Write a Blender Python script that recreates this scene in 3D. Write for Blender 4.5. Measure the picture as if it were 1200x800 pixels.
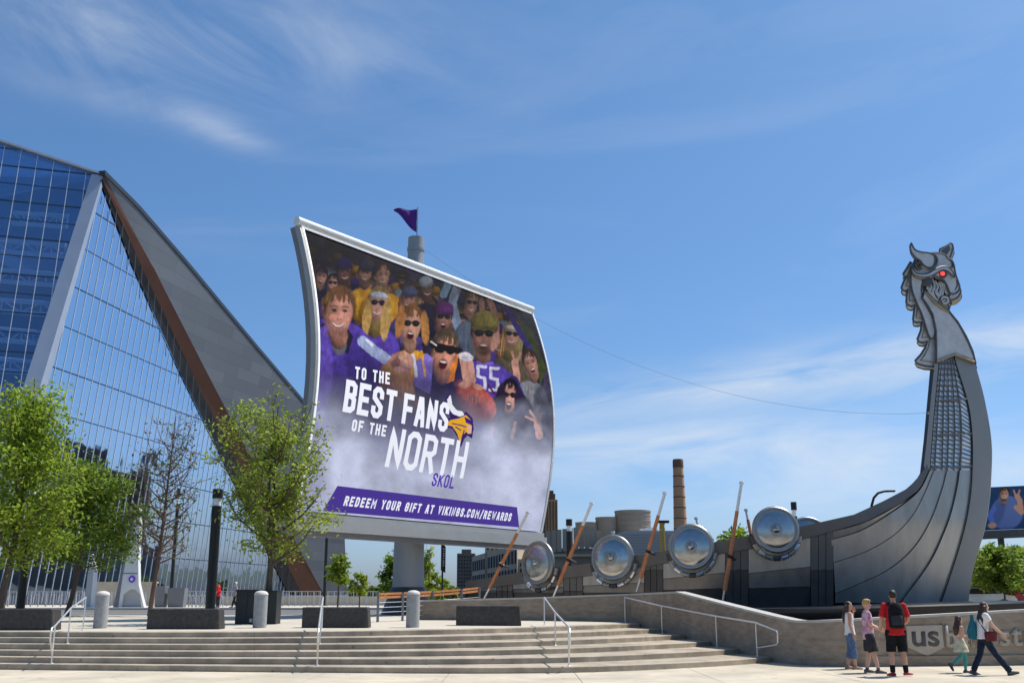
import bpy, bmesh, math, random
import numpy as np
from mathutils import Vector, Matrix, noise as mnoise

random.seed(7); np.random.seed(7)
scene = bpy.context.scene
for o in list(bpy.data.objects):
    bpy.data.objects.remove(o)
COL = scene.collection
R = math.radians

# ------------------------------------------------------------------ camera
CAMZ, F = 1.75, 1220.0            # eye height, focal length in 1200-px-wide units
PITCH = math.atan(300.0 / F)
cam = bpy.data.cameras.new('camera')
cam.sensor_width = 36.0; cam.lens = 36.0 * F / 1200.0
cam.clip_start = 0.1; cam.clip_end = 8000
camo = bpy.data.objects.new('camera', cam); COL.objects.link(camo)
camo.location = (0, 0, CAMZ); camo.rotation_euler = (R(90) + PITCH, 0, 0)
scene.camera = camo

# ------------------------------------------------------------------ light
SUN_EL = R(60); SUN_DIR = Vector((0.90, 0.43, 0)).normalized()
world = bpy.data.worlds.new('World'); scene.world = world; world.use_nodes = True
sun = bpy.data.lights.new('sun', 'SUN'); sun.energy = 4.8; sun.angle = R(0.5); sun.color = (1, .95, .87)
suno = bpy.data.objects.new('sun', sun); COL.objects.link(suno)
sd = Vector((SUN_DIR.x * math.cos(SUN_EL), SUN_DIR.y * math.cos(SUN_EL), math.sin(SUN_EL)))
suno.rotation_euler = sd.to_track_quat('Z', 'Y').to_euler(); suno.location = (30, 30, 60)
scene.view_settings.view_transform = 'Standard'; scene.view_settings.look = 'None'
scene.view_settings.exposure = 0.12; scene.view_settings.gamma = 1.0
scene.view_settings.use_curve_mapping = False
scene.render.engine = 'CYCLES'
scene.cycles.max_bounces = 8; scene.cycles.transparent_max_bounces = 12

def build_world():
    nt = world.node_tree; N = nt.nodes; L = nt.links; N.clear()
    out = N.new('ShaderNodeOutputWorld'); bg = N.new('ShaderNodeBackground')
    sky = N.new('ShaderNodeTexSky'); sky.sky_type = 'NISHITA'; sky.sun_disc = False
    sky.sun_elevation = SUN_EL; sky.sun_rotation = math.atan2(SUN_DIR.x, SUN_DIR.y)
    sky.altitude = 250; sky.air_density = 1.0; sky.dust_density = 1.6; sky.ozone_density = 1.6
    tc = N.new('ShaderNodeTexCoord'); sep = N.new('ShaderNodeSeparateXYZ')
    L.new(tc.outputs['Generated'], sep.inputs[0])
    def m(op, a, b=None, c=None, clamp=False):
        n = N.new('ShaderNodeMath'); n.operation = op; n.use_clamp = clamp
        for i, v in enumerate((a, b, c)):
            if v is None: continue
            if isinstance(v, (int, float)): n.inputs[i].default_value = v
            else: L.new(v, n.inputs[i])
        return n.outputs[0]
    az = m('ARCTAN2', sep.outputs[0], sep.outputs[1]); el = m('ARCSINE', sep.outputs[2])
    def fbm(sa, se, rot, seed, scale, det=7, rough=.58, dist=.6):
        ca, sb = math.cos(rot), math.sin(rot)
        a2 = m('ADD', m('MULTIPLY', az, ca), m('MULTIPLY', el, sb))
        e2 = m('SUBTRACT', m('MULTIPLY', el, ca), m('MULTIPLY', az, sb))
        cb = N.new('ShaderNodeCombineXYZ'); L.new(m('MULTIPLY', a2, sa), cb.inputs[0])
        L.new(m('MULTIPLY', e2, se), cb.inputs[1]); cb.inputs[2].default_value = seed
        n = N.new('ShaderNodeTexNoise'); n.inputs['Scale'].default_value = scale
        n.inputs['Detail'].default_value = det; n.inputs['Roughness'].default_value = rough
        n.inputs['Distortion'].default_value = dist
        L.new(cb.outputs[0], n.inputs['Vector']); return n.outputs[0]
    def blob(a0, e0, sa, se, rot):
        ca, sb = math.cos(rot), math.sin(rot)
        da = m('SUBTRACT', az, a0); de = m('SUBTRACT', el, e0)
        u = m('DIVIDE', m('ADD', m('MULTIPLY', da, ca), m('MULTIPLY', de, sb)), sa)
        v = m('DIVIDE', m('SUBTRACT', m('MULTIPLY', de, ca), m('MULTIPLY', da, sb)), se)
        return m('EXPONENT', m('MULTIPLY', m('ADD', m('MULTIPLY', u, u), m('MULTIPLY', v, v)), -1))
    def ang(x, y):
        d = ray(x, y); return math.atan2(d[0], d[1]), math.asin(d[2] / d.length)
    def cl(x): return m('MINIMUM', m('MAXIMUM', x, 0), 1)
    n1 = fbm(2.2, 9, .10, 3.1, 2.2); n2 = fbm(3.0, 16, .16, 8.7, 1.7); n3 = fbm(1.5, 4, -.25, 5.0, 3.5)
    tot = None
    for (x, y, sx, sy, rot, nz, lo, gain, amp) in (
            (230, 45, 300, 60, .06, n3, .37, 2.4, .5),
            (255, 152, 60, 14, -.22, n3, .36, 3.0, .6),
            (120, 110, 170, 24, -.05, n1, .42, 2.5, .20),
            (950, 440, 400, 30, .10, n2, .33, 2.8, .60),
            (1150, 410, 200, 26, .14, n2, .33, 2.8, .45),
            (760, 525, 260, 30, .06, n1, .34, 2.8, .7),
            (1000, 560, 420, 40, .03, n1, .35, 2.5, .6)):
        a0, e0 = ang(x, y)
        t = m('MULTIPLY', blob(a0, e0, sx / F, sy / F, rot), cl(m('MULTIPLY', m('SUBTRACT', nz, lo), gain)))
        t = m('MULTIPLY', t, amp)
        tot = t if tot is None else m('ADD', tot, t)
    gen = m('MULTIPLY', cl(m('MULTIPLY', m('SUBTRACT', fbm(1.4, 6, .1, 1.3, 1.6), .52), 2.4)), .16)
    tot = cl(m('ADD', tot, gen))
    cr = N.new('ShaderNodeValToRGB'); L.new(m('DIVIDE', el, 1.5708, clamp=True), cr.inputs[0])
    cr.color_ramp.elements[0].position = 0; cr.color_ramp.elements[0].color = (.98, 1.22, 1.78, 1)
    cr.color_ramp.elements[1].position = .5; cr.color_ramp.elements[1].color = (.78, 1.19, 1.45, 1)
    e = cr.color_ramp.elements.new(.12); e.color = (.76, 1.10, 1.44, 1)
    tin = N.new('ShaderNodeMixRGB'); tin.blend_type = 'MULTIPLY'; tin.inputs[0].default_value = 1; tin.use_clamp = False
    L.new(sky.outputs[0], tin.inputs[1]); L.new(cr.outputs[0], tin.inputs[2])
    mix = N.new('ShaderNodeMixRGB'); L.new(tot, mix.inputs[0]); L.new(tin.outputs[0], mix.inputs[1])
    mix.inputs[2].default_value = (8.4, 8.9, 9.4, 1)
    L.new(mix.outputs[0], bg.inputs[0]); bg.inputs[1].default_value = 0.088
    L.new(bg.outputs[0], out.inputs[0])

# ------------------------------------------------------------------ survey helpers (photo measurements -> metres)
SP, CP = math.sin(PITCH), math.cos(PITCH)
CAM = Vector((0, 0, CAMZ))
def ray(x, y):
    dx = (x - 600) / F; dy = (400 - y) / F
    return Vector((dx, CP - dy * SP, SP + dy * CP))
def atF(x, y, f): return CAM + ray(x, y) * f
def atY(x, y, Y):
    d = ray(x, y); return CAM + d * (Y / d.y)
def atZ(x, y, z):
    d = ray(x, y); return CAM + d * ((z - CAMZ) / d.z)
def proj(p):
    v = Vector(p) - CAM; fw = v.y * CP + v.z * SP; up = -v.y * SP + v.z * CP
    return 600 + F * v.x / fw, 400 - F * up / fw
build_world()

# ------------------------------------------------------------------ mesh helpers
class MB:
    def __init__(s): s.v = []; s.f = []
    def add(s, vs, fs):
        b = len(s.v); s.v.extend([tuple(x) for x in vs]); s.f.extend([tuple(b + i for i in f) for f in fs]); return s
    def box(s, c, d, rz=0, rx=0, ry=0):
        M = Matrix.Rotation(rz, 3, 'Z') @ Matrix.Rotation(ry, 3, 'Y') @ Matrix.Rotation(rx, 3, 'X')
        c = Vector(c); h = [x / 2 for x in d]
        vs = [c + M @ Vector((sx * h[0], sy * h[1], sz * h[2])) for sz in (-1, 1) for sy in (-1, 1) for sx in (-1, 1)]
        return s.add(vs, [(0, 2, 3, 1), (4, 5, 7, 6), (0, 1, 5, 4), (2, 6, 7, 3), (0, 4, 6, 2), (1, 3, 7, 5)])
    def tube(s, pts, rad, n=8, cap=True, closed=False):
        pts = [Vector(p) for p in pts]; m = len(pts)
        if not hasattr(rad, '__len__'): rad = [rad] * m
        rings = []; up = None
        for i, p in enumerate(pts):
            if closed: t = pts[(i + 1) % m] - pts[i - 1]
            else: t = pts[min(i + 1, m - 1)] - pts[max(i - 1, 0)]
            if t.length < 1e-9: t = Vector((0, 0, 1))
            t.normalize()
            if up is None:
                up = Vector((0, 0, 1)) if abs(t.z) < .9 else Vector((1, 0, 0))
            a = t.cross(up); a.normalize(); b = a.cross(t); up = b
            rings.append([p + (a * math.cos(k * 2 * math.pi / n) + b * math.sin(k * 2 * math.pi / n)) * rad[i] for k in range(n)])
        vs = [v for r in rings for v in r]; fs = []
        for i in range(m if closed else m - 1):
            j = (i + 1) % m
            for k in range(n):
                fs.append((i * n + k, i * n + (k + 1) % n, j * n + (k + 1) % n, j * n + k))
        if cap and not closed:
            fs.append(tuple(range(n - 1, -1, -1))); fs.append(tuple((m - 1) * n + k for k in range(n)))
        return s.add(vs, fs)
    def lathe(s, c, prof, n=20, axis=None):
        # prof: list of (r, h); axis a unit Vector (default up)
        c = Vector(c); ax = Vector(axis or (0, 0, 1)).normalized()
        t = Vector((1, 0, 0)) if abs(ax.x) < .8 else Vector((0, 1, 0))
        a = ax.cross(t).normalized(); b = ax.cross(a)
        vs = []; fs = []
        for r, h in prof:
            for k in range(n):
                th = 2 * math.pi * k / n; vs.append(c + ax * h + (a * math.cos(th) + b * math.sin(th)) * r)
        for i in range(len(prof) - 1):
            for k in range(n):
                fs.append((i * n + k, i * n + (k + 1) % n, (i + 1) * n + (k + 1) % n, (i + 1) * n + k))
        fs.append(tuple(range(n - 1, -1, -1))); fs.append(tuple((len(prof) - 1) * n + k for k in range(n)))
        return s.add(vs, fs)
    def prism(s, poly, off):
        # poly: list of 3D points (planar-ish), extruded by vector off
        off = Vector(off); n = len(poly); vs = [Vector(p) for p in poly] + [Vector(p) + off for p in poly]
        fs = [tuple(range(n)), tuple(range(2 * n - 1, n - 1, -1))]
        for i in range(n): fs.append((i, (i + 1) % n, n + (i + 1) % n, n + i))
        return s.add(vs, fs)
    def slab(s, front, back):
        # front/back: 2-D grids (rows of points) -> closed sheet with thickness
        r, c = len(front), len(front[0]); vs = [p for row in front for p in row] + [p for row in back for p in row]; o = r * c; fs = []
        for i in range(r - 1):
            for j in range(c - 1):
                a = i * c + j
                fs.append((a, a + 1, a + c + 1, a + c)); fs.append((o + a, o + a + c, o + a + c + 1, o + a + 1))
        for j in range(c - 1):
            fs.append((j + 1, j, o + j, o + j + 1)); a = (r - 1) * c + j; fs.append((a, a + 1, o + a + 1, o + a))
        for i in range(r - 1):
            a = i * c; fs.append((a, a + c, o + a + c, o + a)); a = i * c + c - 1; fs.append((a + c, a, o + a, o + a + c))
        return s.add(vs, fs)
    def build(s, name, mat, parent=None, smooth=False, fix=True, angle=35):
        me = bpy.data.meshes.new(name); me.from_pydata(s.v, [], s.f); me.validate()
        if fix:
            bm = bmesh.new(); bm.from_mesh(me); bmesh.ops.recalc_face_normals(bm, faces=bm.faces); bm.to_mesh(me); bm.free()
        me.materials.append(mat)
        if smooth:
            me.shade_smooth(); me.set_sharp_from_angle(angle=R(angle))
        return link(name, me, parent)
def link(name, me, parent=None):
    o = bpy.data.objects.new(name, me); COL.objects.link(o)
    if parent is not None:
        o.parent = parent
        o.matrix_parent_inverse = parent_inv(parent)
    return o
def parent_inv(p):
    M = Matrix.Identity(4); q = p
    while q is not None:
        M = (q.matrix_parent_inverse @ Matrix.LocRotScale(q.location, q.rotation_euler, q.scale) if q.parent else Matrix.LocRotScale(q.location, q.rotation_euler, q.scale)) @ M
        q = q.parent
    return M.inverted()
def tag(o, label=None, cat=None, group=None, kind=None):
    if label: o['label'] = label
    if cat: o['category'] = cat
    if group: o['group'] = group
    if kind: o['kind'] = kind
    return o
def thing(name, loc, label, cat, group=None, rz=0):
    o = bpy.data.objects.new(name, None); COL.objects.link(o); o.location = loc; o.rotation_euler = (0, 0, rz)
    o.empty_display_size = .3
    return tag(o, label, cat, group)
def copy_tree(o, parent=None):
    c = o.copy(); COL.objects.link(c)
    if parent is not None: c.parent = parent
    for ch in list(o.children): copy_tree(ch, c)
    return c
def resample(pts, n):
    P = np.array([tuple(p) for p in pts], float); d = np.r_[0, np.cumsum(np.linalg.norm(np.diff(P, axis=0), axis=1))]
    t = np.linspace(0, d[-1], n); return np.stack([np.interp(t, d, P[:, k]) for k in range(P.shape[1])], 1)
def catmull(pts, n):
    P = [np.array(p, float) for p in pts]; P = [2 * P[0] - P[1]] + P + [2 * P[-1] - P[-2]]; out = []
    m = len(P) - 3
    for q in np.linspace(0, m - 1e-6, n):
        i = int(q); t = q - i; a, b, c, d = P[i:i + 4]
        out.append(.5 * ((2 * b) + (-a + c) * t + (2 * a - 5 * b + 4 * c - d) * t * t + (-a + 3 * b - 3 * c + d) * t ** 3))
    return np.array(out)

# ------------------------------------------------------------------ materials
def newmat(name):
    m = bpy.data.materials.new(name); m.use_nodes = True; return m, m.node_tree.nodes, m.node_tree.links, m.node_tree.nodes['Principled BSDF']
def mat(name, col, rough=.6, metal=0, var=.12, scale=3.0, bump=0.0, bscale=40, stain=0, spec=.4, stretch=None, emit=None, es=0, col2=None, spots=0):
    m, N, L, b = newmat(name)
    b.inputs['Roughness'].default_value = rough; b.inputs['Metallic'].default_value = metal
    b.inputs['Specular IOR Level'].default_value = spec
    geo = N.new('ShaderNodeNewGeometry'); vec = geo.outputs['Position']
    if stretch:
        mp = N.new('ShaderNodeMapping'); mp.inputs['Scale'].default_value = stretch; L.new(vec, mp.inputs[0]); vec = mp.outputs[0]
    if var > 0 or stain > 0:
        n = N.new('ShaderNodeTexNoise'); n.inputs['Scale'].default_value = scale; n.inputs['Detail'].default_value = 8; n.inputs['Roughness'].default_value = .65
        L.new(vec, n.inputs['Vector'])
        rp = N.new('ShaderNodeValToRGB'); L.new(n.outputs[0], rp.inputs[0])
        c2 = col2 or tuple(min(1, c * (1 + var)) for c in col); c1 = tuple(c * (1 - var) for c in col)
        rp.color_ramp.elements[0].position = .3; rp.color_ramp.elements[1].position = .7
        rp.color_ramp.elements[0].color = (*c1, 1); rp.color_ramp.elements[1].color = (*c2, 1)
        cs = rp.outputs[0]
        if stain > 0:
            n2 = N.new('ShaderNodeTexNoise'); n2.inputs['Scale'].default_value = scale * .23; n2.inputs['Detail'].default_value = 5
            mp2 = N.new('ShaderNodeMapping'); mp2.inputs['Scale'].default_value = (1, 1, .35); L.new(geo.outputs['Position'], mp2.inputs[0]); L.new(mp2.outputs[0], n2.inputs['Vector'])
            rp2 = N.new('ShaderNodeValToRGB'); L.new(n2.outputs[0], rp2.inputs[0])
            rp2.color_ramp.elements[0].position = .35; rp2.color_ramp.elements[1].position = .62
            k = 1 - stain; rp2.color_ramp.elements[0].color = (k, k, k, 1); rp2.color_ramp.elements[1].color = (1, 1, 1, 1)
            mx = N.new('ShaderNodeMixRGB'); mx.blend_type = 'MULTIPLY'; mx.inputs[0].default_value = 1
            L.new(cs, mx.inputs[1]); L.new(rp2.outputs[0], mx.inputs[2]); cs = mx.outputs[0]
        if spots > 0:   # gum marks and small dark drips
            vo = N.new('ShaderNodeTexVoronoi'); vo.inputs['Scale'].default_value = spots; L.new(geo.outputs['Position'], vo.inputs['Vector'])
            rp3 = N.new('ShaderNodeValToRGB'); L.new(vo.outputs['Distance'], rp3.inputs[0]); rp3.color_ramp.elements[0].position = .07; rp3.color_ramp.elements[1].position = .12
            rp3.color_ramp.elements[0].color = (.55, .54, .52, 1); rp3.color_ramp.elements[1].color = (1, 1, 1, 1)
            mx3 = N.new('ShaderNodeMixRGB'); mx3.blend_type = 'MULTIPLY'; mx3.inputs[0].default_value = .8; L.new(cs, mx3.inputs[1]); L.new(rp3.outputs[0], mx3.inputs[2]); cs = mx3.outputs[0]
        L.new(cs, b.inputs['Base Color'])
        if metal > .3:
            r2 = N.new('ShaderNodeMapRange'); L.new(n.outputs[0], r2.inputs[0]); r2.inputs[3].default_value = max(.02, rough - .1); r2.inputs[4].default_value = rough + .12
            L.new(r2.outputs[0], b.inputs['Roughness'])
    else:
        b.inputs['Base Color'].default_value = (*col, 1)
    if bump > 0:
        nb = N.new('ShaderNodeTexNoise'); nb.inputs['Scale'].default_value = bscale; nb.inputs['Detail'].default_value = 6; L.new(vec, nb.inputs['Vector'])
        bp = N.new('ShaderNodeBump'); bp.inputs['Strength'].default_value = bump; bp.inputs['Distance'].default_value = .02
        L.new(nb.outputs[0], bp.inputs['Height']); L.new(bp.outputs[0], b.inputs['Normal'])
    if emit:
        b.inputs['Emission Color'].default_value = (*emit, 1); b.inputs['Emission Strength'].default_value = es
    return m
def attr_mat(name, rough=.7, es=0, trans=0):
    m, N, L, b = newmat(name); a = N.new('ShaderNodeAttribute'); a.attribute_name = 'Col'
    L.new(a.outputs['Color'], b.inputs['Base Color']); b.inputs['Roughness'].default_value = rough; b.inputs['Specular IOR Level'].default_value = .25
    if es:
        L.new(a.outputs['Color'], b.inputs['Emission Color']); b.inputs['Emission Strength'].default_value = es
        dk = N.new('ShaderNodeMixRGB'); dk.blend_type = 'MULTIPLY'; dk.inputs[0].default_value = 1; dk.inputs[2].default_value = (.3, .3, .3, 1); L.new(a.outputs['Color'], dk.inputs[1]); L.new(dk.outputs[0], b.inputs['Base Color']); b.inputs['Specular IOR Level'].default_value = .05
    if trans:
        t = N.new('ShaderNodeBsdfTranslucent'); L.new(a.outputs['Color'], t.inputs[0])
        mx = N.new('ShaderNodeMixShader'); mx.inputs[0].default_value = trans; out = N['Material Output']
        L.new(b.outputs[0], mx.inputs[1]); L.new(t.outputs[0], mx.inputs[2]); L.new(mx.outputs[0], out.inputs[0])
    return m
def glass_mat(name, tint, gcol, lo, hi):
    m, N, L, b = newmat(name); N.remove(b); out = N['Material Output']
    tr = N.new('ShaderNodeBsdfTransparent'); tr.inputs[0].default_value = (*tint, 1)
    gl = N.new('ShaderNodeBsdfGlossy'); gl.inputs['Roughness'].default_value = .03; gl.inputs[0].default_value = (*gcol, 1)
    lw = N.new('ShaderNodeLayerWeight'); lw.inputs[0].default_value = .35
    mr = N.new('ShaderNodeMapRange'); L.new(lw.outputs['Facing'], mr.inputs[0]); mr.inputs[3].default_value = lo; mr.inputs[4].default_value = hi
    geo = N.new('ShaderNodeNewGeometry'); n = N.new('ShaderNodeTexNoise'); n.inputs['Scale'].default_value = .35; n.inputs['Detail'].default_value = 2
    L.new(geo.outputs['Position'], n.inputs['Vector']); bp = N.new('ShaderNodeBump'); bp.inputs['Strength'].default_value = .06; bp.inputs['Distance'].default_value = .3
    L.new(n.outputs[0], bp.inputs['Height']); L.new(bp.outputs[0], gl.inputs['Normal'])
    mx = N.new('ShaderNodeMixShader'); L.new(mr.outputs[0], mx.inputs[0]); L.new(tr.outputs[0], mx.inputs[1]); L.new(gl.outputs[0], mx.inputs[2]); L.new(mx.outputs[0], out.inputs[0])
    return m
def brick_mat(name, c1, c2, cm, sx, scale=1, rough=.6, metal=0, mortar=.01):
    # fine courses / seams too small to model
    m, N, L, b = newmat(name); tc = N.new('ShaderNodeTexCoord'); mp = N.new('ShaderNodeMapping'); L.new(tc.outputs['UV'], mp.inputs[0])
    br = N.new('ShaderNodeTexBrick'); br.inputs['Scale'].default_value = scale; br.inputs['Brick Width'].default_value = sx; br.inputs['Row Height'].default_value = sx * .25
    br.inputs['Mortar Size'].default_value = mortar; br.inputs['Color1'].default_value = (*c1, 1); br.inputs['Color2'].default_value = (*c2, 1); br.inputs['Mortar'].default_value = (*cm, 1)
    L.new(mp.outputs[0], br.inputs['Vector']); L.new(br.outputs[0], b.inputs['Base Color']); b.inputs['Roughness'].default_value = rough; b.inputs['Metallic'].default_value = metal
    return m
M = {}
M['pave'] = mat('pale_concrete_paving', (.58, .50, .38), .85, var=.10, scale=2.2, bump=.25, bscale=60, stain=.24, spots=1.3)
M['plaza'] = mat('plaza_concrete', (.54, .48, .39), .85, var=.10, scale=1.2, bump=.2, bscale=50, stain=.12)
M['step'] = mat('step_concrete', (.45, .375, .28), .85, var=.18, scale=3.5, bump=.3, bscale=60, stain=.34, spots=2.2)
M['wall'] = mat('board_formed_concrete', (.34, .275, .205), .88, var=.26, scale=2.6, bump=.5, bscale=22, stain=.25, stretch=(1, 1, 3))
M['wallcap'] = mat('wall_cap_concrete', (.46, .44, .40), .85, var=.12, scale=3, bump=.2)
M['letter'] = mat('raised_letter_concrete', (.41, .36, .30), .85, var=.12, scale=5, bump=.3)
M['recess'] = mat('recessed_bronze_concrete', (.10, .095, .088), .9, var=.15, scale=6)
M['asphalt'] = mat('asphalt', (.15, .145, .14), .9, var=.15, scale=.7, bump=.3, stain=.15)
M['ground'] = mat('ground_far', (.075, .085, .055), .95, var=.2, scale=.05)
M['granite'] = mat('charcoal_granite', (.052, .046, .041), .5, var=.45, scale=9, bump=.5, bscale=25, stain=.2)
M['basin'] = mat('polished_black_granite', (.014, .014, .015), .28, var=.3, scale=6, spec=.3)
M['steel'] = mat('brushed_steel', (.62, .63, .64), .28, 1, var=.06, scale=8)
M['rail'] = mat('satin_stainless', (.78, .77, .74), .38, .85, var=.05, scale=12)
M['bollard'] = mat('bollard_concrete', (.34, .34, .33), .85, var=.15, scale=7, bump=.3)
M['bolcap'] = mat('bollard_cap', (.62, .58, .52), .8, var=.1, scale=7)
M['black'] = mat('black_powdercoat', (.012, .013, .013), .45, var=.2, scale=5)
M['cabinet'] = mat('dark_green_metal', (.022, .026, .025), .5, var=.2, scale=4)
M['lampglass'] = mat('lamp_band', (.72, .76, .78), .2, var=0)
M['white'] = mat('white_paint', (.78, .78, .76), .45, var=.05, scale=2, stain=.08)
M['lgrey'] = mat('light_grey_paint', (.45, .46, .48), .5, var=.06, scale=2)
M['mgrey'] = mat('mid_grey_paint', (.18, .185, .20), .5, var=.08, scale=2)
M['beige'] = mat('beige_stone', (.50, .44, .34), .85, var=.15, scale=1.5, stain=.1)
M['bark'] = mat('bark', (.10, .078, .06), .9, var=.35, scale=14, bump=.6, bscale=30)
M['barkr'] = mat('bark_reddish', (.16, .105, .085), .9, var=.35, scale=14, bump=.5, bscale=30)
M['leaf'] = attr_mat('leaves', .5, 0, .58)
M['wood'] = mat('orange_timber', (.46, .19, .07), .6, var=.25, scale=5, stretch=(1, 1, 1))
M['oar'] = mat('oar_red_timber', (.52, .20, .08), .5, var=.25, scale=4)
M['brownsoffit'] = mat('rust_brown_soffit', (.105, .037, .017), .55, var=.12, scale=.4)
M['darkreveal'] = mat('dark_bronze_reveal', (.018, .015, .014), .4, var=.2, scale=.5)
M['mullion'] = mat('aluminium_mullion', (.66, .70, .75), .5, .1, var=.04, scale=1)
M['transom'] = mat('dark_transom', (.03, .05, .09), .4, .3, var=.1, scale=1)
M['silver'] = mat('silver_corner_panel', (.42, .46, .54), .45, .35, var=.06, scale=.3)
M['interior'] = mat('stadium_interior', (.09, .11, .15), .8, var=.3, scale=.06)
M['truss'] = mat('white_truss', (.75, .78, .80), .5, var=.05, scale=.5)
M['glassA'] = glass_mat('blue_curtain_glass', (.62, .76, .94), (.74, .85, .98), .16, .88)
M['glassB'] = glass_mat('pale_curtain_glass', (.30, .40, .54), (.74, .84, .96), .48, 1.0)
M['membrane'] = glass_mat('translucent_roof_film', (.8, .85, .9), (.8, .85, .9), .1, .5)
M['zinc'] = brick_mat('zinc_panels', (.140, .144, .158), (.182, .186, .20), (.095, .10, .11), 6.0, 1, .5, .25, .02)
M['zincdark'] = mat('dark_zinc_trim', (.06, .063, .07), .45, .4, var=.1, scale=.3)
M['frame'] = mat('sail_frame_metal', (.36, .355, .34), .5, .25, var=.06, scale=1.5)
M['yard'] = mat('sail_yard_white', (.72, .72, .70), .45, .1, var=.05, scale=1.5)
M['mast'] = mat('mast_painted_steel', (.30, .31, .32), .55, .2, var=.12, scale=1.2, stretch=(1, 1, .3))
M['flag'] = mat('purple_flag_cloth', (.085, .022, .22), .8, var=.1, scale=4)
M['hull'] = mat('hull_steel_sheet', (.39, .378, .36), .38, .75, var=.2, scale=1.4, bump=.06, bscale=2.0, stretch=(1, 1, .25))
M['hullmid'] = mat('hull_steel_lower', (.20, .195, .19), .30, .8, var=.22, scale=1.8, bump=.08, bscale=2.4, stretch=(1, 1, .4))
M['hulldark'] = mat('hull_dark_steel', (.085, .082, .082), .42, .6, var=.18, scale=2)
M['hullcore'] = mat('hull_core_dark', (.02, .021, .024), .6, .2, var=.2, scale=2)
M['gunwale'] = mat('gunwale_steel', (.155, .15, .145), .45, .4, var=.10, scale=1.2)
M['stem'] = mat('stem_steel', (.29, .282, .27), .5, .35, var=.07, scale=.9)
M['scale'] = mat('neck_scale_steel', (.80, .79, .77), .42, .8, var=.05, scale=3)
M['dragon'] = mat('dragon_plate', (.58, .57, .555), .55, .2, var=.16, scale=2.5)
M['dragond'] = mat('dragon_dark', (.11, .11, .115), .5, .3, var=.1, scale=3)
M['dragonb'] = mat('dragon_bronze', (.33, .27, .18), .5, .5, var=.15, scale=4)
M['eye'] = mat('red_eye_lamp', (.9, .05, .04), .3, var=0, emit=(1, .06, .05), es=1.6)
M['shield'] = mat('polished_shield_steel', (.44, .435, .42), .20, 1, var=.14, scale=3, bump=.05, bscale=3)
M['shieldrim'] = mat('shield_rim_steel', (.33, .32, .30), .38, .85, var=.08, scale=5)
M['leather'] = mat('dark_band', (.04, .042, .045), .6, var=.1, scale=4)
M['brick'] = mat('brown_brick', (.20, .105, .065), .85, var=.2, scale=.25)
M['brickor'] = mat('orange_brick', (.60, .33, .18), .85, var=.15, scale=.3)
M['brickgrey'] = mat('grey_brown_brick', (.16, .125, .11), .85, var=.2, scale=.2)
M['limestone'] = mat('limestone', (.46, .37, .27), .85, var=.12, scale=.2)
M['winglass'] = mat('far_window_glass', (.03, .035, .045), .5, var=0, spec=.2)
M['conc'] = mat('far_concrete', (.37, .31, .245), .9, var=.14, scale=.25, stain=.15)
M['concl'] = mat('far_concrete_light', (.40, .385, .37), .9, var=.08, scale=.25)
M['yellow'] = mat('yellow_paint', (.55, .33, .05), .5, var=.1, scale=1)
M['carpaint'] = mat('silver_car_paint', (.55, .57, .60), .25, .5, var=0)
M['redcar'] = mat('red_car_paint', (.35, .03, .03), .25, .2, var=0)
M['rubber'] = mat('rubber', (.02, .02, .02), .8, var=0)
M['letw'] = mat('screen_white_letter', (.25, .25, .27), .7, var=0, emit=(.80, .81, .88), es=.78)
M['letp'] = mat('screen_purple_letter', (.10, .03, .42), .6, var=0, emit=(.10, .03, .42), es=.3)
M['banner'] = mat('screen_purple_banner', (.02, .01, .09), .7, var=.05, scale=.5, emit=(.05, .022, .24), es=.8)
M['screen'] = attr_mat('screen_picture', .7, .72)
M['poster'] = attr_mat('poster_print', .6, 0)
M['trimglow'] = mat('sail_trim_white_glow', (.85, .85, .85), .5, var=0, emit=(.9, .9, .9), es=.45)  # unlit white trim, with a glow added to brighten its edge lines
M['dark_ground'] = mat('added_dark_asphalt', (.055, .055, .052), .95, var=.2, scale=.1)  # for the dark ground added behind the forecourt
M['fin'] = mat('grey_reveal_fin', (.16, .15, .15), .5, .3, var=.05, scale=1)

# ================================================================== SETTING: ground, steps, plaza, street
def plaza_z(Y): return .84 + .0055 * max(0, min(Y, 76) - 31)
# stair plan curves (bottom riser, top riser), surveyed left to right
BOT = catmull([atZ(x, y, 0)[:2] for x, y in ((-160, 781), (0, 784), (150, 785.5), (300, 787), (500, 788.6), (620, 788.4), (710, 786.6), (800, 782.5), (860, 779), (908, 775))], 80)
TOP = catmull([atZ(x, y, .84)[:2] for x, y in ((-160, 739), (0, 739.6), (120, 740), (250, 740), (400, 739), (500, 737.5), (570, 736), (640, 734), (700, 731.8), (750, 730))], 80)
BOT = resample(BOT, 73); TOP = resample(TOP, 73)
NR = 6; RH = .14
def stair_curve(i): return BOT * (1 - i / 5) + TOP * (i / 5)
def gridslab(name, x0, x1, y0, y1, z, mat_, nx=1, ny=1):
    pass
low = MB()
low.add([(-70, -30, -.06), (60, -30, -.06), (60, 60, -.06), (-70, 60, -.06)], [(0, 1, 2, 3)])
lowp = tag(low.build('lower_pavement', M['asphalt']), kind='structure')
slabmesh = None
for iy, yy in enumerate(np.arange(14.0, 34, 3.0)):
    for ix, xx in enumerate(np.arange(-24.0, 27, 3.0)):
        b = MB(); b.box((xx + (0.0 if iy % 2 else .0), yy, -.03), (2.985, 2.985, .06))
        b.v = [(x, y, z) for x, y, z in b.v]
        o = b.build('paving_slab', M['pave'], lowp)
stairs = bpy.data.objects.new('stairs', None); COL.objects.link(stairs); tag(stairs, kind='structure')
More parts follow.
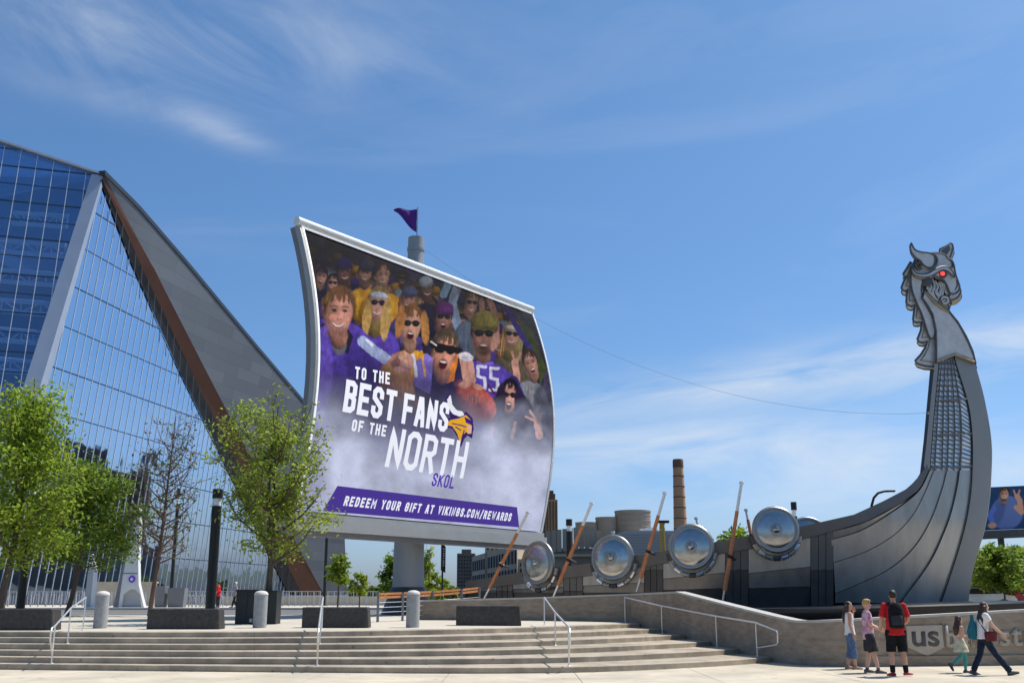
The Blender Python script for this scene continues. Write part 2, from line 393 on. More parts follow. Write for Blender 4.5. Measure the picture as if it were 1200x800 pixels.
for i in range(NR):
    C = stair_curve(i); Dn = stair_curve(i + 1) if i < NR - 1 else TOP + (TOP - BOT) / np.linalg.norm(TOP - BOT, axis=1)[:, None] * .7
    z1 = (i + 1) * RH; z0 = max(0, z1 - RH * 1.6) + .001
    for a in range(0, 72, 6):
        e = a + 6; off = .0012 * (i % 2)
        F0 = []; B0 = []
        c = C[a:e + 1].copy(); d = Dn[a:e + 1].copy()
        c[-1] += (c[-2] - c[-1]) * .012; d[-1] += (d[-2] - d[-1]) * .012
        zz = z1 + random.uniform(-.0015, .0015)
        rows_f = [[(p[0], p[1], z0) for p in c], [(p[0], p[1], zz - .012) for p in c], [(p[0] + (q[0] - p[0]) * .02, p[1] + (q[1] - p[1]) * .02, zz) for p, q in zip(c, d)], [(q[0], q[1], zz) for q in d]]
        m = MB(); n = len(c); vs = [v for r in rows_f for v in r] + [(q[0], q[1], z0) for q in d]; fs = []
        for r in range(5):
            r2 = (r + 1) % 5
            for k in range(n - 1): fs.append((r * n + k, r * n + k + 1, r2 * n + k + 1, r2 * n + k))
        fs.append(tuple(r * n for r in range(5))); fs.append(tuple(r * n + n - 1 for r in range(4, -1, -1)))
        m.add(vs, fs).build('step', M['step'], stairs, smooth=False)
# plaza sheet behind the top step
FRONT = TOP + (TOP - BOT) / np.linalg.norm(TOP - BOT, axis=1)[:, None] * .7
pl = MB(); YS = [48.0, 60.0]
rows = [[(p[0], p[1], .838) for p in FRONT], [(p[0] * 1.15, 43.0, plaza_z(43)) for p in FRONT], [(p[0] * 1.6, 51.0, plaza_z(51)) for p in FRONT]]
# the sheet runs wider than the stair so that the side edges are out of sight
rows = [[(-60, r[0][1], r[0][2])] + r + [(40, r[-1][1] + 2, r[-1][2])] for r in rows]
vs = [v for r in rows for v in r]; n = len(rows[0])
pl.add(vs, [(r * n + k, r * n + k + 1, (r + 1) * n + k + 1, (r + 1) * n + k) for r in range(2) for k in range(n - 1)])
plaza = tag(pl.build('plaza', M['plaza']), kind='structure')
def sheet(name, x0, x1, ya, yb, za, zb, m, kind='structure'):
    s = MB(); xs = np.linspace(x0, x1, 9)
    s.add([(x, ya, za) for x in xs] + [(x, yb, zb) for x in xs], [(k, k + 1, 10 + k, 9 + k) for k in range(8)])
    return tag(s.build(name, m), kind=kind)
kb = MB(); kb.box((-48.35, 51.1, plaza_z(51) - .07), (83.3, .2, .16)); tag(kb.build('kerb', M['wallcap']), kind='structure')
sheet('street', -90, -6.7, 51.2, 73.0, plaza_z(51) - .11, plaza_z(73) - .11, M['asphalt'])
sheet('ship_plaza', -6.7, 60, 51.0, 73.0, plaza_z(51), plaza_z(73), M['plaza'])
for yy, nm in ((61.5, 'lane_line'),):
    sheet(nm, -90, -6.8, yy, yy + .14, plaza_z(yy) - .105, plaza_z(yy) - .104, M['white'])
kb = MB(); kb.box((-20, 73.1, plaza_z(73) - .07), (140, .2, .17)); tag(kb.build('kerb', M['wallcap']), kind='structure')
sheet('stadium_forecourt', -120, 60, 73.2, 98, plaza_z(73) + .004, plaza_z(76) + .02, M['plaza'])
sheet('added_dark_ground', -140, 160, 98, 300, plaza_z(76) + .016, plaza_z(76) + .03, M['dark_ground'])  # dark ground added to darken what the stadium glass reflects
gs = MB(); gs.add([(-4000, 55, .5), (4000, 55, .5), (4000, 260, .9), (-4000, 260, .9), (-4000, 6000, 1.1), (4000, 6000, 1.1)], [(0, 1, 2, 3), (3, 2, 5, 4)])
tag(gs.build('ground', M['ground']), kind='structure')
gs = MB(); gs.add([(-4000, -1500, -.4), (4000, -1500, -.4), (4000, 54, -.4), (-4000, 54, -.4)], [(0, 1, 2, 3)])
tag(gs.build('ground_near', M['ground']), kind='structure')

# ------------------------------------------------------------------ retaining wall of the ship platform
wp = [(-3.7, 42.4, 1.66), (0.5, 41.8, 1.76), (4.45, 40.4, 1.90), (5.6, 36.6, 1.96), (6.5, 33.3, 1.59), (7.35, 30.3, 1.26), (7.75, 29.05, 1.16), (8.3, 28.55, 1.17), (9.3, 28.5, 1.22), (14.0, 29.25, 1.46), (19.0, 30.05, 1.72), (25, 31.0, 1.95)]
WR = thing('retaining_wall', (7.7, 29, 0), 'grey board-marked concrete retaining wall with raised lettering, sloping down beside the stairs', 'wall')
def wall_piece(pts, name='wall_panel'):
    P = np.array(pts); th = .34; n = len(P); nor = []
    for i in range(n):
        t = P[min(i + 1, n - 1), :2] - P[max(i - 1, 0), :2]; t /= np.linalg.norm(t); nor.append((-t[1], t[0]))
    f = [(p[0], p[1]) for p in P]; bk = [(p[0] + q[0] * th, p[1] + q[1] * th) for p, q in zip(P, nor)]
    m = MB(); m.slab([[(x, y, -.02) for x, y in f], [(x, y, p[2] - .06) for (x, y), p in zip(f, P)]], [[(x, y, -.02) for x, y in bk], [(x, y, p[2] - .06) for (x, y), p in zip(bk, P)]])
    o = m.build(name, M['wall'], WR)
    m = MB(); g = .012
    f2 = [(p[0] - q[0] * g, p[1] - q[1] * g) for p, q in zip(P, nor)]; b2 = [(p[0] + q[0] * (th + g), p[1] + q[1] * (th + g)) for p, q in zip(P, nor)]
    m.slab([[(x, y, p[2] - .062) for (x, y), p in zip(f2, P)], [(x, y, p[2]) for (x, y), p in zip(f2, P)]], [[(x, y, p[2] - .062) for (x, y), p in zip(b2, P)], [(x, y, p[2]) for (x, y), p in zip(b2, P)]])
    m.build('coping', M['wallcap'], WR)
WPL = resample(wp, 2) if False else np.array(wp)
wall_piece(wp[0:3]); wall_piece([wp[2], wp[3]]); wall_piece([wp[3], wp[4], wp[5]]); 
mid = catmull(wp[5:9], 14)
for q in mid: q[2] = 1.16 + max(0, q[1] - 29.25) * .095 if q[0] < 7.72 else 1.16 + (q[0] - 7.72) * .038
wall_piece(mid)
wall_piece([wp[8], ((wp[8][0] + wp[9][0]) / 2 - 1.1, (wp[8][1] + wp[9][1]) / 2 - .1755, 1.285)]); 
w0 = Vector((9.3, 28.5, 0)); wu = Vector((25 - 9.3, 31.0 - 28.5, 0)).normalized(); wn = Vector((wu.y, -wu.x, 0))   # wn faces the camera side
wall_piece([(10.55, 28.6995, 1.285), (25, 31.0, 1.95)])
m = MB(); m.prism([w0 + wu * .3 - Vector((0, 0, -.001)) + wn * .0, w0 + wu * 16, w0 + wu * 16 + wn * .07, w0 + wu * .3 + wn * .07], (0, 0, .26)); m.build('plinth', M['wall'], WR)

def text_mesh(txt, size, bold=0.0, xs=1.0):
    cu = bpy.data.curves.new('t', 'FONT'); cu.body = txt; cu.size = size; cu.offset = bold; cu.fill_mode = 'BOTH'; cu.resolution_u = 6
    o = bpy.data.objects.new('t', cu); COL.objects.link(o); bpy.context.view_layer.update()
    me = bpy.data.meshes.new_from_object(o.evaluated_get(bpy.context.evaluated_depsgraph_get())); bpy.data.objects.remove(o)
    for v in me.vertices: v.co.x *= xs
    return me
def put_letters(txt, px0, px1, zbase, h, mat_, depth, base_off=.0):
    # raised letters on the straight stretch of wall, one mesh per letter; px0/px1: start/end along wall (m)
    wds = []; x = 0; lst = []
    for ch in txt:
        if ch == ' ': x += .3; continue
        me = text_mesh(ch, 1.0, .02); xs_ = [v.co.x for v in me.vertices]; w = max(xs_) - min(xs_)
        lst.append((me, x - min(xs_), ch)); x += w + .07
    k = (px1 - px0) / (x - .07)
    for me, ox, ch in lst:
        bm = bmesh.new(); bm.from_mesh(me); bmesh.ops.remove_doubles(bm, verts=bm.verts, dist=1e-4)
        r = bmesh.ops.extrude_face_region(bm, geom=list(bm.faces)); top = [e for e in r['geom'] if isinstance(e, bmesh.types.BMVert)]; ts = set(top)
        for v in bm.verts:
            d = depth if v in ts else -.02
            p = w0 + wu * (px0 + (v.co.x + ox) * k) + Vector((0, 0, zbase + v.co.y * h)) + wn * (d + base_off); v.co = p
        bmesh.ops.recalc_face_normals(bm, faces=bm.faces); m2 = bpy.data.meshes.new('letter'); bm.to_mesh(m2); bm.free(); m2.materials.append(mat_); link('letter', m2, WR)
def along(x, y=750):
    d = ray(x, y); # intersect with wall plane
    k = (w0 - CAM).dot(wn) / d.dot(wn); p = CAM + d * k; return (p - w0).dot(wu), p.z
s0, zt = along(1060, 732); s1, zb = along(1109, 768); sm, zmid = along(1085, 757)
sh = [(s0 + .03, zt - .02), (s1 - .06, zt + .0), (s1 - .06, zmid - .02), ((s0 + s1) / 2, zb), (s0 + .03, zmid - .02)]
me = MB(); me.prism([w0 + wu * s + Vector((0, 0, z)) + wn * .035 for s, z in sh], wn * -.06); me.build('shield_panel', M['letter'], WR)
put_letters('us', along(1068)[0], along(1100)[0], along(1085, 756)[1] + .0, .78, M['recess'], .012, .03)
m = MB(); m.prism([w0 + wu * (along(1105)[0] + a) + Vector((0, 0, z)) + wn * .03 for a, z in ((-.02, zmid), (.012, zmid), (.012, zt + .03), (-.02, zt + .03))], wn * -.05); m.build('divider', M['recess'], WR)
put_letters('bank', along(1108)[0], along(1165)[0], along(1130, 757)[1], .78, M['letter'], .05)
put_letters('stadium', along(1171)[0], along(1171)[0] + 2.75, along(1180, 755.5)[1], .78, M['letter'], .05)

# platform inside the wall and the black granite basin under the ship
pf = MB(); pf.add([(-3.4, 42.8, 1.0), (4.75, 40.8, 1.0), (5.95, 36.7, 1.0), (7.7, 30.6, 1.0), (8.1, 29.2, 1.0), (9.4, 28.95, 1.0), (25, 31.4, 1.0), (60, 36, 1.0), (60, 59.5, 1.0), (-3.4, 59.5, 1.0)], [tuple(range(10))])
tag(pf.build('ship_platform', M['plaza']), kind='structure')
bs = thing('granite_basin', (12, 36, 1.0), 'long polished black granite basin rim along the foot of the steel ship', 'basin')
fr = [atY(x, y, Y) for x, y, Y in ((835, 711.5, 38.5), (900, 712, 37.2), (960, 711.5, 36.6), (1040, 709, 36.4), (1120, 706.5, 36.6), (1200, 704, 37.2), (1290, 702, 38.5))]
fr = catmull([tuple(p) for p in fr], 26)
def rim(prof):
    return [[(p[0], p[1] + dy, 1.0 if z is None else p[2] + z) for p in fr] for dy, z in prof]
m = MB(); g = rim(((.25, None), (.0, -.16), (.0, -.07), (.05, -.015), (.14, 0), (1.2, .0), (1.25, -.03), (1.25, None)))
n = len(fr); vs = [v for r in g for v in r]; m.add(vs, [(r * n + k, r * n + k + 1, ((r + 1) % 8) * n + k + 1, ((r + 1) % 8) * n + k) for r in range(8) for k in range(n - 1)] + [tuple(r * n for r in range(8)), tuple(r * n + n - 1 for r in range(7, -1, -1))])
m.build('rim', M['basin'], bs, smooth=True)
m = MB(); m.slab([[(p[0], p[1] + 1.25, p[2] - .05) for p in fr], [(p[0], p[1] + 12, p[2] - .05) for p in fr]], [[(p[0], p[1] + 1.25, 1.001) for p in fr], [(p[0], p[1] + 12, 1.001) for p in fr]]); m.build('bed', M['basin'], bs)

# ------------------------------------------------------------------ hand rails
def rail(label, foot, dirx, group='handrails on the stairs', ext=.34):
    # foot: list of (x,y,z) floor points under each post, low to high; rail .9 m above
    t = thing('handrail', foot[0], label, 'handrail', group)
    H = .92; top = [Vector(f) + Vector((0, 0, H)) for f in foot]
    d0 = (top[0] - top[1]); d0.z = 0; d0.normalize()
    e1 = top[0] + d0 * ext - Vector((0, 0, .05 if ext < .5 else .2)); e2 = e1 + Vector((0, 0, -.30)); e3 = top[0] + Vector((0, 0, -.70))
    m = MB(); m.tube([top[-1], *reversed(top[:-1]), e1 + Vector((0, 0, .0)), e1 + d0 * .05 + Vector((0, 0, -.06)), e2 + d0 * .03, e2 - d0 * .04 + Vector((0, 0, -.06)), e3], .024, 8); m.build('rail', M['rail'], t, smooth=True)
    for f, tp in zip(foot, top):
        m = MB(); m.tube([Vector(f) - Vector((0, 0, .01)), tp], .02, 8); m.build('post', M['rail'], t, smooth=True)
        m = MB(); m.lathe(Vector(f), [(.05, -.005), (.05, .012), (.045, .016)], 10); m.build('base_plate', M['rail'], t)
    return t
def stair_z(p):
    # height of stair surface at plan point
    best = 0
    for i in range(NR):
        C = stair_curve(i); k = np.argmin(np.abs(C[:, 0] - p[0]));
        j = min(max(k, 1), 71)
        t = C[j + 1] - C[j - 1]; s = t[0] * (p[1] - C[j][1]) - t[1] * (p[0] - C[j][0])
        if s > 0: best = (i + 1) * RH
    return best
def rail_from(xlow, ylow, xhigh, yhigh, fr_, label):
    a = atZ(xlow, ylow, 0); b = atZ(xhigh, yhigh, .84); pts = []
    for f in fr_:
        p = a.lerp(b, f); pts.append((p.x, p.y, stair_z((p.x, p.y))))
    return rail(label, pts, 1)
rail_from(57, 784.5, 97, 738.3, (.06, .5, 1.0), 'steel stair handrail below the granite block of the lush tree, beside a pale bollard')
rail_from(371, 787.5, 377, 737.5, (.06, .5, 1.0), 'steel stair handrail climbing straight up in front of a granite block')
rail_from(669, 789, 638, 732.5, (.05, .5, 1.0), 'steel stair handrail on the widest treads, beside the block bench at the wall')
foot = []
for x, y in ((896, 771), (848, 757), (783, 739), (737, 727)):
    s = [(Vector(wp[i][:2]).to_3d(), Vector(wp[i + 1][:2]).to_3d()) for i in (2, 3, 4, 5)]
    d = ray(x, y); best = None
    for a, b in s:
        e = b - a; den = d.x * e.y - d.y * e.x
        k = (a.x * e.y - a.y * e.x) / den; q = ((a.x * d.y - a.y * d.x) / den)
        v = max(0, -q, q - 1)
        if best is None or v < best[0]: best = (v, a + e * min(1, max(0, q)))
    v, p = best; nrm = Vector((-1, -.28, 0)).normalized() * .22
    pp = (p.x + nrm.x, p.y + nrm.y); foot.append((pp[0], pp[1], max(stair_z(pp), 0)))
rail('long steel handrail following the sloping concrete wall beside the stairs', foot, 1, ext=1.15)

# ------------------------------------------------------------------ granite blocks, bollards, cabinet
def block(x0, x1, ytop, ybase, label, skew=.06):
    a = atZ(x0, ybase, .845); b = atZ(x1, ybase, .845); h = (ybase - ytop) / F * (a - CAM).dot(Vector((0, CP, SP)))
    L_ = b.x - a.x; m = MB(); bm = bmesh.new(); bmesh.ops.create_cube(bm, size=1)
    for v in bm.verts:
        v.co.x *= L_; v.co.y *= .62; v.co.z = (v.co.z + .5) * h
        if v.co.z > .1 and v.co.x > 0: v.co.x -= skew
    bmesh.ops.bevel(bm, geom=list(bm.edges), offset=.025, segments=1, affect='EDGES')
    bmesh.ops.subdivide_edges(bm, edges=[e for e in bm.edges if e.calc_length() > .3], cuts=5, use_grid_fill=True)
    for v in bm.verts:
        q = mnoise.noise(v.co * 2.5 + Vector((x0, 0, 0))) * .012; v.co += v.co.normalized() * q
        if v.co.z < .02: v.co.z = 0
    me = bpy.data.meshes.new('stone_block'); bm.to_mesh(me); bm.free(); me.materials.append(M['granite'])
    o = link('stone_bench', me); o.location = ((a.x + b.x) / 2, a.y + .33, .84); tag(o, label, 'bench', 'granite block benches along the top step'); return o
block(-70, 61, 713.5, 738.0, 'rough charcoal granite block bench under the lush bright tree by a black lamp column')
block(171, 257, 713.5, 737.0, 'charcoal granite block bench with a pale scratch, in front of the tall black lamp column')
block(353, 432, 711.5, 735.5, 'charcoal granite block bench behind the straight stair handrail')
block(534, 611, 709.5, 733.0, 'charcoal granite block bench standing against the grey concrete wall')
def bollard(x, y, label):
    p = atZ(x, y, .843); m = MB(); t = thing('bollard', p, label, 'bollard', 'concrete bollards along the top step')
    s = (p - CAM).dot(Vector((0, CP, SP))) / F; r = 7.9 * s; h = 42 * s
    m.lathe(p, [(r, 0), (r, h * .9)], 24); m.build('shaft', M['bollard'], t, smooth=True)
    m = MB(); m.lathe(p + Vector((0, 0, h * .9)), [(r * 1.03, 0), (r * 1.03, .03), (r * .93, .07), (r * .7, .105), (r * .35, .125), (.01, .13)], 24); m.build('cap', M['bolcap'], t, smooth=True)
bollard(117, 736, 'round concrete bollard with pale domed cap between two granite blocks, before the white tower')
bollard(304, 735.5, 'round concrete bollard with pale domed cap in front of the dark utility cabinet')
bollard(483.5, 735, 'round concrete bollard with pale domed cap by the end of the timber railing')
p = atZ(298, 731.5, .86); t = thing('utility_cabinet', (p.x, p.y, .85), 'dark metal utility cabinet beside a tree trunk and concrete bollard', 'cabinet')
m = MB(); m.box((p.x - .28, p.y + .4, 1.42), (.78, .8, 1.12)); m.build('body', M['cabinet'], t)
m = MB(); m.box((p.x + .42, p.y + .42, 1.41), (.58, .78, 1.08)); m.build('body', M['cabinet'], t)
m = MB(); m.box((p.x - .28, p.y + .4, 2.0), (.84, .86, .05)); m.box((p.x + .42, p.y + .42, 1.97), (.6, .84, .05)); m.build('lid', M['black'], t)
for q in (-.48, -.09): 
    m = MB(); m.box((p.x + q, p.y - .008, 1.42), (.36, .02, 1.0)); d = m.build('door', M['cabinet'], t)
m = MB(); m.box((p.x - .12, p.y - .03, 1.0), (.1, .03, .12)); m.build('latch', M['lgrey'], t)

# ------------------------------------------------------------------ timber-topped railing by the mast
t = thing('timber_railing', (-5, 43, .9), 'grey cable railing with an orange timber top rail below the sail mast', 'railing')
pp = [atY(443, 726, 39.5), atY(472, 723, 41.0), atY(507, 716, 43.0), atY(541, 712, 44.5), atY(562, 708, 46)]
tp = [atY(443, 695, 39.5), atY(472, 694, 41.0), atY(507, 692.5, 43.0), atY(541, 690, 44.5), atY(562, 688, 46)]
for a, b in zip(pp, tp):
    m = MB(); m.box(((a.x + b.x) / 2, a.y, (plaza_z(a.y) + b.z) / 2), (.09, .06, b.z - plaza_z(a.y) + .02)); m.build('post', M['mgrey'], t)
for i in range(4):
    m = MB(); d = (tp[i + 1] - tp[i]); 
    m.prism([tp[i] + Vector((.05, 0, -.06)), tp[i + 1] + Vector((-.05, 0, -.06)), tp[i + 1] + Vector((-.05, 0, .02)), tp[i] + Vector((.05, 0, .02))], (0, .14, 0)); m.build('timber_rail', M['wood'], t)
    m = MB(); m.prism([tp[i] + Vector((.05, 0, -.19)), tp[i + 1] + Vector((-.05, 0, -.19)), tp[i + 1] + Vector((-.05, 0, -.10)), tp[i] + Vector((.05, 0, -.10))], (0, .06, 0)); m.build('timber_rail', M['wood'], t)
    for k in range(1, 5):
        f = k / 5; a = Vector((pp[i].x, pp[i].y, plaza_z(pp[i].y))).lerp(tp[i], f * .85); b = Vector((pp[i + 1].x, pp[i + 1].y, plaza_z(pp[i + 1].y))).lerp(tp[i + 1], f * .85)
        m = MB(); m.tube([a, b], .009, 5); m.build('cable', M['rail'], t)

# ------------------------------------------------------------------ lamp columns
def lamp_column(x, ybase_f, ytop, f, width, label, thin=False):
    b = atF(x, 700, f); zb = plaza_z(b.y); top = atF(x, ytop, f)
    fw = f; top = Vector((b.x, b.y, CAMZ + (atY(x, ytop, b.y).z - CAMZ)))
    h = top.z - zb; r = width / F * f / 2; t = thing('lamp_column', (b.x, b.y, zb), label, 'street lamp', 'black lamp columns on the plaza')
    m = MB(); m.lathe((b.x, b.y, zb), [(r * 1.5, 0), (r * 1.5, .05), (r, .06), (r, h * .865)], 16); m.build('column', M['black'], t, smooth=True)
    m = MB(); m.lathe((b.x, b.y, zb), [(r * .8, h * .865), (r * .8, h * .925)], 16); m.build('light_band', M['lampglass'], t, smooth=True)
    m = MB(); m.lathe((b.x, b.y, zb), [(r * 1.05, h * .925), (r * 1.05, h)], 16); m.build('cap', M['black'], t, smooth=True)
lamp_column(247, 0, 573, 46, 11.5, 'tall black lamp column with glass band behind the scratched granite block')
lamp_column(25, 0, 560, 48, 10, 'black lamp column rising into the crown of the lush bright tree')
lamp_column(380, 0, 617, 88, 3.6, 'slender far black lamp post in front of the grey stadium wall')
lamp_column(200, 0, 572, 95, 4, 'far black lamp post seen behind the sparse reddish tree')
lamp_column(668, 0, 608, 62, 7.2, 'black lamp column with glass band standing between two oars of the ship')
lamp_column(937, 0, 588, 62, 6.6, 'black and white lamp column top showing above the ship gunwale')

# ------------------------------------------------------------------ white ticket towers
def tower(x, w, f, ytop, label, mirror=False):
    b = atF(x, 700, f); zb = plaza_z(b.y); s = f / F; t = thing('info_tower', (b.x, b.y, zb), label, 'kiosk', 'white tapering towers on the forecourt')
    h = atY(x, ytop, b.y).z - zb; W = w * s
    fr_ = [(-.5 * W, 0), (-.42 * W, .55 * h * .6), (-.1 * W, h), (.12 * W, h), (.2 * W, .5 * h), (.3 * W, .25 * h), (.62 * W, 0), (.5 * W, 0), (.40 * W, .9), (.18 * W, 1.25), (-.08 * W, 1.25), (-.32 * W, .9), (-.36 * W, 0)]
    m = MB(); m.prism([(b.x + a, b.y, zb + z) for a, z in fr_], (0, .5, 0)); m.build('front_panel', M['white'], t)
    m = MB(); m.prism([(b.x + a * .99, b.y + .25, zb + z * .99) for a, z in ((-.40 * W, 0), (-.34 * W, .9), (-.08 * W, 1.27), (.18 * W, 1.27), (.42 * W, .9), (.52 * W, 0))], (0, .2, 0)); m.build('arch_panel', M['lgrey'], t)
    m = MB(); m.prism([(b.x - .5 * W - .01, b.y + .02, zb), (b.x - .1 * W - .01, b.y + .02, zb + h), (b.x - .35 * W, b.y + .9, zb + h), (b.x - 1.0 * W, b.y + 1.2, zb)], (.05, .3, 0)); m.build('side_panel', M['mgrey'], t)
    m = MB(); m.lathe((b.x + .0 * W, b.y - .03, zb + 1.95), [(.24, 0), (.24, .04)], 20, axis=(0, -1, 0)); e = m.build('emblem', M['letp'], t)
    m = MB(); m.lathe((b.x + .0 * W, b.y - .075, zb + 1.95), [(.11, 0), (.11, .02)], 16, axis=(0, -1, 0)); m.build('emblem_centre', M['white'], e)
    m = MB(); m.box((b.x - .1 * W, b.y - .012, zb + 2.35), (W * .62, .03, .05)); m.build('seam', M['mgrey'], t)
    m = MB(); m.lathe((b.x, b.y + .25, zb + h - .05), [(.16, 0), (.26, .2), (.24, .45), (.08, .6)], 12); m.build('lamp_head', M['white'], t, smooth=True)
tower(153, 27, 74, 604, 'white tapering tower with arched base and round purple emblem by the sparse tree')
b = atF(105, 700, 74); zb = plaza_z(b.y); t = thing('info_tower', (b.x, b.y, zb), 'narrow grey and white tower with a bent white arm behind the second tree', 'kiosk', 'white tapering towers on the forecourt')
m = MB(); m.prism([(b.x - .35, b.y, zb), (b.x + .12, b.y, zb), (b.x + .12, b.y, zb + 2.5), (b.x - .28, b.y, zb + 3.1)], (0, .6, 0)); m.build('side_panel', M['lgrey'], t)
m = MB(); m.tube([(b.x + .28, b.y, zb), (b.x + .26, b.y, zb + 2.7), (b.x + .1, b.y, zb + 3.1), (b.x - .05, b.y, zb + 3.35), (b.x - .1, b.y, zb + 3.7)], [.18, .14, .12, .14, .10], 10); m.build('arm', M['white'], t, smooth=True)

# ------------------------------------------------------------------ far side of the street: planters, bikes, fences, low wall
for k, (x, w, h, lab) in enumerate(((187, 12, 1.5, 'tall dark grey planter box standing on the forecourt kerb'), (206, 20, 1.35, 'wide dark grey planter box between tall planter and bicycle racks'))):
    b = atF(x, 700, 75); zb = plaza_z(80); s = 75 / F; t = thing('planter', (b.x, b.y, zb), lab, 'planter', 'planters on the forecourt')
    m = MB(); W = w * s; m.add([(b.x - W * .44, b.y, zb), (b.x + W * .44, b.y, zb), (b.x + W * .44, b.y + .8, zb), (b.x - W * .44, b.y + .8, zb), (b.x - W / 2, b.y - .05, zb + h), (b.x + W / 2, b.y - .05, zb + h), (b.x + W / 2, b.y + .85, zb + h), (b.x - W / 2, b.y + .85, zb + h)], [(0, 1, 5, 4), (1, 2, 6, 5), (2, 3, 7, 6), (3, 0, 4, 7), (0, 3, 2, 1)]); m.build('box', M['mgrey'], t)
    m = MB(); m.add([(b.x - W * .49, b.y, zb + h - .06), (b.x + W * .49, b.y, zb + h - .06), (b.x + W * .49, b.y + .8, zb + h - .06), (b.x - W * .49, b.y + .8, zb + h - .06)], [(0, 1, 2, 3)]); m.build('soil', M['bark'], t)
b0 = atF(233, 700, 76.5)
rk = thing('bicycle_rack', (b0.x, b0.y, plaza_z(80)), 'row of pale steel bicycle hoops on the forecourt beyond the street', 'bicycle rack')
for k in range(9):
    b = atF(217 + k * 4.6, 700, 76.5); zb = plaza_z(80); m = MB()
    m.tube([(b.x, b.y, zb)] + [(b.x + .12 + .22 * math.cos(a) * -1 + .1, b.y + .1, zb + .55 + .28 * math.sin(a)) for a in np.linspace(0, math.pi, 7)] + [(b.x + .44, b.y + .2, zb)], .035, 6); m.build('hoop', M['lgrey'], rk, smooth=True)
def fence(x0, x1, f, ztop, label, posts, group=None, step=None, bars=True):
    a = atF(x0, 700, f); b = atF(x1, 700, f); zb = plaza_z(80); t = thing('fence', ((a.x + b.x) / 2, a.y, zb), label, 'fence', group)
    for i in range(posts + 1):
        x = a.x + (b.x - a.x) * i / posts; m = MB(); m.box((x, a.y, zb + ztop / 2), (.07, .07, ztop)); m.build('post', M['lgrey'], t)
    for z in (ztop - .03, .15):
        m = MB(); m.box(((a.x + b.x) / 2, a.y, zb + z), (b.x - a.x, .05, .05)); m.build('rail', M['lgrey'], t)
    n = int((b.x - a.x) / (step or .22)); m = MB()
    for i in range(n):
        x = a.x + (b.x - a.x) * (i + .5) / n; m.box((x, a.y + .001, zb + ztop / 2), (.025, .025, ztop - .12))
    tag(m.build('pickets', M['lgrey'], t), kind='stuff')
fence(-60, 98, 80, 1.15, 'pale metal picket fence in front of the stadium glass, behind the lush trees', 18)
fence(120, 180, 82, 1.15, 'short pale picket fence in front of the beige stone wall', 6)
fence(215, 375, 84, 1.2, 'long pale picket fence beyond the street behind two walkers', 22)
fence(384, 452, 86, 1.2, 'pale picket fence beneath the sail, beside the stadium corner', 9)
a = atF(112, 700, 90); b = atF(182, 700, 90); m = MB(); m.box(((a.x + b.x) / 2, a.y, 1.1 + .95), (b.x - a.x, .5, 1.9))
t = thing('stone_wall', ((a.x + b.x) / 2, a.y, 1.1), 'low beige stone wall behind the white tapering tower', 'wall'); m.build('body', M['beige'], t)
m = MB(); m.box(((a.x + b.x) / 2, a.y, 3.04), (b.x - a.x + .2, .6, .1)); m.build('coping', M['beige'], t)
a = atF(262, 700, 92); b = atF(455, 700, 92); t = thing('stone_wall', ((a.x + b.x) / 2, a.y, 1.1), 'long low cream wall behind the picket fence beneath the sail', 'wall')
m = MB(); m.box(((a.x + b.x) / 2, a.y, 1.1 + .35), (b.x - a.x, .4, .7)); m.build('body', M['beige'], t)
m = MB(); m.box(((a.x + b.x) / 2, a.y, 1.84), (b.x - a.x, .5, .08)); m.build('coping', M['wallcap'], t)

# ================================================================== STADIUM
ST = thing('stadium', (-45, 110, 1), 'huge angular glass stadium with rust brown soffit and grey zinc wing', 'stadium')
PT = atF(120, 206, 110)                                  # top of the glass prow
uA = Vector((math.sin(R(73)), math.cos(R(73)), 0)); nA = Vector((uA.y, -uA.x, 0)); kA = -.20
uB = Vector((.172, .985, 0)).normalized(); nB = Vector((uB.y, -uB.x, 0)); kB = .03
# prow edge: direction common to both leaning planes
A_ = np.array([[nA.x, nA.y], [nB.x, nB.y]]); sol = np.linalg.solve(A_, [kA, kB]); prow = Vector((sol[0], sol[1], 1))
NA = Vector((nA.x, nA.y, -kA)); NB = Vector((nB.x, nB.y, -kB))     # plane normals (outward)
NA.normalize(); NB.normalize()
def on(x, y, N_, P0):
    d = ray(x, y); return CAM + d * ((P0 - CAM).dot(N_) / d.dot(N_))
PB = PT + prow * (1.0 - PT.z)                            # prow edge at ground level
def clip_rect(poly, u0, u1, v0, v1):
    def cl(P, f):
        o = []
        for i in range(len(P)):
            a, b = P[i - 1], P[i]; fa, fb = f(a), f(b)
            if (fa >= 0) != (fb >= 0):
                t = fa / (fa - fb); o.append((a[0] + (b[0] - a[0]) * t, a[1] + (b[1] - a[1]) * t))
            if fb >= 0: o.append(b)
        return o
    for f in (lambda p: p[0] - u0, lambda p: u1 - p[0], lambda p: p[1] - v0, lambda p: v1 - p[1]):
        poly = cl(poly, f)
        if len(poly) < 3: return []
    return poly
def parea(P): return abs(sum(P[i - 1][0] * P[i][1] - P[i][0] * P[i - 1][1] for i in range(len(P)))) / 2
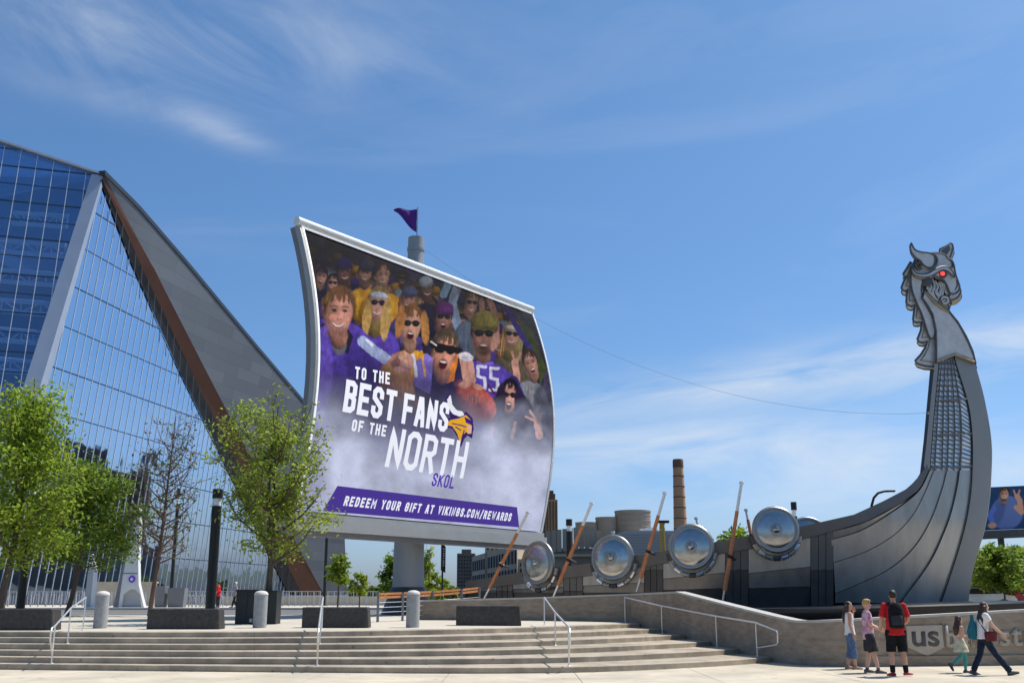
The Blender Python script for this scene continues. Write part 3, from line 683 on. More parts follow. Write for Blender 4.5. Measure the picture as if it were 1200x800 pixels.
def facade(u, N_, P0, polyw, du, dv, glass, sk=0.0):
    v = N_.cross(u); v = v if v.z > 0 else -v; v.normalize(); v0 = v; v = v + u * sk
    # mullions follow the slope of the plane
    def uv(p): q = p - P0; b_ = q.dot(v0); return (q.dot(u) - sk * b_, b_)
    def W(a, b, o=0): return P0 + u * a + v * b + N_ * o
    poly = [uv(p) for p in polyw]; us = [p[0] for p in poly]; vs_ = [p[1] for p in poly]
    fac = MB(); frame = bpy.data.objects.new('curtain_wall', None); COL.objects.link(frame); frame.parent = ST; frame.matrix_parent_inverse = parent_inv(ST)
    cells = []
    U = np.arange(math.floor(min(us) / du) * du, max(us) + du, du); V = np.arange(math.floor(min(vs_) / dv) * dv, max(vs_) + dv, dv)
    for a in U:
        for b in V:
            c = clip_rect(poly, a + .05, a + du - .05, b + .05, b + dv - .05)
            if len(c) >= 3 and parea(c) > .25:
                px = [proj(W(*q)) for q in c]; cells.append((parea(px), c))
    cells.sort(key=lambda t: -t[0])
    rest = MB()
    for i, (ar, c) in enumerate(cells):
        cx = sum(q[0] for q in c) / len(c); cy = sum(q[1] for q in c) / len(c)
        tilt = (random.uniform(-.004, .004), random.uniform(-.004, .004))
        pts = [W(q[0], q[1], (q[0] - cx) * tilt[0] + (q[1] - cy) * tilt[1]) for q in c]
        if i < 295 and ar > 40:
            m = MB(); m.prism(pts, -N_ * .03); m.build('pane', glass, frame)
        else: rest.prism(pts, -N_ * .03)
    if rest.v: tag(rest.build('far_panes', glass, frame), kind='stuff')
    for k, a in enumerate(U):
        c = clip_rect(poly, a - .01, a + .01, min(vs_) - 1, max(vs_) + 1)
        if len(c) >= 3:
            b0 = min(q[1] for q in c); b1 = max(q[1] for q in c)
            if b1 - b0 > 1.0:
                m = MB(); m.prism([W(a - .024, b0, .05), W(a + .024, b0, .05), W(a + .024, b1, .05), W(a - .024, b1, .05)], -N_ * .22); m.build('mullion', M['mullion'], frame)
    for k, b in enumerate(V):
        c = clip_rect(poly, min(us) - 1, max(us) + 1, b - .01, b + .01)
        if len(c) >= 3:
            a0 = min(q[0] for q in c); a1 = max(q[0] for q in c)
            h = .05 if k % 2 == 0 else .02
            if a1 - a0 > 1.0:
                m = MB(); m.prism([W(a0, b - h, .045), W(a1, b - h, .045), W(a1, b + h, .045), W(a0, b + h, .045)], -N_ * .17); m.build('transom', M['transom'], frame)
    return W
# face A (left): bounded by roof edge, prow edge
A1 = on(-140, 121, NA, PT); ga = -8.0
gA = PT + prow * (ga * -0 + (1.2 - PT.z)); A2 = A1 + (gA - PT) ; A2 = A1 + (NA.cross(uA) * (1 if NA.cross(uA).z < 0 else -1)).normalized() * ((A1.z - 1.2) / abs(NA.cross(uA).normalized().z))
strip = 1.05
facade(uA, NA, PT, [PT - uA * strip, gA - uA * (strip * 1.5), A2, A1], 1.62, 2.08, M['glassA'], .0)
# face B (right, receding)
GB = [on(118, 214, NB, PT), on(185, 382, NB, PT), on(240, 497, NB, PT), on(335, 680, NB, PT)]
gB = GB[-1].copy(); gB.z = 1.2
sB = 1.0
facade(uB, NB, PT, [PT + uB * .3, GB[0] + uB * 1.0, GB[1], GB[2], GB[3], Vector((GB[3].x, GB[3].y, 1.2)) + uB * 3, gA + uB * (sB * 1.6)], 1.3, 4.3, M['glassB'], .11)
# silver corner panel wrapping the prow
m = MB(); o = .12
a0 = PT + NA * o + NB * o; b0 = gA + NA * o + NB * o
m.add([PT - uA * strip + NA * o, a0, PT + uB * .3 + NB * o, gA - uA * strip * 1.5 + NA * o, b0, gA + uB * sB * 1.6 + NB * o,
       PT - uA * strip - NA * .3, PT + uB * .3 - NB * .3, gA - uA * strip * 1.5 - NA * .3, gA + uB * sB * 1.6 - NB * .3],
      [(0, 1, 4, 3), (1, 2, 5, 4), (0, 3, 8, 6), (2, 7, 9, 5), (0, 6, 7, 2, 1), (3, 4, 5, 9, 8), (6, 8, 9, 7)])
m.build('corner_panel', M['silver'], ST)
# roof edge fascia of face A
m = MB(); up = (A1 - PT).normalized(); vA = NA.cross(uA); vA = (vA if vA.z > 0 else -vA).normalized()
m.prism([A1 + NA * .25, PT + NA * .25, PT + NA * .25 + vA * .22, A1 + NA * .25 + vA * .3], -NA * 1.2); m.build('roof_fascia', M['silver'], ST)
# dark reveal + brown soffit + zinc wing
OUT = [on(122, 206, NB, PT + NB * .3), on(180, 314, NB, PT + NB * .8), on(247, 445, NB, PT + NB * 1.0), on(312, 569, NB, PT + NB * 1.1), on(379, 696, NB, PT + NB * 1.2)]
MIDp = [on(119.5, 210, NB, PT + NB * .25), on(165, 310, NB, PT + NB * .4), on(228, 443, NB, PT + NB * .4), on(292, 571, NB, PT + NB * .4), on(354, 696, NB, PT + NB * .4)]
GL = [on(117.5, 212, NB, PT + NB * .12), on(155, 310, NB, PT + NB * .12), on(211, 436, NB, PT + NB * .12), on(275, 567, NB, PT + NB * .12), on(336, 692, NB, PT + NB * .12)]
def band(name, a, b, mt, th, nn):
    a = [Vector(p) for p in a]; b = [Vector(p) for p in b]
    m = MB(); n = len(a); m.slab([a, b], [[p + nn * th for p in a], [p + nn * th for p in b]]); return m.build(name, mt, ST)
band('dark_reveal', GL, MIDp, M['darkreveal'], .4, uB)
gp = ([117.5, 155, 211, 275, 336], [212, 310, 436, 567, 692]); mp_ = ([119.5, 165, 228, 292, 354], [210, 310, 443, 571, 696])
for x in np.arange(128, 340, 7.5):
    yG = np.interp(x, *gp); yM = np.interp(x + .8, *mp_)
    if yG - yM > 3:
        m = MB(); m.tube([on(x, yG - .5, NB, PT + NB * .5), on(x + 1.2, yM, NB, PT + NB * .5)], .045, 4); m.build('reveal_fin', M['fin'], ST)
band('soffit', MIDp, OUT, M['brownsoffit'], .5, uB)
Zt = [on(122, 205, NB, PT + NB * .4), on(163, 246, NB, PT + NB * .9), on(222, 314, NB, PT + NB * 1.5), on(300, 407.5, NB, PT + NB * 2.5), on(352, 468, NB, PT + NB * 3.2), on(399, 523, NB, PT + NB * 4)]
n_z = Vector((nB.x, nB.y, .35)).normalized()
zb_ = [OUT[0], OUT[1], OUT[2], OUT[3], OUT[4], on(407, 697, NB, PT + NB * 2.5)]
zr = resample(Zt, 24); zl = resample(zb_, 24)
m = MB(); rows = []
for k in range(9):
    f = k / 8; rows.append([Vector(zl[i]).lerp(Vector(zr[i]), f) for i in range(24)])
vs = [p for r in rows for p in r]; m.add(vs, [(r * 24 + c, r * 24 + c + 1, (r + 1) * 24 + c + 1, (r + 1) * 24 + c) for r in range(8) for c in range(23)])
wing = m.build('zinc_wing', M['zinc'], ST, fix=True)
uvl = wing.data.uv_layers.new(name='UVMap')
for lp in wing.data.loops:
    co = wing.data.vertices[lp.vertex_index].co; uvl.data[lp.index].uv = ((co - PT).dot(uB), co.z)
m = MB(); m.slab([[p + NB * .1 for p in Zt], [p + NB * .1 + Vector((0, 0, .5)) for p in Zt]], [[p - NB * 1.4 for p in Zt], [p - NB * 1.4 + Vector((0, 0, .45)) for p in Zt]]); m.build('roof_edge', M['zincdark'], ST)
# closing volumes: end wall behind the wing, roof, back, interior
e1 = Zt[-1]; e2 = Vector(zb_[-1])
bk = Vector((-60, 60, 0))
m = MB(); m.add([e1, e2, e2 + bk, e1 + bk], [(0, 1, 2, 3)]); m.build('end_wall', M['zincdark'], ST)
rf = [PT, *[p + Vector((0, 0, .5)) for p in Zt[1:]]]
m = MB(); far = [p + Vector((-95, 30, 14)) for p in rf]; n = len(rf)
m.slab([rf, far], [[p - Vector((0, 0, .3)) for p in rf], [p - Vector((0, 0, .3)) for p in far]]); m.build('roof_membrane', M['membrane'], ST)
ra = [A1, PT - uA * .5]; rb = [A1 + Vector((-10, 90, -6)), PT + Vector((-95, 60, 10))]
m = MB(); m.slab([ra, rb], [[p - Vector((0, 0, .3)) for p in ra], [p - Vector((0, 0, .3)) for p in rb]]); m.build('roof_membrane', M['membrane'], ST)
# interior: floor decks, seating bowl, white trusses seen through the glass
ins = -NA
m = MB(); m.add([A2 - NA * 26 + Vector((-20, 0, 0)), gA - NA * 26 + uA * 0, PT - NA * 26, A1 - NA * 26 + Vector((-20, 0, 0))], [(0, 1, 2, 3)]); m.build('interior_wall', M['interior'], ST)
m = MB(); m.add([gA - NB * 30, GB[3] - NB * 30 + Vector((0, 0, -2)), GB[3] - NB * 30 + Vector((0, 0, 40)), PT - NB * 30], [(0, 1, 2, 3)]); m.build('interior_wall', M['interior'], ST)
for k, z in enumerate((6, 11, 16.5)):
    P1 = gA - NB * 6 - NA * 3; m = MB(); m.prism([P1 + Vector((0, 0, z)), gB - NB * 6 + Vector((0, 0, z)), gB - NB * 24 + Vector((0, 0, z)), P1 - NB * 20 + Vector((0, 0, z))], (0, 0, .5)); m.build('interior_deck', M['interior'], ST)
rs = random.Random(4)
def truss(p, q, h, bays):
    m = MB(); d = Vector((0, 0, -h))
    m.tube([p, q], .26, 5); m.tube([p + d, q + d], .26, 5)
    for i in range(bays):
        a = p.lerp(q, i / bays); b = p.lerp(q, (i + 1) / bays); m.tube([a, b + d] if i % 2 else [a + d, b], .1, 4); m.tube([a, a + d], .1, 4)
    m.build('roof_truss', M['truss'], ST)
vdn = -vA
for k in range(9):
    s = 3.5 + k * 2.9; a = PT - uA * 3.2 - NA * (3 + 1.2 * k) + vdn * s; b = PT - uA * (9 + 1.4 * k % 5) - NA * (6 + 1.2 * k) + vdn * (s - 1.5); truss(a, b, 1.2, 5)
for k in range(9):
    s = 1.5 + k * 2.7; a = PT - uA * 14.5 - NA * (3 + 1.4 * k) + vdn * s; b = PT - uA * 27 - NA * (6 + 1.4 * k) + vdn * (s - 4.2); truss(a, b, 1.3, 8)
for k in range(5):
    a = PT + uB * (5 + 2 * k) - NB * (4 + k) + Vector((prow.x, prow.y, 1)) * (-9 - 2.6 * k); b = a + uB * 9 + Vector((0, 0, -2.5)); truss(a, b, 1.1, 6)

# ================================================================== SAIL BILLBOARD
S_ = 1.2
ctl = atY(352.5, 264, 36.0 * S_); ctr = atY(622, 366.5, 47.9 * S_)
zt_ = (ctl.z + ctr.z) / 2; ctl.z = zt_; ctr.z = zt_
zbm = (atY(346, 600, 36 * S_).z + atY(634, 622, 47.9 * S_).z) / 2       # lower edge of picture
su = (ctr - ctl); SW = su.length; su.normalize(); sn = Vector((su.y, -su.x, 0))
SH = zt_ - zbm
def sail(u, v, o=0.0):
    # u 0..1 left-right, v 0 top .. 1 bottom
    bul = 1.15 * math.sin(math.pi * min(1, max(0, v)) ** .95) + .55 * v
    return ctl + su * (u * SW) + sn * (bul + o) + Vector((0, 0, -v * SH))
def sail_uv(x, y):
    u, v = .5, .5
    for _ in range(30):
        p = proj(sail(u, v)); e = 1e-4; pu = proj(sail(u + e, v)); pv = proj(sail(u, v + e))
        J = np.array([[(pu[0] - p[0]) / e, (pv[0] - p[0]) / e], [(pu[1] - p[1]) / e, (pv[1] - p[1]) / e]])
        d = np.linalg.solve(J, [x - p[0], y - p[1]]); u += max(-.3, min(.3, d[0])); v += max(-.3, min(.3, d[1]))
    return u, v
mb = atF(478, 700, 50.5); mb.z = plaza_z(50)
SL = thing('sail_billboard', mb, 'giant curved sail-shaped video screen on a grey mast showing cheering crowd in purple', 'billboard')
# ---- painted picture (flat print on the screen)
def vnoise(x, y, seed):
    rs_ = np.random.RandomState(seed); G = rs_.rand(64, 64); xi = np.floor(x).astype(int); yi = np.floor(y).astype(int); fx = x - xi; fy = y - yi
    fx = fx * fx * (3 - 2 * fx); fy = fy * fy * (3 - 2 * fy); g = lambda a, b: G[a % 64, b % 64]
    return (g(xi, yi) * (1 - fx) + g(xi + 1, yi) * fx) * (1 - fy) + (g(xi, yi + 1) * (1 - fx) + g(xi + 1, yi + 1) * fx) * fy
def fbm2(x, y, seed, o=4):
    t = 0; a = .5
    for k in range(o): t = t + a * vnoise(x * 2 ** k, y * 2 ** k, seed + k); a *= .5
    return t
class Paint:
    def __init__(s, X, Y): s.X = X; s.Y = Y; s.C = np.zeros(X.shape + (3,))
    def put(s, mask, c): s.C += (np.array(c) - s.C) * np.clip(mask, 0, 1)[..., None]
    def win(s, x0, x1, y0, y1):
        k = (s.X > x0) & (s.X < x1) & (s.Y > y0) & (s.Y < y1); r = np.flatnonzero(k.any(1)); c = np.flatnonzero(k.any(0))
        if len(r) == 0: return None
        return slice(r[0], r[-1] + 1), slice(c[0], c[-1] + 1)
    def putw(s, w, mask, c): V_ = s.C[w]; V_ += (np.array(c) - V_) * np.clip(mask, 0, 1)[..., None]
    def ell(s, cx, cy, rx, ry, rot, c, soft=.8, a=1):
        R_ = max(rx, ry) * (1 + soft / min(rx, ry)) + 2; w = s.win(cx - R_, cx + R_, cy - R_, cy + R_)
        if w is None: return
        co, si = math.cos(rot), math.sin(rot); dx = s.X[w] - cx; dy = s.Y[w] - cy
        u = (dx * co + dy * si) / rx; v = (-dx * si + dy * co) / ry; d = np.sqrt(u * u + v * v)
        s.putw(w, np.clip((1 - d) * min(rx, ry) / soft + .5, 0, 1) * a, c)
    def poly(s, P, c, a=1):
        w = s.win(min(p[0] for p in P) - 2, max(p[0] for p in P) + 2, min(p[1] for p in P) - 2, max(p[1] for p in P) + 2)
        if w is None: return
        X = s.X[w]; Y = s.Y[w]; ins = np.zeros(X.shape, bool); n = len(P)
        for i in range(n):
            (x1, y1), (x2, y2) = P[i - 1], P[i]; cnd = ((y1 > Y) != (y2 > Y))
            ins ^= cnd & (X < (x2 - x1) * (Y - y1) / (y2 - y1 if y2 != y1 else 1e-9) + x1)
        s.putw(w, ins.astype(float) * a, c)
    def line(s, P, wd, c, a=1):
        for (x1, y1), (x2, y2) in zip(P[:-1], P[1:]):
            w = s.win(min(x1, x2) - wd - 2, max(x1, x2) + wd + 2, min(y1, y2) - wd - 2, max(y1, y2) + wd + 2)
            if w is None: continue
            X = s.X[w]; Y = s.Y[w]; dx, dy = x2 - x1, y2 - y1; L2 = dx * dx + dy * dy + 1e-9; t = np.clip(((X - x1) * dx + (Y - y1) * dy) / L2, 0, 1)
            d = np.hypot(X - x1 - t * dx, Y - y1 - t * dy); s.putw(w, np.clip((wd / 2 - d) / .6 + .5, 0, 1) * a, c)
def lin(r, g, b): return tuple(((c / 255 + .055) / 1.055) ** 2.4 if c > 10 else c / 255 / 12.92 for c in (r, g, b))
NU, NV = 460, 500
U, V = np.meshgrid(np.linspace(0, 1, NU), np.linspace(0, 1, NV))
PTS = np.zeros((NV, NU, 3)); 
for j in range(NV):
    a = np.array(sail(0, j / (NV - 1))); b = np.array(sail(1, j / (NV - 1))); PTS[j] = a + (b - a) * np.linspace(0, 1, NU)[:, None]
# layout coordinates used while drawing the picture
Q = PTS - np.array(CAM); FW = Q[..., 1] * CP + Q[..., 2] * SP
PX = 600 + F * Q[..., 0] / FW; PY = 400 - F * (-Q[..., 1] * SP + Q[..., 2] * CP) / FW
PX0, PY0 = PX, PY
PX = PX0 + (fbm2(PX0 / 5, PY0 / 5, 91, 3) - .45) * 1.8; PY = PY0 + (fbm2(PX0 / 5, PY0 / 5, 95, 3) - .45) * 1.8
pt = Paint(PX, PY)
pt.C[:] = lin(38, 34, 62)
nz = fbm2(PX / 26, PY / 26, 3); pt.put(np.clip((nz - .45) * 3, 0, 1) * .7, lin(70, 62, 110)); 
nz2 = fbm2(PX / 9, PY / 9, 13); pt.put(np.clip((nz2 - .5) * 4, 0, 1) * .45, lin(110, 96, 120)); pt.put(np.clip((.42 - nz2) * 5, 0, 1) * .6, lin(16, 15, 30))
pt.put(np.clip(1 - ((PX - 352) / 60), 0, 1) * np.clip(1 - (PY - 270) / 120, 0, 1), lin(14, 12, 26))
PUR = lin(82, 60, 158); PURD = lin(52, 36, 112); YEL = lin(206, 146, 40); GRY = lin(150, 165, 185); NAV = lin(30, 28, 58); WHT = lin(205, 208, 220)
SK = lin(188, 138, 122); SK2 = lin(160, 114, 100); SKD = lin(120, 82, 72)
def sph(cx, cy, rx, ry, rot, c, soft=.9, a=1, amb=.50, k=.70):
    # ellipse with rounded tonal modelling, as a photograph of a head or shoulder would have
    R_ = max(rx, ry) * 1.1 + 3; w_ = pt.win(cx - R_, cx + R_, cy - R_, cy + R_)
    if w_ is None: return
    co, si = math.cos(rot), math.sin(rot); dx = pt.X[w_] - cx; dy = pt.Y[w_] - cy
    u = (dx * co + dy * si) / rx; v = (-dx * si + dy * co) / ry; d2 = u * u + v * v; nzz = np.sqrt(np.clip(1 - d2, 0, 1))
    tone = np.clip(amb + k * (.45 * u - .55 * v) + .38 * nzz, .15, 1.35)
    mk = np.clip((1 - np.sqrt(d2)) * min(rx, ry) / soft + .5, 0, 1) * a
    V_ = pt.C[w_]; V_ += (np.array(c) * tone[..., None] - V_) * mk[..., None]
def fig(cx, cy, w, h, body, hair, skin=SK, rot=0.0, shades=False, mouth=0, hat=None, beard=False, longh=False, sh=2.3, bh=2.2, dim=0.0, band=None):
    hair = tuple(v * f_ for v, f_ in zip(hair, (.55, .58, .62)))
    d = lambda c: tuple(v * (1 - dim) for v in c)
    co, si = math.cos(rot), math.sin(rot)
    P = lambda u, v: (cx + (u * w) * co - (v * h) * si, cy + (u * w) * si + (v * h) * co)
    if sh > .5:
        sph(cx - w * .1, cy + h * (1.0 + bh * .36), w * sh * .56, h * bh * .45, rot * .3, d(body), 2)
        for q in range(5):
            fx = rr0.uniform(-.8, .8); pt.line([(cx + fx * w * sh * .4, cy + h * 1.0), (cx + fx * w * sh * .5 + rr0.uniform(-4, 4), cy + h * (1.2 + bh * .5))], rr0.uniform(1, 2.4), d(tuple(v * rr0.choice([.5, 1.3]) for v in body)), .35)
    x, y = P(.02, .60); sph(x, y, w * .30, h * .34, 0, d(tuple(v * .62 for v in skin)), 1)
    if longh:
        x, y = P(0, .30); sph(x, y, w * .70, h * .92, rot, d(hair), 1.5)
        for q in range(12):
            u = rr0.choice([-1, 1]) * rr0.uniform(.42, .68); pt.line([P(u * .8, -.3), P(u, .25), P(u * rr0.uniform(.9, 1.1), rr0.uniform(.7, 1.15))], rr0.uniform(.8, 1.6), d(tuple(min(1, v * rr0.uniform(.5, 2.2)) for v in hair)), .6)
    x, y = P(-.01, -.16); sph(x, y, w * .54, h * .50, rot, d(hair), 1.2)
    x, y = P(0, .02); sph(x, y, w * .44, h * .50, rot, d(skin), 1.0); x, y = P(0, .26); sph(x, y, w * .35, h * .33, rot, d(skin), 2.5, .85)
    x, y = P(-.30, .18); pt.ell(x, y, w * .18, h * .36, rot, d(tuple(v * .55 for v in skin)), 4, .55)
    for u in (-.2, .2):
        x, y = P(u, .14); pt.ell(x, y, w * .13, h * .09, rot, d(tuple(min(1, q * f_) for q, f_ in zip(skin, (1.22, 1.08, 1.04)))), 2.5, .5)
    for u in (-.19, .19):
        x, y = P(u, -.05); pt.ell(x, y, w * .16, h * .085, rot, d(tuple(v * .5 for v in skin)), 2, .55)
    x, y = P(.16, -.22); pt.ell(x, y, w * .15, h * .10, rot, d(tuple(min(1, v * 1.3) for v in skin)), 3, .5); x, y = P(0, .55); pt.ell(x, y, w * .3, h * .08, rot, d(tuple(v * .4 for v in skin)), 3, .6)
    # hair line: uneven fringe
    for q in range(int(9 + w * .4)):
        u = rr0.uniform(-.46, .46); v0 = -.50 + .10 * abs(u); pt.line([P(u, v0), P(u + rr0.uniform(-.08, .08), -.30 + .32 * abs(u) ** 1.5 + rr0.uniform(-.05, .05))], max(1, w * .07), d(tuple(min(1, v * rr0.uniform(.5, 1.35)) for v in hair)), .8)
    if hat is not None:
        x, y = P(0, -.38); sph(x, y, w * .55, h * .33, rot, d(hat), 1.2); 
        x, y = P(.02, -.19); pt.ell(x, y, w * .52, h * .06, rot, d(tuple(v * .45 for v in hat)), 1)
    if band is not None:
        x, y = P(0, -.30); sph(x, y, w * .50, h * .13, rot, d(band), 1)
    if shades:
        for u in (-.20, .20):
            x, y = P(u, -.04); pt.ell(x, y, w * .185, h * .10, rot, d(lin(16, 13, 20)), .8); x, y = P(u + .05, -.07); pt.ell(x, y, w * .06, h * .025, rot, d(lin(90, 90, 110)), .8, .6)
        pt.line([P(-.43, -.08), P(.43, -.08)], max(.9, h * .035), d(lin(20, 18, 24)))
    else:
        for u in (-.19, .18):
            x, y = P(u, -.03); pt.ell(x, y, w * .085, h * .032, rot, d(lin(44, 30, 30)), .7, .9)
            pt.line([P(u - .12, -.12), P(u, -.145), P(u + .12, -.12)], max(.8, h * .028), d(lin(80, 52, 40)), .7)
    x, y = P(.05, .12); pt.ell(x, y, w * .05, h * .12, rot, d(tuple(min(1, v * 1.2) for v in skin)), 1.2, .7); x, y = P(-.0, .20); pt.ell(x, y, w * .11, h * .03, rot, d(tuple(v * .55 for v in skin)), 1, .7)
    if mouth:
        x, y = P(0, .36); pt.ell(x, y, w * .17, h * .12 * mouth, rot, d(lin(130, 62, 60)), .8); pt.ell(x, y + h * .01, w * .135, h * .09 * mouth, rot, d(lin(58, 14, 20)), .8); x, y = P(0, .36 - .06 * mouth); pt.ell(x, y, w * .115, h * .026, rot, d(lin(222, 212, 206)), .6)
    else:
        pt.line([P(-.19, .30), P(-.1, .345), P(.0, .36), P(.1, .345), P(.19, .30)], max(1.1, h * .04), d(lin(214, 200, 194))); pt.line([P(-.2, .32), P(-.1, .385), P(.0, .40), P(.1, .385), P(.2, .32)], max(.8, h * .025), d(lin(126, 66, 60)), .8)
    pt.line([P(-.25, .18), P(-.27, .34)], max(.8, h * .02), d(tuple(v * .6 for v in skin)), .5); pt.line([P(.25, .18), P(.27, .34)], max(.8, h * .02), d(tuple(v * .6 for v in skin)), .5)
    if beard:
        x, y = P(0, .46); pt.ell(x, y, w * .30, h * .13, rot, d(hair), 2, .7)
rr0 = random.Random(5)
# distant rows of fans
rr = random.Random(21)
for k in range(34):
    x = 365 + k * 7.6; y = 306 + (x - 365) * .30 + rr.uniform(-14, 26)
    fig(x, y, 11, 15, rr.choice([PURD, NAV, GRY, PURD, lin(120, 100, 60)]), rr.choice([lin(60, 40, 30), lin(30, 22, 20), lin(120, 90, 50)]), rr.choice([SK2, SKD]), rr.uniform(-.2, .2), rr.random() < .4, rr.choice([0, .8, 1.0]), dim=.45, hat=rr.choice([None, None, PURD, YEL]))
for k in range(40):
    x = 380 + (k % 20) * 12.6 + rr.uniform(-4, 4); y = 330 + (k // 20) * 26 + (x - 380) * .27 + rr.uniform(-8, 8)
    fig(x, y, 13, 18, rr.choice([PURD, NAV, PUR, lin(70, 72, 92), NAV]), rr.choice([lin(90, 66, 46), lin(40, 30, 28), lin(140, 108, 66)]), rr.choice([SK2, SKD, SK]), rr.uniform(-.25, .25), rr.random() < .5, rr.choice([0, .8, 1.1]), dim=.3, hat=rr.choice([None, None, PURD, lin(60, 60, 70)]), longh=rr.random() < .3)
pt.ell(385, 303, 30, 18, -.3, lin(26, 20, 40), 6, .8); fig(404, 318, 17, 23, PURD, lin(70, 46, 34), SKD, -.1, dim=.25, hat=PURD)
fig(428, 320, 16, 21, YEL, lin(40, 34, 44), SK2, .1, hat=lin(60, 54, 90), dim=.12)
fig(449, 322, 17, 24, YEL, lin(104, 66, 40), SK, .05, dim=.1, sh=2.8)
fig(479, 350, 17, 22, lin(74, 66, 130), lin(150, 110, 60), SK2, .1, hat=lin(86, 90, 128), longh=True, dim=.05)
fig(500, 338, 15, 21, NAV, lin(40, 30, 30), SKD, -.1, hat=lin(190, 196, 210), dim=.05)
pt.line([(520, 345), (526, 330), (516, 318)], 9, lin(130, 158, 190)); pt.line([(538, 388), (530, 355), (536, 335)], 10, lin(140, 156, 185)); pt.ell(537, 333, 4, 6, 0, SK2)
fig(553, 355, 16, 24, lin(96, 110, 130), lin(116, 84, 50), SK, .15, shades=True, dim=.05)
pt.line([(583, 400), (580, 368), (574, 352)], 7, SK2); pt.line([(566, 372), (564, 352)], 6, SK2)
fig(520, 372, 20, 27, lin(46, 42, 70), lin(56, 36, 30), SK2, .06, shades=True, mouth=.9, hat=lin(104, 42, 118))
fig(600, 392, 19, 26, lin(86, 74, 60), lin(196, 160, 96), SK, .1, shades=True, band=lin(214, 208, 200), longh=True)
pt.poly([(604, 378), (622, 384), (640, 430), (634, 452), (622, 420)], lin(66, 74, 34)); pt.put(np.clip((PX - 598) / 40, 0, 1) * np.clip((400 - PY) / 40, 0, 1), lin(120, 132, 128))
pt.line([(592, 360), (612, 394), (628, 420)], 6, lin(62, 48, 132))
fig(443, 356, 22, 33, PUR, lin(186, 150, 84), SK, .12, shades=True, mouth=0, band=lin(206, 208, 224), longh=True)
pt.ell(452, 375, 6, 24, .1, lin(190, 152, 88), 1); pt.ell(430, 372, 5, 22, .1, lin(176, 138, 76), 1)
fig(622, 425, 17, 26, lin(118, 120, 128), lin(82, 56, 40), SK, -.25, mouth=.8)
pt.line([(600, 470), (606, 440), (603, 424)], 8, SK); pt.line([(603, 424), (600, 412)], 3, SK); pt.line([(606, 424), (610, 413)], 3, SK)
fig(482, 380, 25, 37, YEL, lin(172, 112, 60), lin(206, 152, 128), .1, shades=True, mouth=1.1, sh=2.6)
pt.ell(469, 376, 5, 20, .15, lin(170, 112, 62), 1); pt.ell(498, 384, 5, 20, -.05, lin(180, 124, 66), 1)
# bearded fan with knitted hat and numbered jersey
fig(567, 392, 29, 40, PUR, lin(92, 66, 50), SK2, .06, shades=True, mouth=.7, hat=lin(142, 128, 62), beard=True, sh=2.9, bh=2.6)
pt.ell(580, 400, 5, 12, .3, SK, 1); pt.line([(560, 424), (565, 428), (577, 425)], 3, lin(110, 86, 190))
for gx in (560, 575):
    pt.line([(gx + 9, 430 + (gx - 560) * .12), (gx, 429 + (gx - 560) * .12), (gx, 441 + (gx - 560) * .1), (gx + 8, 443 + (gx - 560) * .1), (gx + 8, 455 + (gx - 560) * .1), (gx - 1, 455 + (gx - 560) * .1)], 3.4, lin(208, 206, 222))
pt.line([(602, 445), (612, 470), (606, 480)], 10, PURD)
# large left man in a purple jacket
sph(398, 422, 42, 46, .1, PUR, 2); pt.ell(374, 438, 16, 52, .05, lin(96, 74, 168), 3, .8); pt.ell(424, 436, 18, 44, -.2, PURD, 4, .7)
pt.poly([(383, 388), (392, 408), (408, 414), (414, 394), (404, 380)], lin(30, 28, 44)); pt.ell(398, 404, 8, 12, 0, lin(96, 96, 112), 1)
fig(398, 365, 35, 47, PUR, lin(150, 100, 60), lin(204, 142, 124), .06, sh=.1, bh=.1)
pt.line([(425, 400), (440, 412), (452, 420)], 13, lin(150, 160, 196)); pt.line([(429, 398), (436, 404)], 3, WHT)
# man with sunglasses pointing
sph(521, 452, 36, 34, .1, lin(40, 34, 68), 2); pt.poly([(486, 424), (500, 414), (508, 420), (504, 462), (486, 452)], lin(120, 104, 190)); pt.line([(484, 416), (488, 440)], 4, WHT); pt.line([(494, 412), (498, 440)], 2.5, YEL)
pt.poly([(508, 412), (538, 414), (532, 446), (520, 450), (510, 436)], lin(214, 124, 44))
fig(521, 412, 30, 42, NAV, lin(120, 96, 74), lin(206, 142, 120), .14, shades=True, mouth=1.3, sh=.1, bh=.1)
pt.line([(507, 404), (538, 411)], 8, lin(20, 16, 22)); pt.line([(505, 400), (511, 404)], 2, lin(220, 220, 220))
sph(472, 424, 13, 12, .2, SK, 1.2); pt.ell(463, 425, 6, 8, 0, SKD, 1.5, .8); pt.line([(464, 432), (478, 436)], 6, SK); pt.ell(474, 420, 7, 4, .3, lin(214, 160, 134), 1.5, .8); pt.line([(462, 418), (452, 428)], 4, SK2)
pt.line([(546, 420), (550, 445)], 15, SK); pt.ell(546, 418, 9, 5, .2, lin(210, 205, 215), 1)
# dark-haired woman, gesturing hand
pt.ell(597, 492, 30, 34, .1, lin(30, 28, 44), 3)
fig(597, 464, 20, 32, lin(34, 30, 50), lin(28, 18, 38), SK, .08, shades=True, mouth=1.25, longh=True, sh=.1, bh=.1)
pt.ell(586, 474, 6, 26, .08, lin(32, 20, 44), 1); pt.ell(609, 478, 6, 26, -.08, lin(36, 22, 50), 1)
pt.line([(632, 510), (630, 494)], 9, SK); 
for dx, dy in ((-14, -6), (-9, -13), (0, -16), (5, -10)): pt.line([(630, 494), (630 + dx, 494 + dy)], 3, SK)
pt.line([(600, 512), (604, 495)], 4, SK2); pt.line([(574, 512), (578, 502)], 5, SK2)
pt.ell(640, 480, 14, 30, -.2, lin(66, 66, 86), 3, .8)
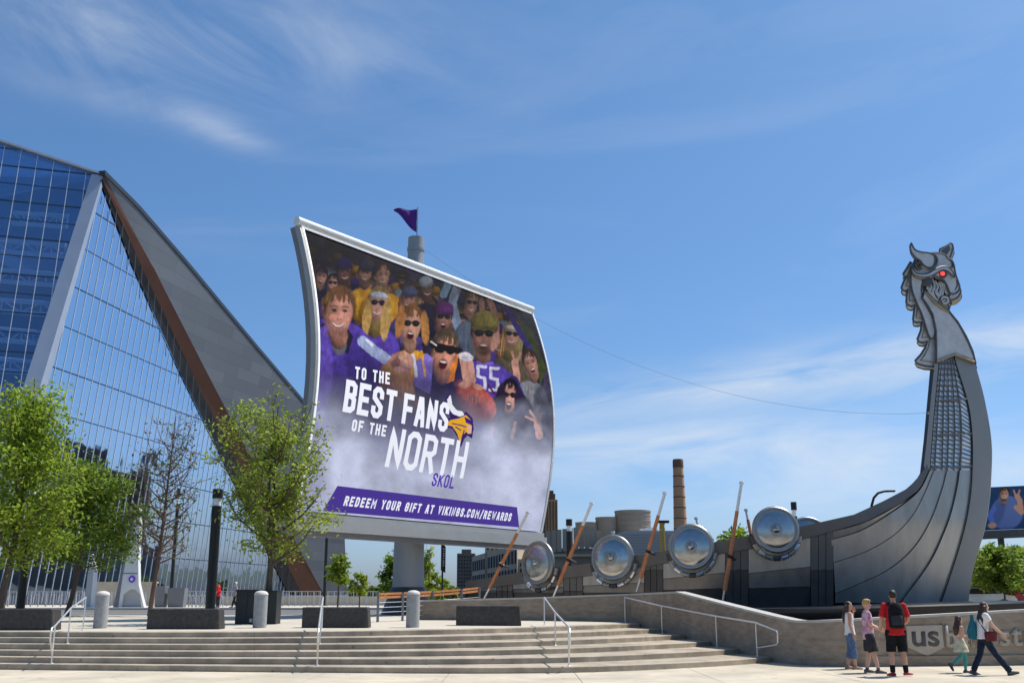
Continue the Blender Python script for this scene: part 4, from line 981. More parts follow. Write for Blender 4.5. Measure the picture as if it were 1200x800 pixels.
# football
sph(557, 471, 28, 18.5, .72, lin(178, 78, 58), 1); pt.ell(552, 462, 20, 9, .72, lin(186, 92, 72), 5, .8); pt.ell(564, 484, 18, 8, .72, lin(104, 38, 34), 5, .7)
pt.line([(572, 451), (580, 462)], 2, lin(80, 30, 30)); pt.ell(545, 450, 8, 4, -.2, SK, 1); pt.ell(560, 453, 6, 3.5, .4, SK, 1)
# photographic tonality: folds, hair strands and uneven light in the picture itself
g1 = fbm2(PX0 / 7, PY0 / 7, 51, 4); g2 = fbm2(PX0 / 1.8, PY0 / 4.5, 55, 3); pt.C *= np.clip(.52 + .85 * g1, .3, 1.5)[..., None] * np.clip(.62 + .75 * g2, .4, 1.4)[..., None]
pt.C *= (1 - .72 * np.clip((362 - PY0 + (PX0 - 360) * .36) / 80, 0, 1))[..., None]
PX, PY = PX0, PY0; pt.X = PX; pt.Y = PY
# mist rising from below
ms = np.clip((PY - 450 - (PX - 500) * .12) / 80, 0, 1) + (fbm2(PX / 34, PY / 34, 31) - .5) * .9 * np.clip((PY - 440) / 60, 0, 1)
mc = fbm2(PX / 22, PY / 22, 41, 5); MC = np.array(lin(206, 211, 236)) * (0.85 + .55 * (mc - .45))[..., None]
am = np.clip(ms, 0, 1)[..., None]; pt.C = pt.C * (1 - am) + MC * am
le = np.clip((PX - 352) / 40, 0, 1); pt.put((1 - le) * np.clip((PY - 440) / 60, 0, 1) * .6, lin(96, 84, 170))
# dark halo behind lettering
pt.ell(470, 470, 88, 42, .18, lin(44, 40, 74), 26, .70); pt.ell(498, 520, 56, 26, .18, lin(70, 64, 110), 22, .55)
# emblem: horned, plaited profile in gold, white and purple
E = lambda P: [(524 + a, 462 + b) for a, b in P]
pt.poly(E([(5, -4), (2, 4), (4, 16), (10, 24), (17, 26), (22, 20), (30, 28), (31, 40), (29, 52), (24, 48), (20, 52), (16, 62), (12, 50), (6, 40), (-2, 38), (-8, 36), (0, 30), (4, 26), (-2, 16), (-2, 4)]), lin(50, 28, 100))
pt.poly(E([(4, 0), (0, 6), (1, 15), (7, 23), (15, 26), (20, 24), (18, 20), (11, 18), (6, 12)]), lin(232, 230, 236))
pt.poly(E([(4, 30), (14, 28), (22, 24), (28, 30), (29, 40), (26, 46), (22, 44), (18, 48), (15, 58), (12, 46), (6, 37), (-4, 35)]), lin(228, 168, 40))
pt.poly(E([(20, 26), (28, 30), (29, 36), (22, 33)]), lin(60, 34, 120)); pt.poly(E([(23, 36), (29, 37), (28, 46), (24, 46)]), lin(222, 176, 150)); pt.line(E([(6, 34), (16, 36), (22, 38)]), 1.4, lin(60, 34, 110)); pt.line(E([(10, 38), (16, 42)]), 1.4, lin(60, 34, 110)); pt.line(E([(20, 42), (17, 52)]), 1.4, lin(60, 34, 110))
pt.C *= (0.93 + .14 * fbm2(PX / 2.2, PY / 2.2, 77, 2))[..., None]
def grid_obj(name, P3, Cc, m_, parent, back=None):
    nv, nu = P3.shape[:2]; me = bpy.data.meshes.new(name); me.vertices.add(nu * nv); me.vertices.foreach_set('co', P3.reshape(-1).astype(np.float32))
    idx = np.arange(nu * nv).reshape(nv, nu); q = np.stack([idx[:-1, :-1], idx[1:, :-1], idx[1:, 1:], idx[:-1, 1:]], -1).reshape(-1, 4)
    me.loops.add(q.size); me.loops.foreach_set('vertex_index', q.reshape(-1).astype(np.int32)); me.polygons.add(len(q)); me.polygons.foreach_set('loop_start', (np.arange(len(q)) * 4).astype(np.int32)); me.polygons.foreach_set('loop_total', np.full(len(q), 4, np.int32))
    me.update(calc_edges=True)
    ca = me.color_attributes.new('Col', 'FLOAT_COLOR', 'POINT'); ca.data.foreach_set('color', np.concatenate([Cc, np.ones(Cc.shape[:2] + (1,))], -1).reshape(-1).astype(np.float32))
    me.shade_smooth(); me.materials.append(m_); return link(name, me, parent)
nface = np.array(sn) * .0
scr = grid_obj('screen', PTS, pt.C, M['screen'], SL)
m = MB(); n = 14
m.slab([[sail(-.004, j / n, -.02) for j in range(n + 1)], [sail(1.004, j / n, -.02) for j in range(n + 1)]], [[sail(-.004, j / n, -.6) for j in range(n + 1)], [sail(1.004, j / n, -.6) for j in range(n + 1)]]); m.build('back_panel', M['mgrey'], SL)
def ribbon_frame(u, w, name, mt, o0=-.65, o1=.10):
    m = MB(); m.slab([[sail(u, j / 20, o1) for j in range(21)], [sail(u + w, j / 20, o1) for j in range(21)]], [[sail(u, j / 20, o0) for j in range(21)], [sail(u + w, j / 20, o0) for j in range(21)]]); return m.build(name, mt, SL)
ribbon_frame(-.0085, .0075, 'side_frame', M['frame'], -.24, .06); ribbon_frame(1.001, .008, 'side_frame', M['yard'], -.4, .06)
ribbon_frame(.0, .0045, 'edge_trim', M['trimglow'], -.01, .09)
m = MB(); m.tube([sail(-.014, -.014, .0), sail(1.008, -.014, .0)], .2, 14); m.build('top_yard', M['yard'], SL, smooth=True)
m = MB(); m.slab([[sail(0, .0, .05), sail(1, .0, .05)], [sail(0, .008, .05), sail(1, .008, .05)]], [[sail(0, .0, -.2), sail(1, .0, -.2)], [sail(0, .008, -.2), sail(1, .008, -.2)]]); m.build('edge_trim', M['trimglow'], SL)
m = MB(); z = Vector((0, 0, 1))
for (o0, o1, z0, z1, mt, nm) in ((.12, -.7, -.06, -.30, M['frame'], 'lower_beam'), (.30, -.9, -.305, -.78, M['frame'], 'lower_beam'), (.02, -.6, -.785, -.98, M['mgrey'], 'beam_underside')):
    m = MB(); a = sail(-.012, 1.0); b = sail(1.012, 1.0)
    m.prism([a + sn * o0 + z * z0, b + sn * o0 + z * z0, b + sn * o0 + z * z1, a + sn * o0 + z * z1], sn * (o1 - o0)); m.build(nm, mt, SL)
# mast
mz = plaza_z(50); mt_top = atY(484, 279, mb.y).z
m = MB(); m.lathe(mb, [(.78, -.05), (.77, 1.6), (.72, zbm - mz), (.55, zt_ - mz), (.44, zt_ - mz + .3), (.42, mt_top - mz)], 28); m.build('mast', M['mast'], SL, smooth=True)
m = MB(); m.lathe((mb.x, mb.y, mt_top - .75), [(.46, 0), (.47, .1), (.46, .2)], 24); m.build('mast_collar', M['mast'], SL, smooth=True)
m = MB(); m.lathe(mb, [(1.35, -.1), (.85, 1.25), (.82, 1.3)], 20); m.build('mast_base', M['hulldark'], SL, smooth=True)
mc_ = sail(.5, .5, -.6); 
for v_ in (.12, .5, .88):
    q = sail(.47, v_, -.6); m = MB(); m.tube([q, (mb.x, mb.y, q.z)], .2, 8); m.build('bracket', M['mgrey'], SL)
# ---- lettering: angular condensed capitals
G = {'T': [[(0, 1), (1, 1)], [(.5, .93), (.5, 0)]], 'O': ['c', (.3, 0), (0, .12), (0, .88), (.3, 1), (.7, 1), (1, .88), (1, .12), (.7, 0)],
 'H': [[(0, 0), (0, 1)], [(1, 0), (1, 1)], [(.1, .5), (.9, .5)]], 'E': [[(1, 1), (0, 1), (0, 0), (1, 0)], [(.1, .5), (.82, .5)]],
 'B': [[(0, 1), (.7, 1), (1, .9), (1, .62), (.75, .52), (.1, .52)], [(.75, .49), (1, .4), (1, .1), (.7, 0), (0, 0), (0, .93)]],
 'S': [[(1, .76), (1, .88), (.7, 1), (.3, 1), (0, .88), (0, .66), (1, .34), (1, .12), (.7, 0), (.3, 0), (0, .12), (0, .24)]],
 'F': [[(1, 1), (0, 1), (0, 0)], [(.1, .5), (.82, .5)]], 'A': [[(0, 0), (.36, 1), (.64, 1), (1, 0)], [(.2, .3), (.8, .3)]],
 'N': [[(0, 0), (0, 1), (1, 0), (1, 1)]], 'R': [[(0, 0), (0, 1), (.7, 1), (1, .9), (1, .58), (.7, .48), (.1, .48)], [(.55, .46), (1, 0)]],
 'K': [[(0, 0), (0, 1)], [(1, 1), (.12, .48)], [(.25, .56), (1, 0)]], 'L': [[(0, 1), (0, 0), (1, 0)]], 'D': [[(0, .93), (0, 0), (.65, 0), (1, .14), (1, .86), (.65, 1), (0, 1)]],
 'M': [[(0, 0), (0, 1), (.5, .4), (1, 1), (1, 0)]], 'Y': [[(0, 1), (.5, .48), (1, 1)], [(.5, .42), (.5, 0)]], 'U': [[(0, 1), (0, .12), (.3, 0), (.7, 0), (1, .12), (1, 1)]],
 'G': [[(1, .78), (1, .88), (.7, 1), (.3, 1), (0, .88), (0, .12), (.3, 0), (.7, 0), (1, .12), (1, .5), (.55, .5)]], 'I': [[(.5, 0), (.5, 1)]],
 'V': [[(0, 1), (.5, 0), (1, 1)]], 'C': [[(1, .76), (1, .88), (.7, 1), (.3, 1), (0, .88), (0, .12), (.3, 0), (.7, 0), (1, .12), (1, .24)]],
 'W': [[(0, 1), (.25, 0), (.5, .8), (.75, 0), (1, 1)]], '.': [[(.5, 0), (.5, .06)]], '/': [[(0, -.1), (1, 1.1)]], "'": [[(.5, 1), (.5, .8)]]}
def write(txt, x0, yb0, x1, yb1, hpx, mt, th, name, wr=.55, slant=0.0, spc=.35, o=.03, parent=None, sp=.6):
    # baseline from (x0,yb0) to (x1,yb1) in survey units; one lettering part with a mesh per letter
    ua, va = sail_uv(x0, yb0); ub, vb = sail_uv(x1, yb1); uh, vh = sail_uv(x0, yb0 - hpx)
    H = (va - vh) * SH; Wt = (ub - ua) * SW; wid = {'I': .35, '.': .3, 'M': 1.25, 'W': 1.35, "'": .3, '/': .8}
    tot = sum((sp if c == ' ' else wid.get(c, 1.0)) for c in txt) + spc * (len(txt) - 1); k = Wt / tot; x = 0
    thm = th * H
    for c in txt:
        w = (sp if c == ' ' else wid.get(c, 1.0)) * k
        if c != ' ':
            g = G[c]; strokes = [g] if g[0] == 'c' else g; m = MB(); lev = 0
            for st in strokes:
                cl_ = st[0] == 'c'; P = [np.array(p, float) for p in (st[1:] if cl_ else st)]
                P = [np.array((thm / 2 + p[0] * max(w - thm, .001), thm / 2 + p[1] * (H - thm))) for p in P]
                Qp = []
                for i in range(len(P) if cl_ else len(P) - 1):
                    a, b = P[i], P[(i + 1) % len(P)]; nn = max(1, int(np.linalg.norm(b - a) / .35))
                    for q in range(nn): Qp.append(a + (b - a) * q / nn)
                if not cl_:
                    Qp.append(P[-1]); d0 = Qp[0] - Qp[1]; d1 = Qp[-1] - Qp[-2]; Qp[0] = Qp[0] + d0 / np.linalg.norm(d0) * thm / 2; Qp[-1] = Qp[-1] + d1 / np.linalg.norm(d1) * thm / 2
                n = len(Qp); Lf = []; Rt = []
                for i in range(n):
                    pa = Qp[i - 1] if (i > 0 or cl_) else None; pb = Qp[(i + 1) % n] if (i < n - 1 or cl_) else None; p = Qp[i]
                    if pa is None: t = pb - p; t /= np.linalg.norm(t); nr = np.array((-t[1], t[0])); sc = 1
                    elif pb is None: t = p - pa; t /= np.linalg.norm(t); nr = np.array((-t[1], t[0])); sc = 1
                    else:
                        t1 = (p - pa) / np.linalg.norm(p - pa); t2 = (pb - p) / np.linalg.norm(pb - p); n1 = np.array((-t1[1], t1[0])); n2 = np.array((-t2[1], t2[0])); nr = n1 + n2; L_ = np.linalg.norm(nr)
                        nr = nr / L_ if L_ > 1e-6 else n1; sc = min(1.6, 1 / max(.3, nr.dot(n1)))
                    Lf.append(p + nr * thm / 2 * sc); Rt.append(p - nr * thm / 2 * sc)
                def S3(p):
                    xx = x + p[0] + slant * p[1]; f = xx / Wt
                    return sail(ua + (ub - ua) * f, va + (vb - va) * f - p[1] / SH, o + lev * .004)
                vs = [S3(p) for p in Lf] + [S3(p) for p in Rt]
                m.add(vs, [(i, (i + 1) % n, n + (i + 1) % n, n + i) for i in range(n if cl_ else n - 1)]); lev += 1
            m.build(name, mt, scr)
        x += w + spc * k
write('TO THE', 415, 443.5, 456, 450.5, 14.5, M['letw'], .2, 'letter', slant=.05, spc=.4)
write('BEST FANS', 400.5, 482, 523, 506.5, 39, M['letw'], .18, 'letter', slant=.07, spc=.2, sp=.28)
write('OF THE', 411, 504.5, 451, 511.5, 14, M['letw'], .2, 'letter', slant=.05, spc=.4)
write('NORTH', 450, 546.5, 542, 560.5, 48, M['letw'], .155, 'letter', slant=.07, spc=.2)
write("SKOL", 504.5, 569, 530.5, 572.5, 16, M['letp'], .16, 'letter', slant=.12, spc=.3)
# purple banner with slanted left end
ban = [sail_uv(378, 598.5), sail_uv(395, 569), sail_uv(605.5, 594), sail_uv(608, 617.5)]
mm = MB(); NB_ = 10
r0 = [sail(ban[1][0] + (ban[2][0] - ban[1][0]) * i / NB_, ban[1][1] + (ban[2][1] - ban[1][1]) * i / NB_, .02) for i in range(NB_ + 1)]
r2 = [sail(ban[0][0] + (ban[3][0] - ban[0][0]) * i / NB_, ban[0][1] + (ban[3][1] - ban[0][1]) * i / NB_, .02) for i in range(NB_ + 1)]
vs = []; RW = 8
for r in range(RW + 1):
    f = r / RW; uv0 = [(ban[1][0] + (ban[0][0] - ban[1][0]) * f, ban[1][1] + (ban[0][1] - ban[1][1]) * f), (ban[2][0] + (ban[3][0] - ban[2][0]) * f, ban[2][1] + (ban[3][1] - ban[2][1]) * f)]
    for i in range(NB_ + 1): vs.append(sail(uv0[0][0] + (uv0[1][0] - uv0[0][0]) * i / NB_, uv0[0][1] + (uv0[1][1] - uv0[0][1]) * i / NB_, .022))
mm.add(vs, [(r * (NB_ + 1) + i, r * (NB_ + 1) + i + 1, (r + 1) * (NB_ + 1) + i + 1, (r + 1) * (NB_ + 1) + i) for r in range(RW) for i in range(NB_)]); mm.build('caption_banner', M['banner'], scr)
write('REDEEM YOUR GIFT AT VIKINGS.COM/REWARDS', 401, 592.2, 597, 610.6, 11.8, M['letw'], .21, 'letter', slant=.16, spc=.42, o=.05)
write('NFL', 549, 470, 563, 476, 9, M['recess'], .2, 'letter', slant=.1, spc=.3, o=.012)
# flag
fp = Vector((mb.x + .05, mb.y, mt_top)); fl = thing('pennant', fp, 'purple triangular pennant flying from the mast top', 'flag')
pz = atY(485.5, 243, mb.y).z; m = MB(); m.tube([fp - Vector((0, 0, .1)), Vector((fp.x, fp.y, pz))], .05, 8); m.build('pole', M['steel'], fl)
a = Vector((fp.x - .05, fp.y, pz - .1)); Lx = 30 / F * 50.5; Hh = 30 / F * 50.5; rows = []
for i in range(13):
    f = i / 12; w = .22 * math.sin(f * 6.5) * f; top = a + Vector((-Lx * f, w, -.0 - .02 * f)); bot = a + Vector((-Lx * f, w + .1 * f, -Hh * (1 - f) - .03 - .12 * math.sin(f * 5) * (1 - f))); rows.append([top.lerp(bot, k / 6) + Vector((0, .06 * math.sin(k * 1.3 + i * .5), 0)) for k in range(7)])
m = MB(); m.slab(rows, [[p + Vector((0, .015, 0)) for p in r] for r in rows]); m.build('cloth', M['flag'], fl, smooth=True)

# ================================================================== STEEL LONGSHIP
HX = [(470, 53), (555, 50), (595, 48.4), (630, 46.9), (675, 45.5), (717, 44.6), (765, 43.9), (810, 43.4), (860, 43.0), (909, 42.8), (975, 42.7), (1030, 43.0), (1085, 43.5), (1125, 44.0), (1165, 44.6), (1230, 45.6)]
HP = catmull([((x - 600) / F * f, ray(600, 700).y * f) for x, f in HX], 120)
def hull(x, y, o=0.0):
    # point of the near ship side seen in the survey at (x,y); o = metres outwards
    d = ray(x, y); best = None
    for i in range(len(HP) - 1):
        a = HP[i]; e = HP[i + 1] - a; den = d.x * e[1] - d.y * e[0]
        if abs(den) < 1e-9: continue
        q = (a[0] * d.y - a[1] * d.x) / den; k = (a[0] * e[1] - a[1] * e[0]) / den
        if -1e-6 <= q <= 1 + 1e-6 and k > 0: best = k; break
    if best is None: best = 44.0
    p = CAM + d * best; t = Vector((d.x, d.y, 0)).normalized(); return p - t * (o + .17 * min(max(p.z - 1.3, 0), 3.6) - .3)
SHIP = thing('longship_sculpture', (12, 45, 1.2), 'large grey steel longship sculpture with carved dragon head prow', 'sculpture')
def hstrip(A, B, o1, o0, name, mt, n=16, mrows=4, par=None, oB=None, smooth=True):
    a = resample(A, n); b = resample(B, n); fr_ = []; bk_ = []
    for j in range(mrows + 1):
        f = j / mrows; oo = o1 if oB is None else o1 + (oB - o1) * f
        row = [hull(*(a[i] + (b[i] - a[i]) * f), oo) for i in range(n)]; fr_.append(row)
        bk_.append([hull(*(a[i] + (b[i] - a[i]) * f), o0) for i in range(n)])
    m = MB(); m.slab(fr_, bk_); return m.build(name, mt, par or SHIP, smooth=smooth, angle=30)
GT = [(545, 681), (604, 671), (655, 664), (700, 659), (750, 650), (800, 642), (850, 633), (900, 624.5), (945, 616), (1001, 603.5), (1035, 588), (1064, 573), (1078, 558), (1087, 546)]
GLW = [(545, 692), (604, 684), (655, 678), (700, 673), (750, 665), (800, 656.5), (850, 648), (900, 639.5), (945, 631), (971, 624), (1015, 611.5), (1056, 590), (1078, 574), (1089, 551)]
gt = resample(GT, 60); gl = resample(GLW, 60)
for a in range(0, 59, 8):
    e = min(a + 9, 60)
    hstrip(gt[a:e], gl[a:e], .16, -.25, 'gunwale', M['gunwale'], n=e - a, mrows=2)
def gl_y(x): return np.interp(x, [p[0] for p in GLW], [p[1] for p in GLW])
BOTY = 716
ribs = [(582, 601), (660, 683), (755, 777), (850, 877), (950, 977)]
for a, b in ribs:
    w = (b - a); 
    for k in range(3):
        x0 = a + w * k / 3 + .3; x1 = a + w * (k + 1) / 3 - .3; sh_ = 0
        hstrip([(x0, gl_y(x0) + .3), (x1, gl_y(x1) + .3)], [(x0 + sh_ * .45, 668), (x1 + sh_ * .45, 667)] if a > 700 else [(x0, 692), (x1, 692)], .06 - .03 * (k == 1), -.3, 'rib_panel', M['gunwale'], n=3, mrows=3, smooth=False)
        hstrip([(x0 + sh_ * .45, 668.4), (x1 + sh_ * .45, 667.4)] if a > 700 else [(x0, 692.4), (x1, 692.4)], [(x0 + sh_, BOTY), (x1 + sh_, BOTY)], .06 - .03 * (k == 1), -.3, 'rib_panel', M['hulldark'], n=3, mrows=3, smooth=False)
bays = [(548, 582), (601, 660), (683, 755), (777, 850), (877, 950)]
for a, b in bays:
    if a > 760:
        s1 = lambda x: 671.5 - (x - 877) * .105 if a > 860 else 678 - (x - 777) * .1; s2 = lambda x: 689 - (x - 877) * .03 if a > 860 else 691 - (x - 777) * .03
    else:
        s1 = lambda x: 686 - (x - 683) * .05; s2 = lambda x: 694
    xs_ = np.linspace(a + .3, b - .3, 8)
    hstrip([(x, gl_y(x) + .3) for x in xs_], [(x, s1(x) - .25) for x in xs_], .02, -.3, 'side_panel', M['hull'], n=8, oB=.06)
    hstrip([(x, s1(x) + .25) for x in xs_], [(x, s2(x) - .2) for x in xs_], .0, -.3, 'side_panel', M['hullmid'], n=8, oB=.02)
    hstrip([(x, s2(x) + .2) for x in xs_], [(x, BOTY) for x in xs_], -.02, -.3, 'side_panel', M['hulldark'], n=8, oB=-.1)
# bow strakes
sG = [(971, 624.5), (1015, 612), (1056, 590.5), (1078, 574.5), (1089.5, 551.5)]
sA = [(974, 632.5), (1009, 622), (1042, 603), (1066, 586), (1080, 572), (1089.8, 552)]
sB_ = [(977, 659), (1015, 646), (1048, 627), (1070, 604), (1084, 578), (1095, 551.5)]
sC = [(979, 695), (1015, 680), (1043, 666), (1070, 643), (1090, 612), (1104, 575), (1110, 551.5)]
sD = [(1058, 702), (1089, 660), (1106, 625), (1115, 600), (1122, 570), (1124.5, 551.5)]
sE = [(1104, 702), (1116, 667), (1127, 632), (1133, 608), (1137.5, 580), (1139.5, 551.5)]
def sc_(P): return catmull(P, 40)
def shift(P, d): return [(p[0] + d * .45, p[1] + d) for p in P]
hstrip(sc_(sG), shift(sc_(sA), -.5), .06, -.3, 'strake', M['hull'], 26, 3, oB=.0)
hstrip(shift(sc_(sA), .3), shift(sc_(sB_), -.35), .07, -.3, 'strake', M['hull'], 26, 4, oB=.03)
hstrip(shift(sc_(sB_), .3), shift(sc_(sC), -.35), .07, -.3, 'strake', M['hull'], 26, 5, oB=.01)
lowC = [(979, 706), (1030, 706), (1056, 705)] + [tuple(p) for p in sc_(sD)]
hstrip(shift(sc_(sC), .3), [(p[0] - .5, p[1]) for p in lowC], .07, -.3, 'strake', M['hull'], 30, 5, oB=-.02)
hstrip([(p[0] + .5, p[1]) for p in [(1056, 706)] + [tuple(q) for q in sc_(sD)]], [(p[0] - .7, p[1]) for p in [(1102, 706)] + [tuple(q) for q in sc_(sE)]], .08, -.3, 'strake', M['hull'], 30, 4, oB=0)
# faint sheet joints across the strakes
# stem
E_full = [(1101, 706), (1104, 702), (1116, 667), (1127, 632), (1133, 608), (1137.5, 580), (1139.5, 551), (1139.5, 514), (1135, 476), (1121.5, 431), (1118, 417)]
O_full = [(1135, 706), (1136, 696), (1141, 664), (1148, 640), (1154, 619), (1159, 590), (1161.5, 560), (1162, 517), (1154, 469), (1143, 428), (1141, 421)]
ea = catmull(E_full, 60); oa = catmull(O_full, 60)
away = Vector((.05, 1, 0)).normalized(); 
fr_ = []; bk_ = []
for j in range(6):
    f = j / 5; row = []; rb = []
    for i in range(60):
        x, y = ea[i] + (oa[i] - ea[i]) * f; p = hull(x, y, .03 - .02 * f * f); row.append(p); q = hull(x, y, -1.1 + .12 * f * f); rb.append(q)
    fr_.append(row); bk_.append(rb)
m = MB(); m.slab(fr_, bk_); m.build('stem', M['stem'], SHIP, smooth=True, angle=40)
m = MB(); m.tube([hull(p[0] - .2, p[1], .06) for p in ea], .026, 6); m.build('stem_seam', M['hullcore'], SHIP, smooth=True)
# neck: left flange + scale plates
nl = catmull([(1083, 545), (1087, 510), (1091, 470), (1095.5, 428)], 12); nr = catmull([(1089.5, 552), (1092.5, 510), (1096, 470), (1100, 428)], 12)
hstrip(nl, nr, .12, -1.0, 'neck_flange', M['stem'], 12, 2)
edges = [catmull(P, 25) for P in ([(1089.8, 551), (1093, 510), (1096.5, 470), (1101.5, 419)], [(1095, 551), (1097.5, 510), (1100, 470), (1104.5, 419)], [(1104, 551), (1105, 510), (1106, 470), (1108, 419)], [(1110, 551), (1111.5, 510), (1111.5, 470), (1111, 419)], [(1117.5, 551), (1119, 510), (1118, 470), (1114, 419)], [(1124.5, 551), (1126, 510), (1124, 470), (1116, 419)], [(1139, 551), (1139, 514), (1134.5, 476), (1118, 419)])]
sc_m = MB(); rs = random.Random(11)
for c in range(len(edges) - 1):
    a, b = edges[c], edges[c + 1]
    for k in range(24):
        for h in (0,):
            f0 = (k + h * .5); i0 = int(f0); t0 = f0 - i0; f1 = min(24, k + .62); i1 = min(23, int(f1)); t1 = f1 - i1
            L0 = a[i0] + (a[i0 + 1] - a[i0]) * t0; L1 = a[i1] + (a[i1 + 1] - a[i1]) * t1; R0 = b[i0] + (b[i0 + 1] - b[i0]) * t0; R1 = b[i1] + (b[i1 + 1] - b[i1]) * t1
            dlt = rs.uniform(-.03, .03); e2 = rs.uniform(.0, .07)
            P0 = L0 + (R0 - L0) * .14; P1 = L1 + (R1 - L1) * .14; P2 = R1 + (L1 - R1) * .14 + np.array((0, 1.6)); P3 = R0 + (L0 - R0) * .14 + np.array((0, 1.6))
            sc_m.prism([hull(*P0, .0 + e2 + dlt), hull(*P1, .0), hull(*P2, .0), hull(*P3, .0 + e2 - dlt)], (0, .04, 0))
hstrip([tuple(p) for p in edges[0]], [tuple(p) for p in edges[-1]], -.06, -.2, 'neck_backing', M['stem'], 25, 4)
tag(sc_m.build('neck_scales', M['scale'], SHIP, fix=True), kind='stuff')
for y in (470, 510, 548):
    xa = np.interp(y, [428, 470, 510, 551], [1100.5, 1096.5, 1093, 1089.8]); xb = np.interp(y, [428, 476, 514, 551], [1120, 1134.5, 1139, 1139])
    m = MB(); m.tube([hull(xa, y + 1, .1), hull((xa + xb) / 2, y, .1), hull(xb, y - 1, .1)], .035, 6); m.build('neck_band', M['gunwale'], SHIP)
for e in edges[1:-1]:
    m = MB(); m.tube([hull(p[0], p[1], .08) for p in e], .03, 5); m.build('neck_rib', M['gunwale'], SHIP)
# solid core and far side
core = [tuple(p) for p in gl] + [(1089, 552), (1093, 510), (1100, 424), (1119, 416), (1130, 420), (1134, 476), (1138, 514), (1138, 551), (1132, 608), (1115, 667), (1103, 703), (1103, 718), (545, 718)]
def wid(x): return float(np.interp(x, [545, 700, 900, 975, 1050, 1090, 1120, 1140], [4.5, 5.5, 5.6, 4.6, 2.6, 1.2, .9, .8]))
m = MB(); fr2 = [hull(x, y, -.26) for x, y in core]; bk2 = [hull(x, y, -.26) + away * wid(x) for x, y in core]; n = len(core)
m.add(fr2 + bk2, [tuple(range(n)), tuple(range(2 * n - 1, n - 1, -1))] + [(i, (i + 1) % n, n + (i + 1) % n, n + i) for i in range(n)]); m.build('hull_core', M['hullcore'], SHIP)

# ---- dragon head
DR = bpy.data.objects.new('dragon_head', None); COL.objects.link(DR); DR.parent = SHIP; DR.matrix_parent_inverse = parent_inv(SHIP)
def plate(P, o1, o0, mt, name, rimr=.035, rimm='dragond', smoothn=0, closed=True):
    if smoothn: P = [tuple(q) for q in catmull(list(P) + [P[0]], smoothn)[:-1]]
    m = MB(); fr3 = [hull(x, y, o1) for x, y in P]; bk3 = [hull(x, y, o0) for x, y in P]; n = len(P)
    m.add(fr3 + bk3, [tuple(range(n)), tuple(range(2 * n - 1, n - 1, -1))] + [(i, (i + 1) % n, n + (i + 1) % n, n + i) for i in range(n)])
    ob = m.build(name, mt, DR)
    if rimr:
        r = MB(); r.tube(fr3, rimr, 5, closed=True); r.build('edge_bead', M[rimm], DR, smooth=True)
        r = MB(); r.tube(bk3, rimr, 5, closed=True); r.build('edge_bead', M[rimm], DR, smooth=True)
    return ob
def bead(P, o, r, mt='dragond', name='carved_line', n=24):
    P = catmull(P, n); rr_ = [r * (.45 + .55 * math.sin(math.pi * (i + .6) / (n + .2))) for i in range(n)]
    m = MB(); m.tube([hull(x, y, o) for x, y in P], rr_, 6); m.build(name, M[mt], DR, smooth=True)
mane = [(1067, 309), (1063, 316), (1058.5, 323), (1060, 327), (1062.5, 325.5), (1059, 332), (1056.5, 339), (1058, 342), (1061, 343), (1064, 340.5), (1062.5, 348), (1062, 356), (1064, 359.5), (1068, 360.5), (1072, 359), (1071, 367), (1070, 376), (1071, 379), (1075, 379.5), (1080, 379), (1079, 389), (1075, 399), (1077, 402), (1081, 403), (1087, 401), (1084, 409), (1079, 417), (1072.5, 424), (1075, 427.5), (1083, 430), (1096.5, 431), (1099, 415), (1097, 378), (1086, 350), (1076, 325), (1072, 312)]
plate(mane, -.05, -.75, M['dragon'], 'mane', .05)
ins = [(1068, 315), (1064, 324), (1064, 331), (1061.5, 337), (1067, 338), (1066, 347), (1066, 354.5), (1075, 355), (1075, 365), (1074, 374), (1083, 375.5), (1083, 388), (1080.5, 397), (1090, 397), (1088.5, 408), (1084, 417), (1079, 423.5), (1094, 426)]
m = MB(); m.tube([hull(x, y, -.03) for x, y in ins], .035, 5); m.build('mane_line', M['dragonb'], DR, smooth=True)
hood = [(1097.5, 427), (1108, 422), (1119, 418), (1130, 420.5), (1140, 424.5), (1143.5, 428.5), (1140, 414), (1132.5, 397), (1122.5, 380), (1112.5, 368), (1101, 360), (1092, 352), (1084, 344), (1081, 352), (1088, 362), (1093, 371), (1097, 390), (1097.5, 410)]
plate(hood, .16, -.95, M['dragon'], 'neck_plate', .05)
m = MB(); m.tube([hull(x, y, .19) for x, y in ((1097.5, 426), (1119, 417.5), (1142, 426.5))], .06, 6); m.build('collar_bead', M['dragonb'], DR, smooth=True)
swirl = [(1070, 314), (1067.5, 326), (1069, 342), (1074, 356), (1081, 372), (1086, 388), (1089, 396), (1093, 399), (1096, 392), (1095, 381), (1090, 369), (1083, 356), (1080, 344), (1081, 335), (1086, 330), (1088, 324), (1080, 318)]
plate(swirl, .08, -.3, M['dragon'], 'mane_lock', .04, smoothn=60)
skull = [(1070, 316), (1073, 308), (1082, 303), (1092, 300.5), (1101, 300.5), (1108, 303), (1114, 309), (1118, 313), (1119, 319), (1120.5, 326), (1123, 333), (1125, 340), (1123, 345), (1118, 348), (1113, 346), (1110, 340), (1107, 333), (1101, 329), (1092, 327), (1080, 328), (1072, 324)]
plate(skull, .22, -.85, M['dragon'], 'skull', .045, smoothn=70)
snout = [(1106, 330), (1114, 328), (1120, 329), (1123.5, 334), (1125.5, 341), (1126, 346), (1121, 352), (1115, 354), (1112, 350), (1116, 344), (1112, 338)]
plate(snout, .12, -.75, M['dragon'], 'snout', .04, smoothn=40)
plate([(1115, 350), (1121, 346), (1126, 343), (1126.5, 347), (1122, 353), (1116, 355.5), (1113, 353)], .05, -.70, M['dragonb'], 'lip', .0)
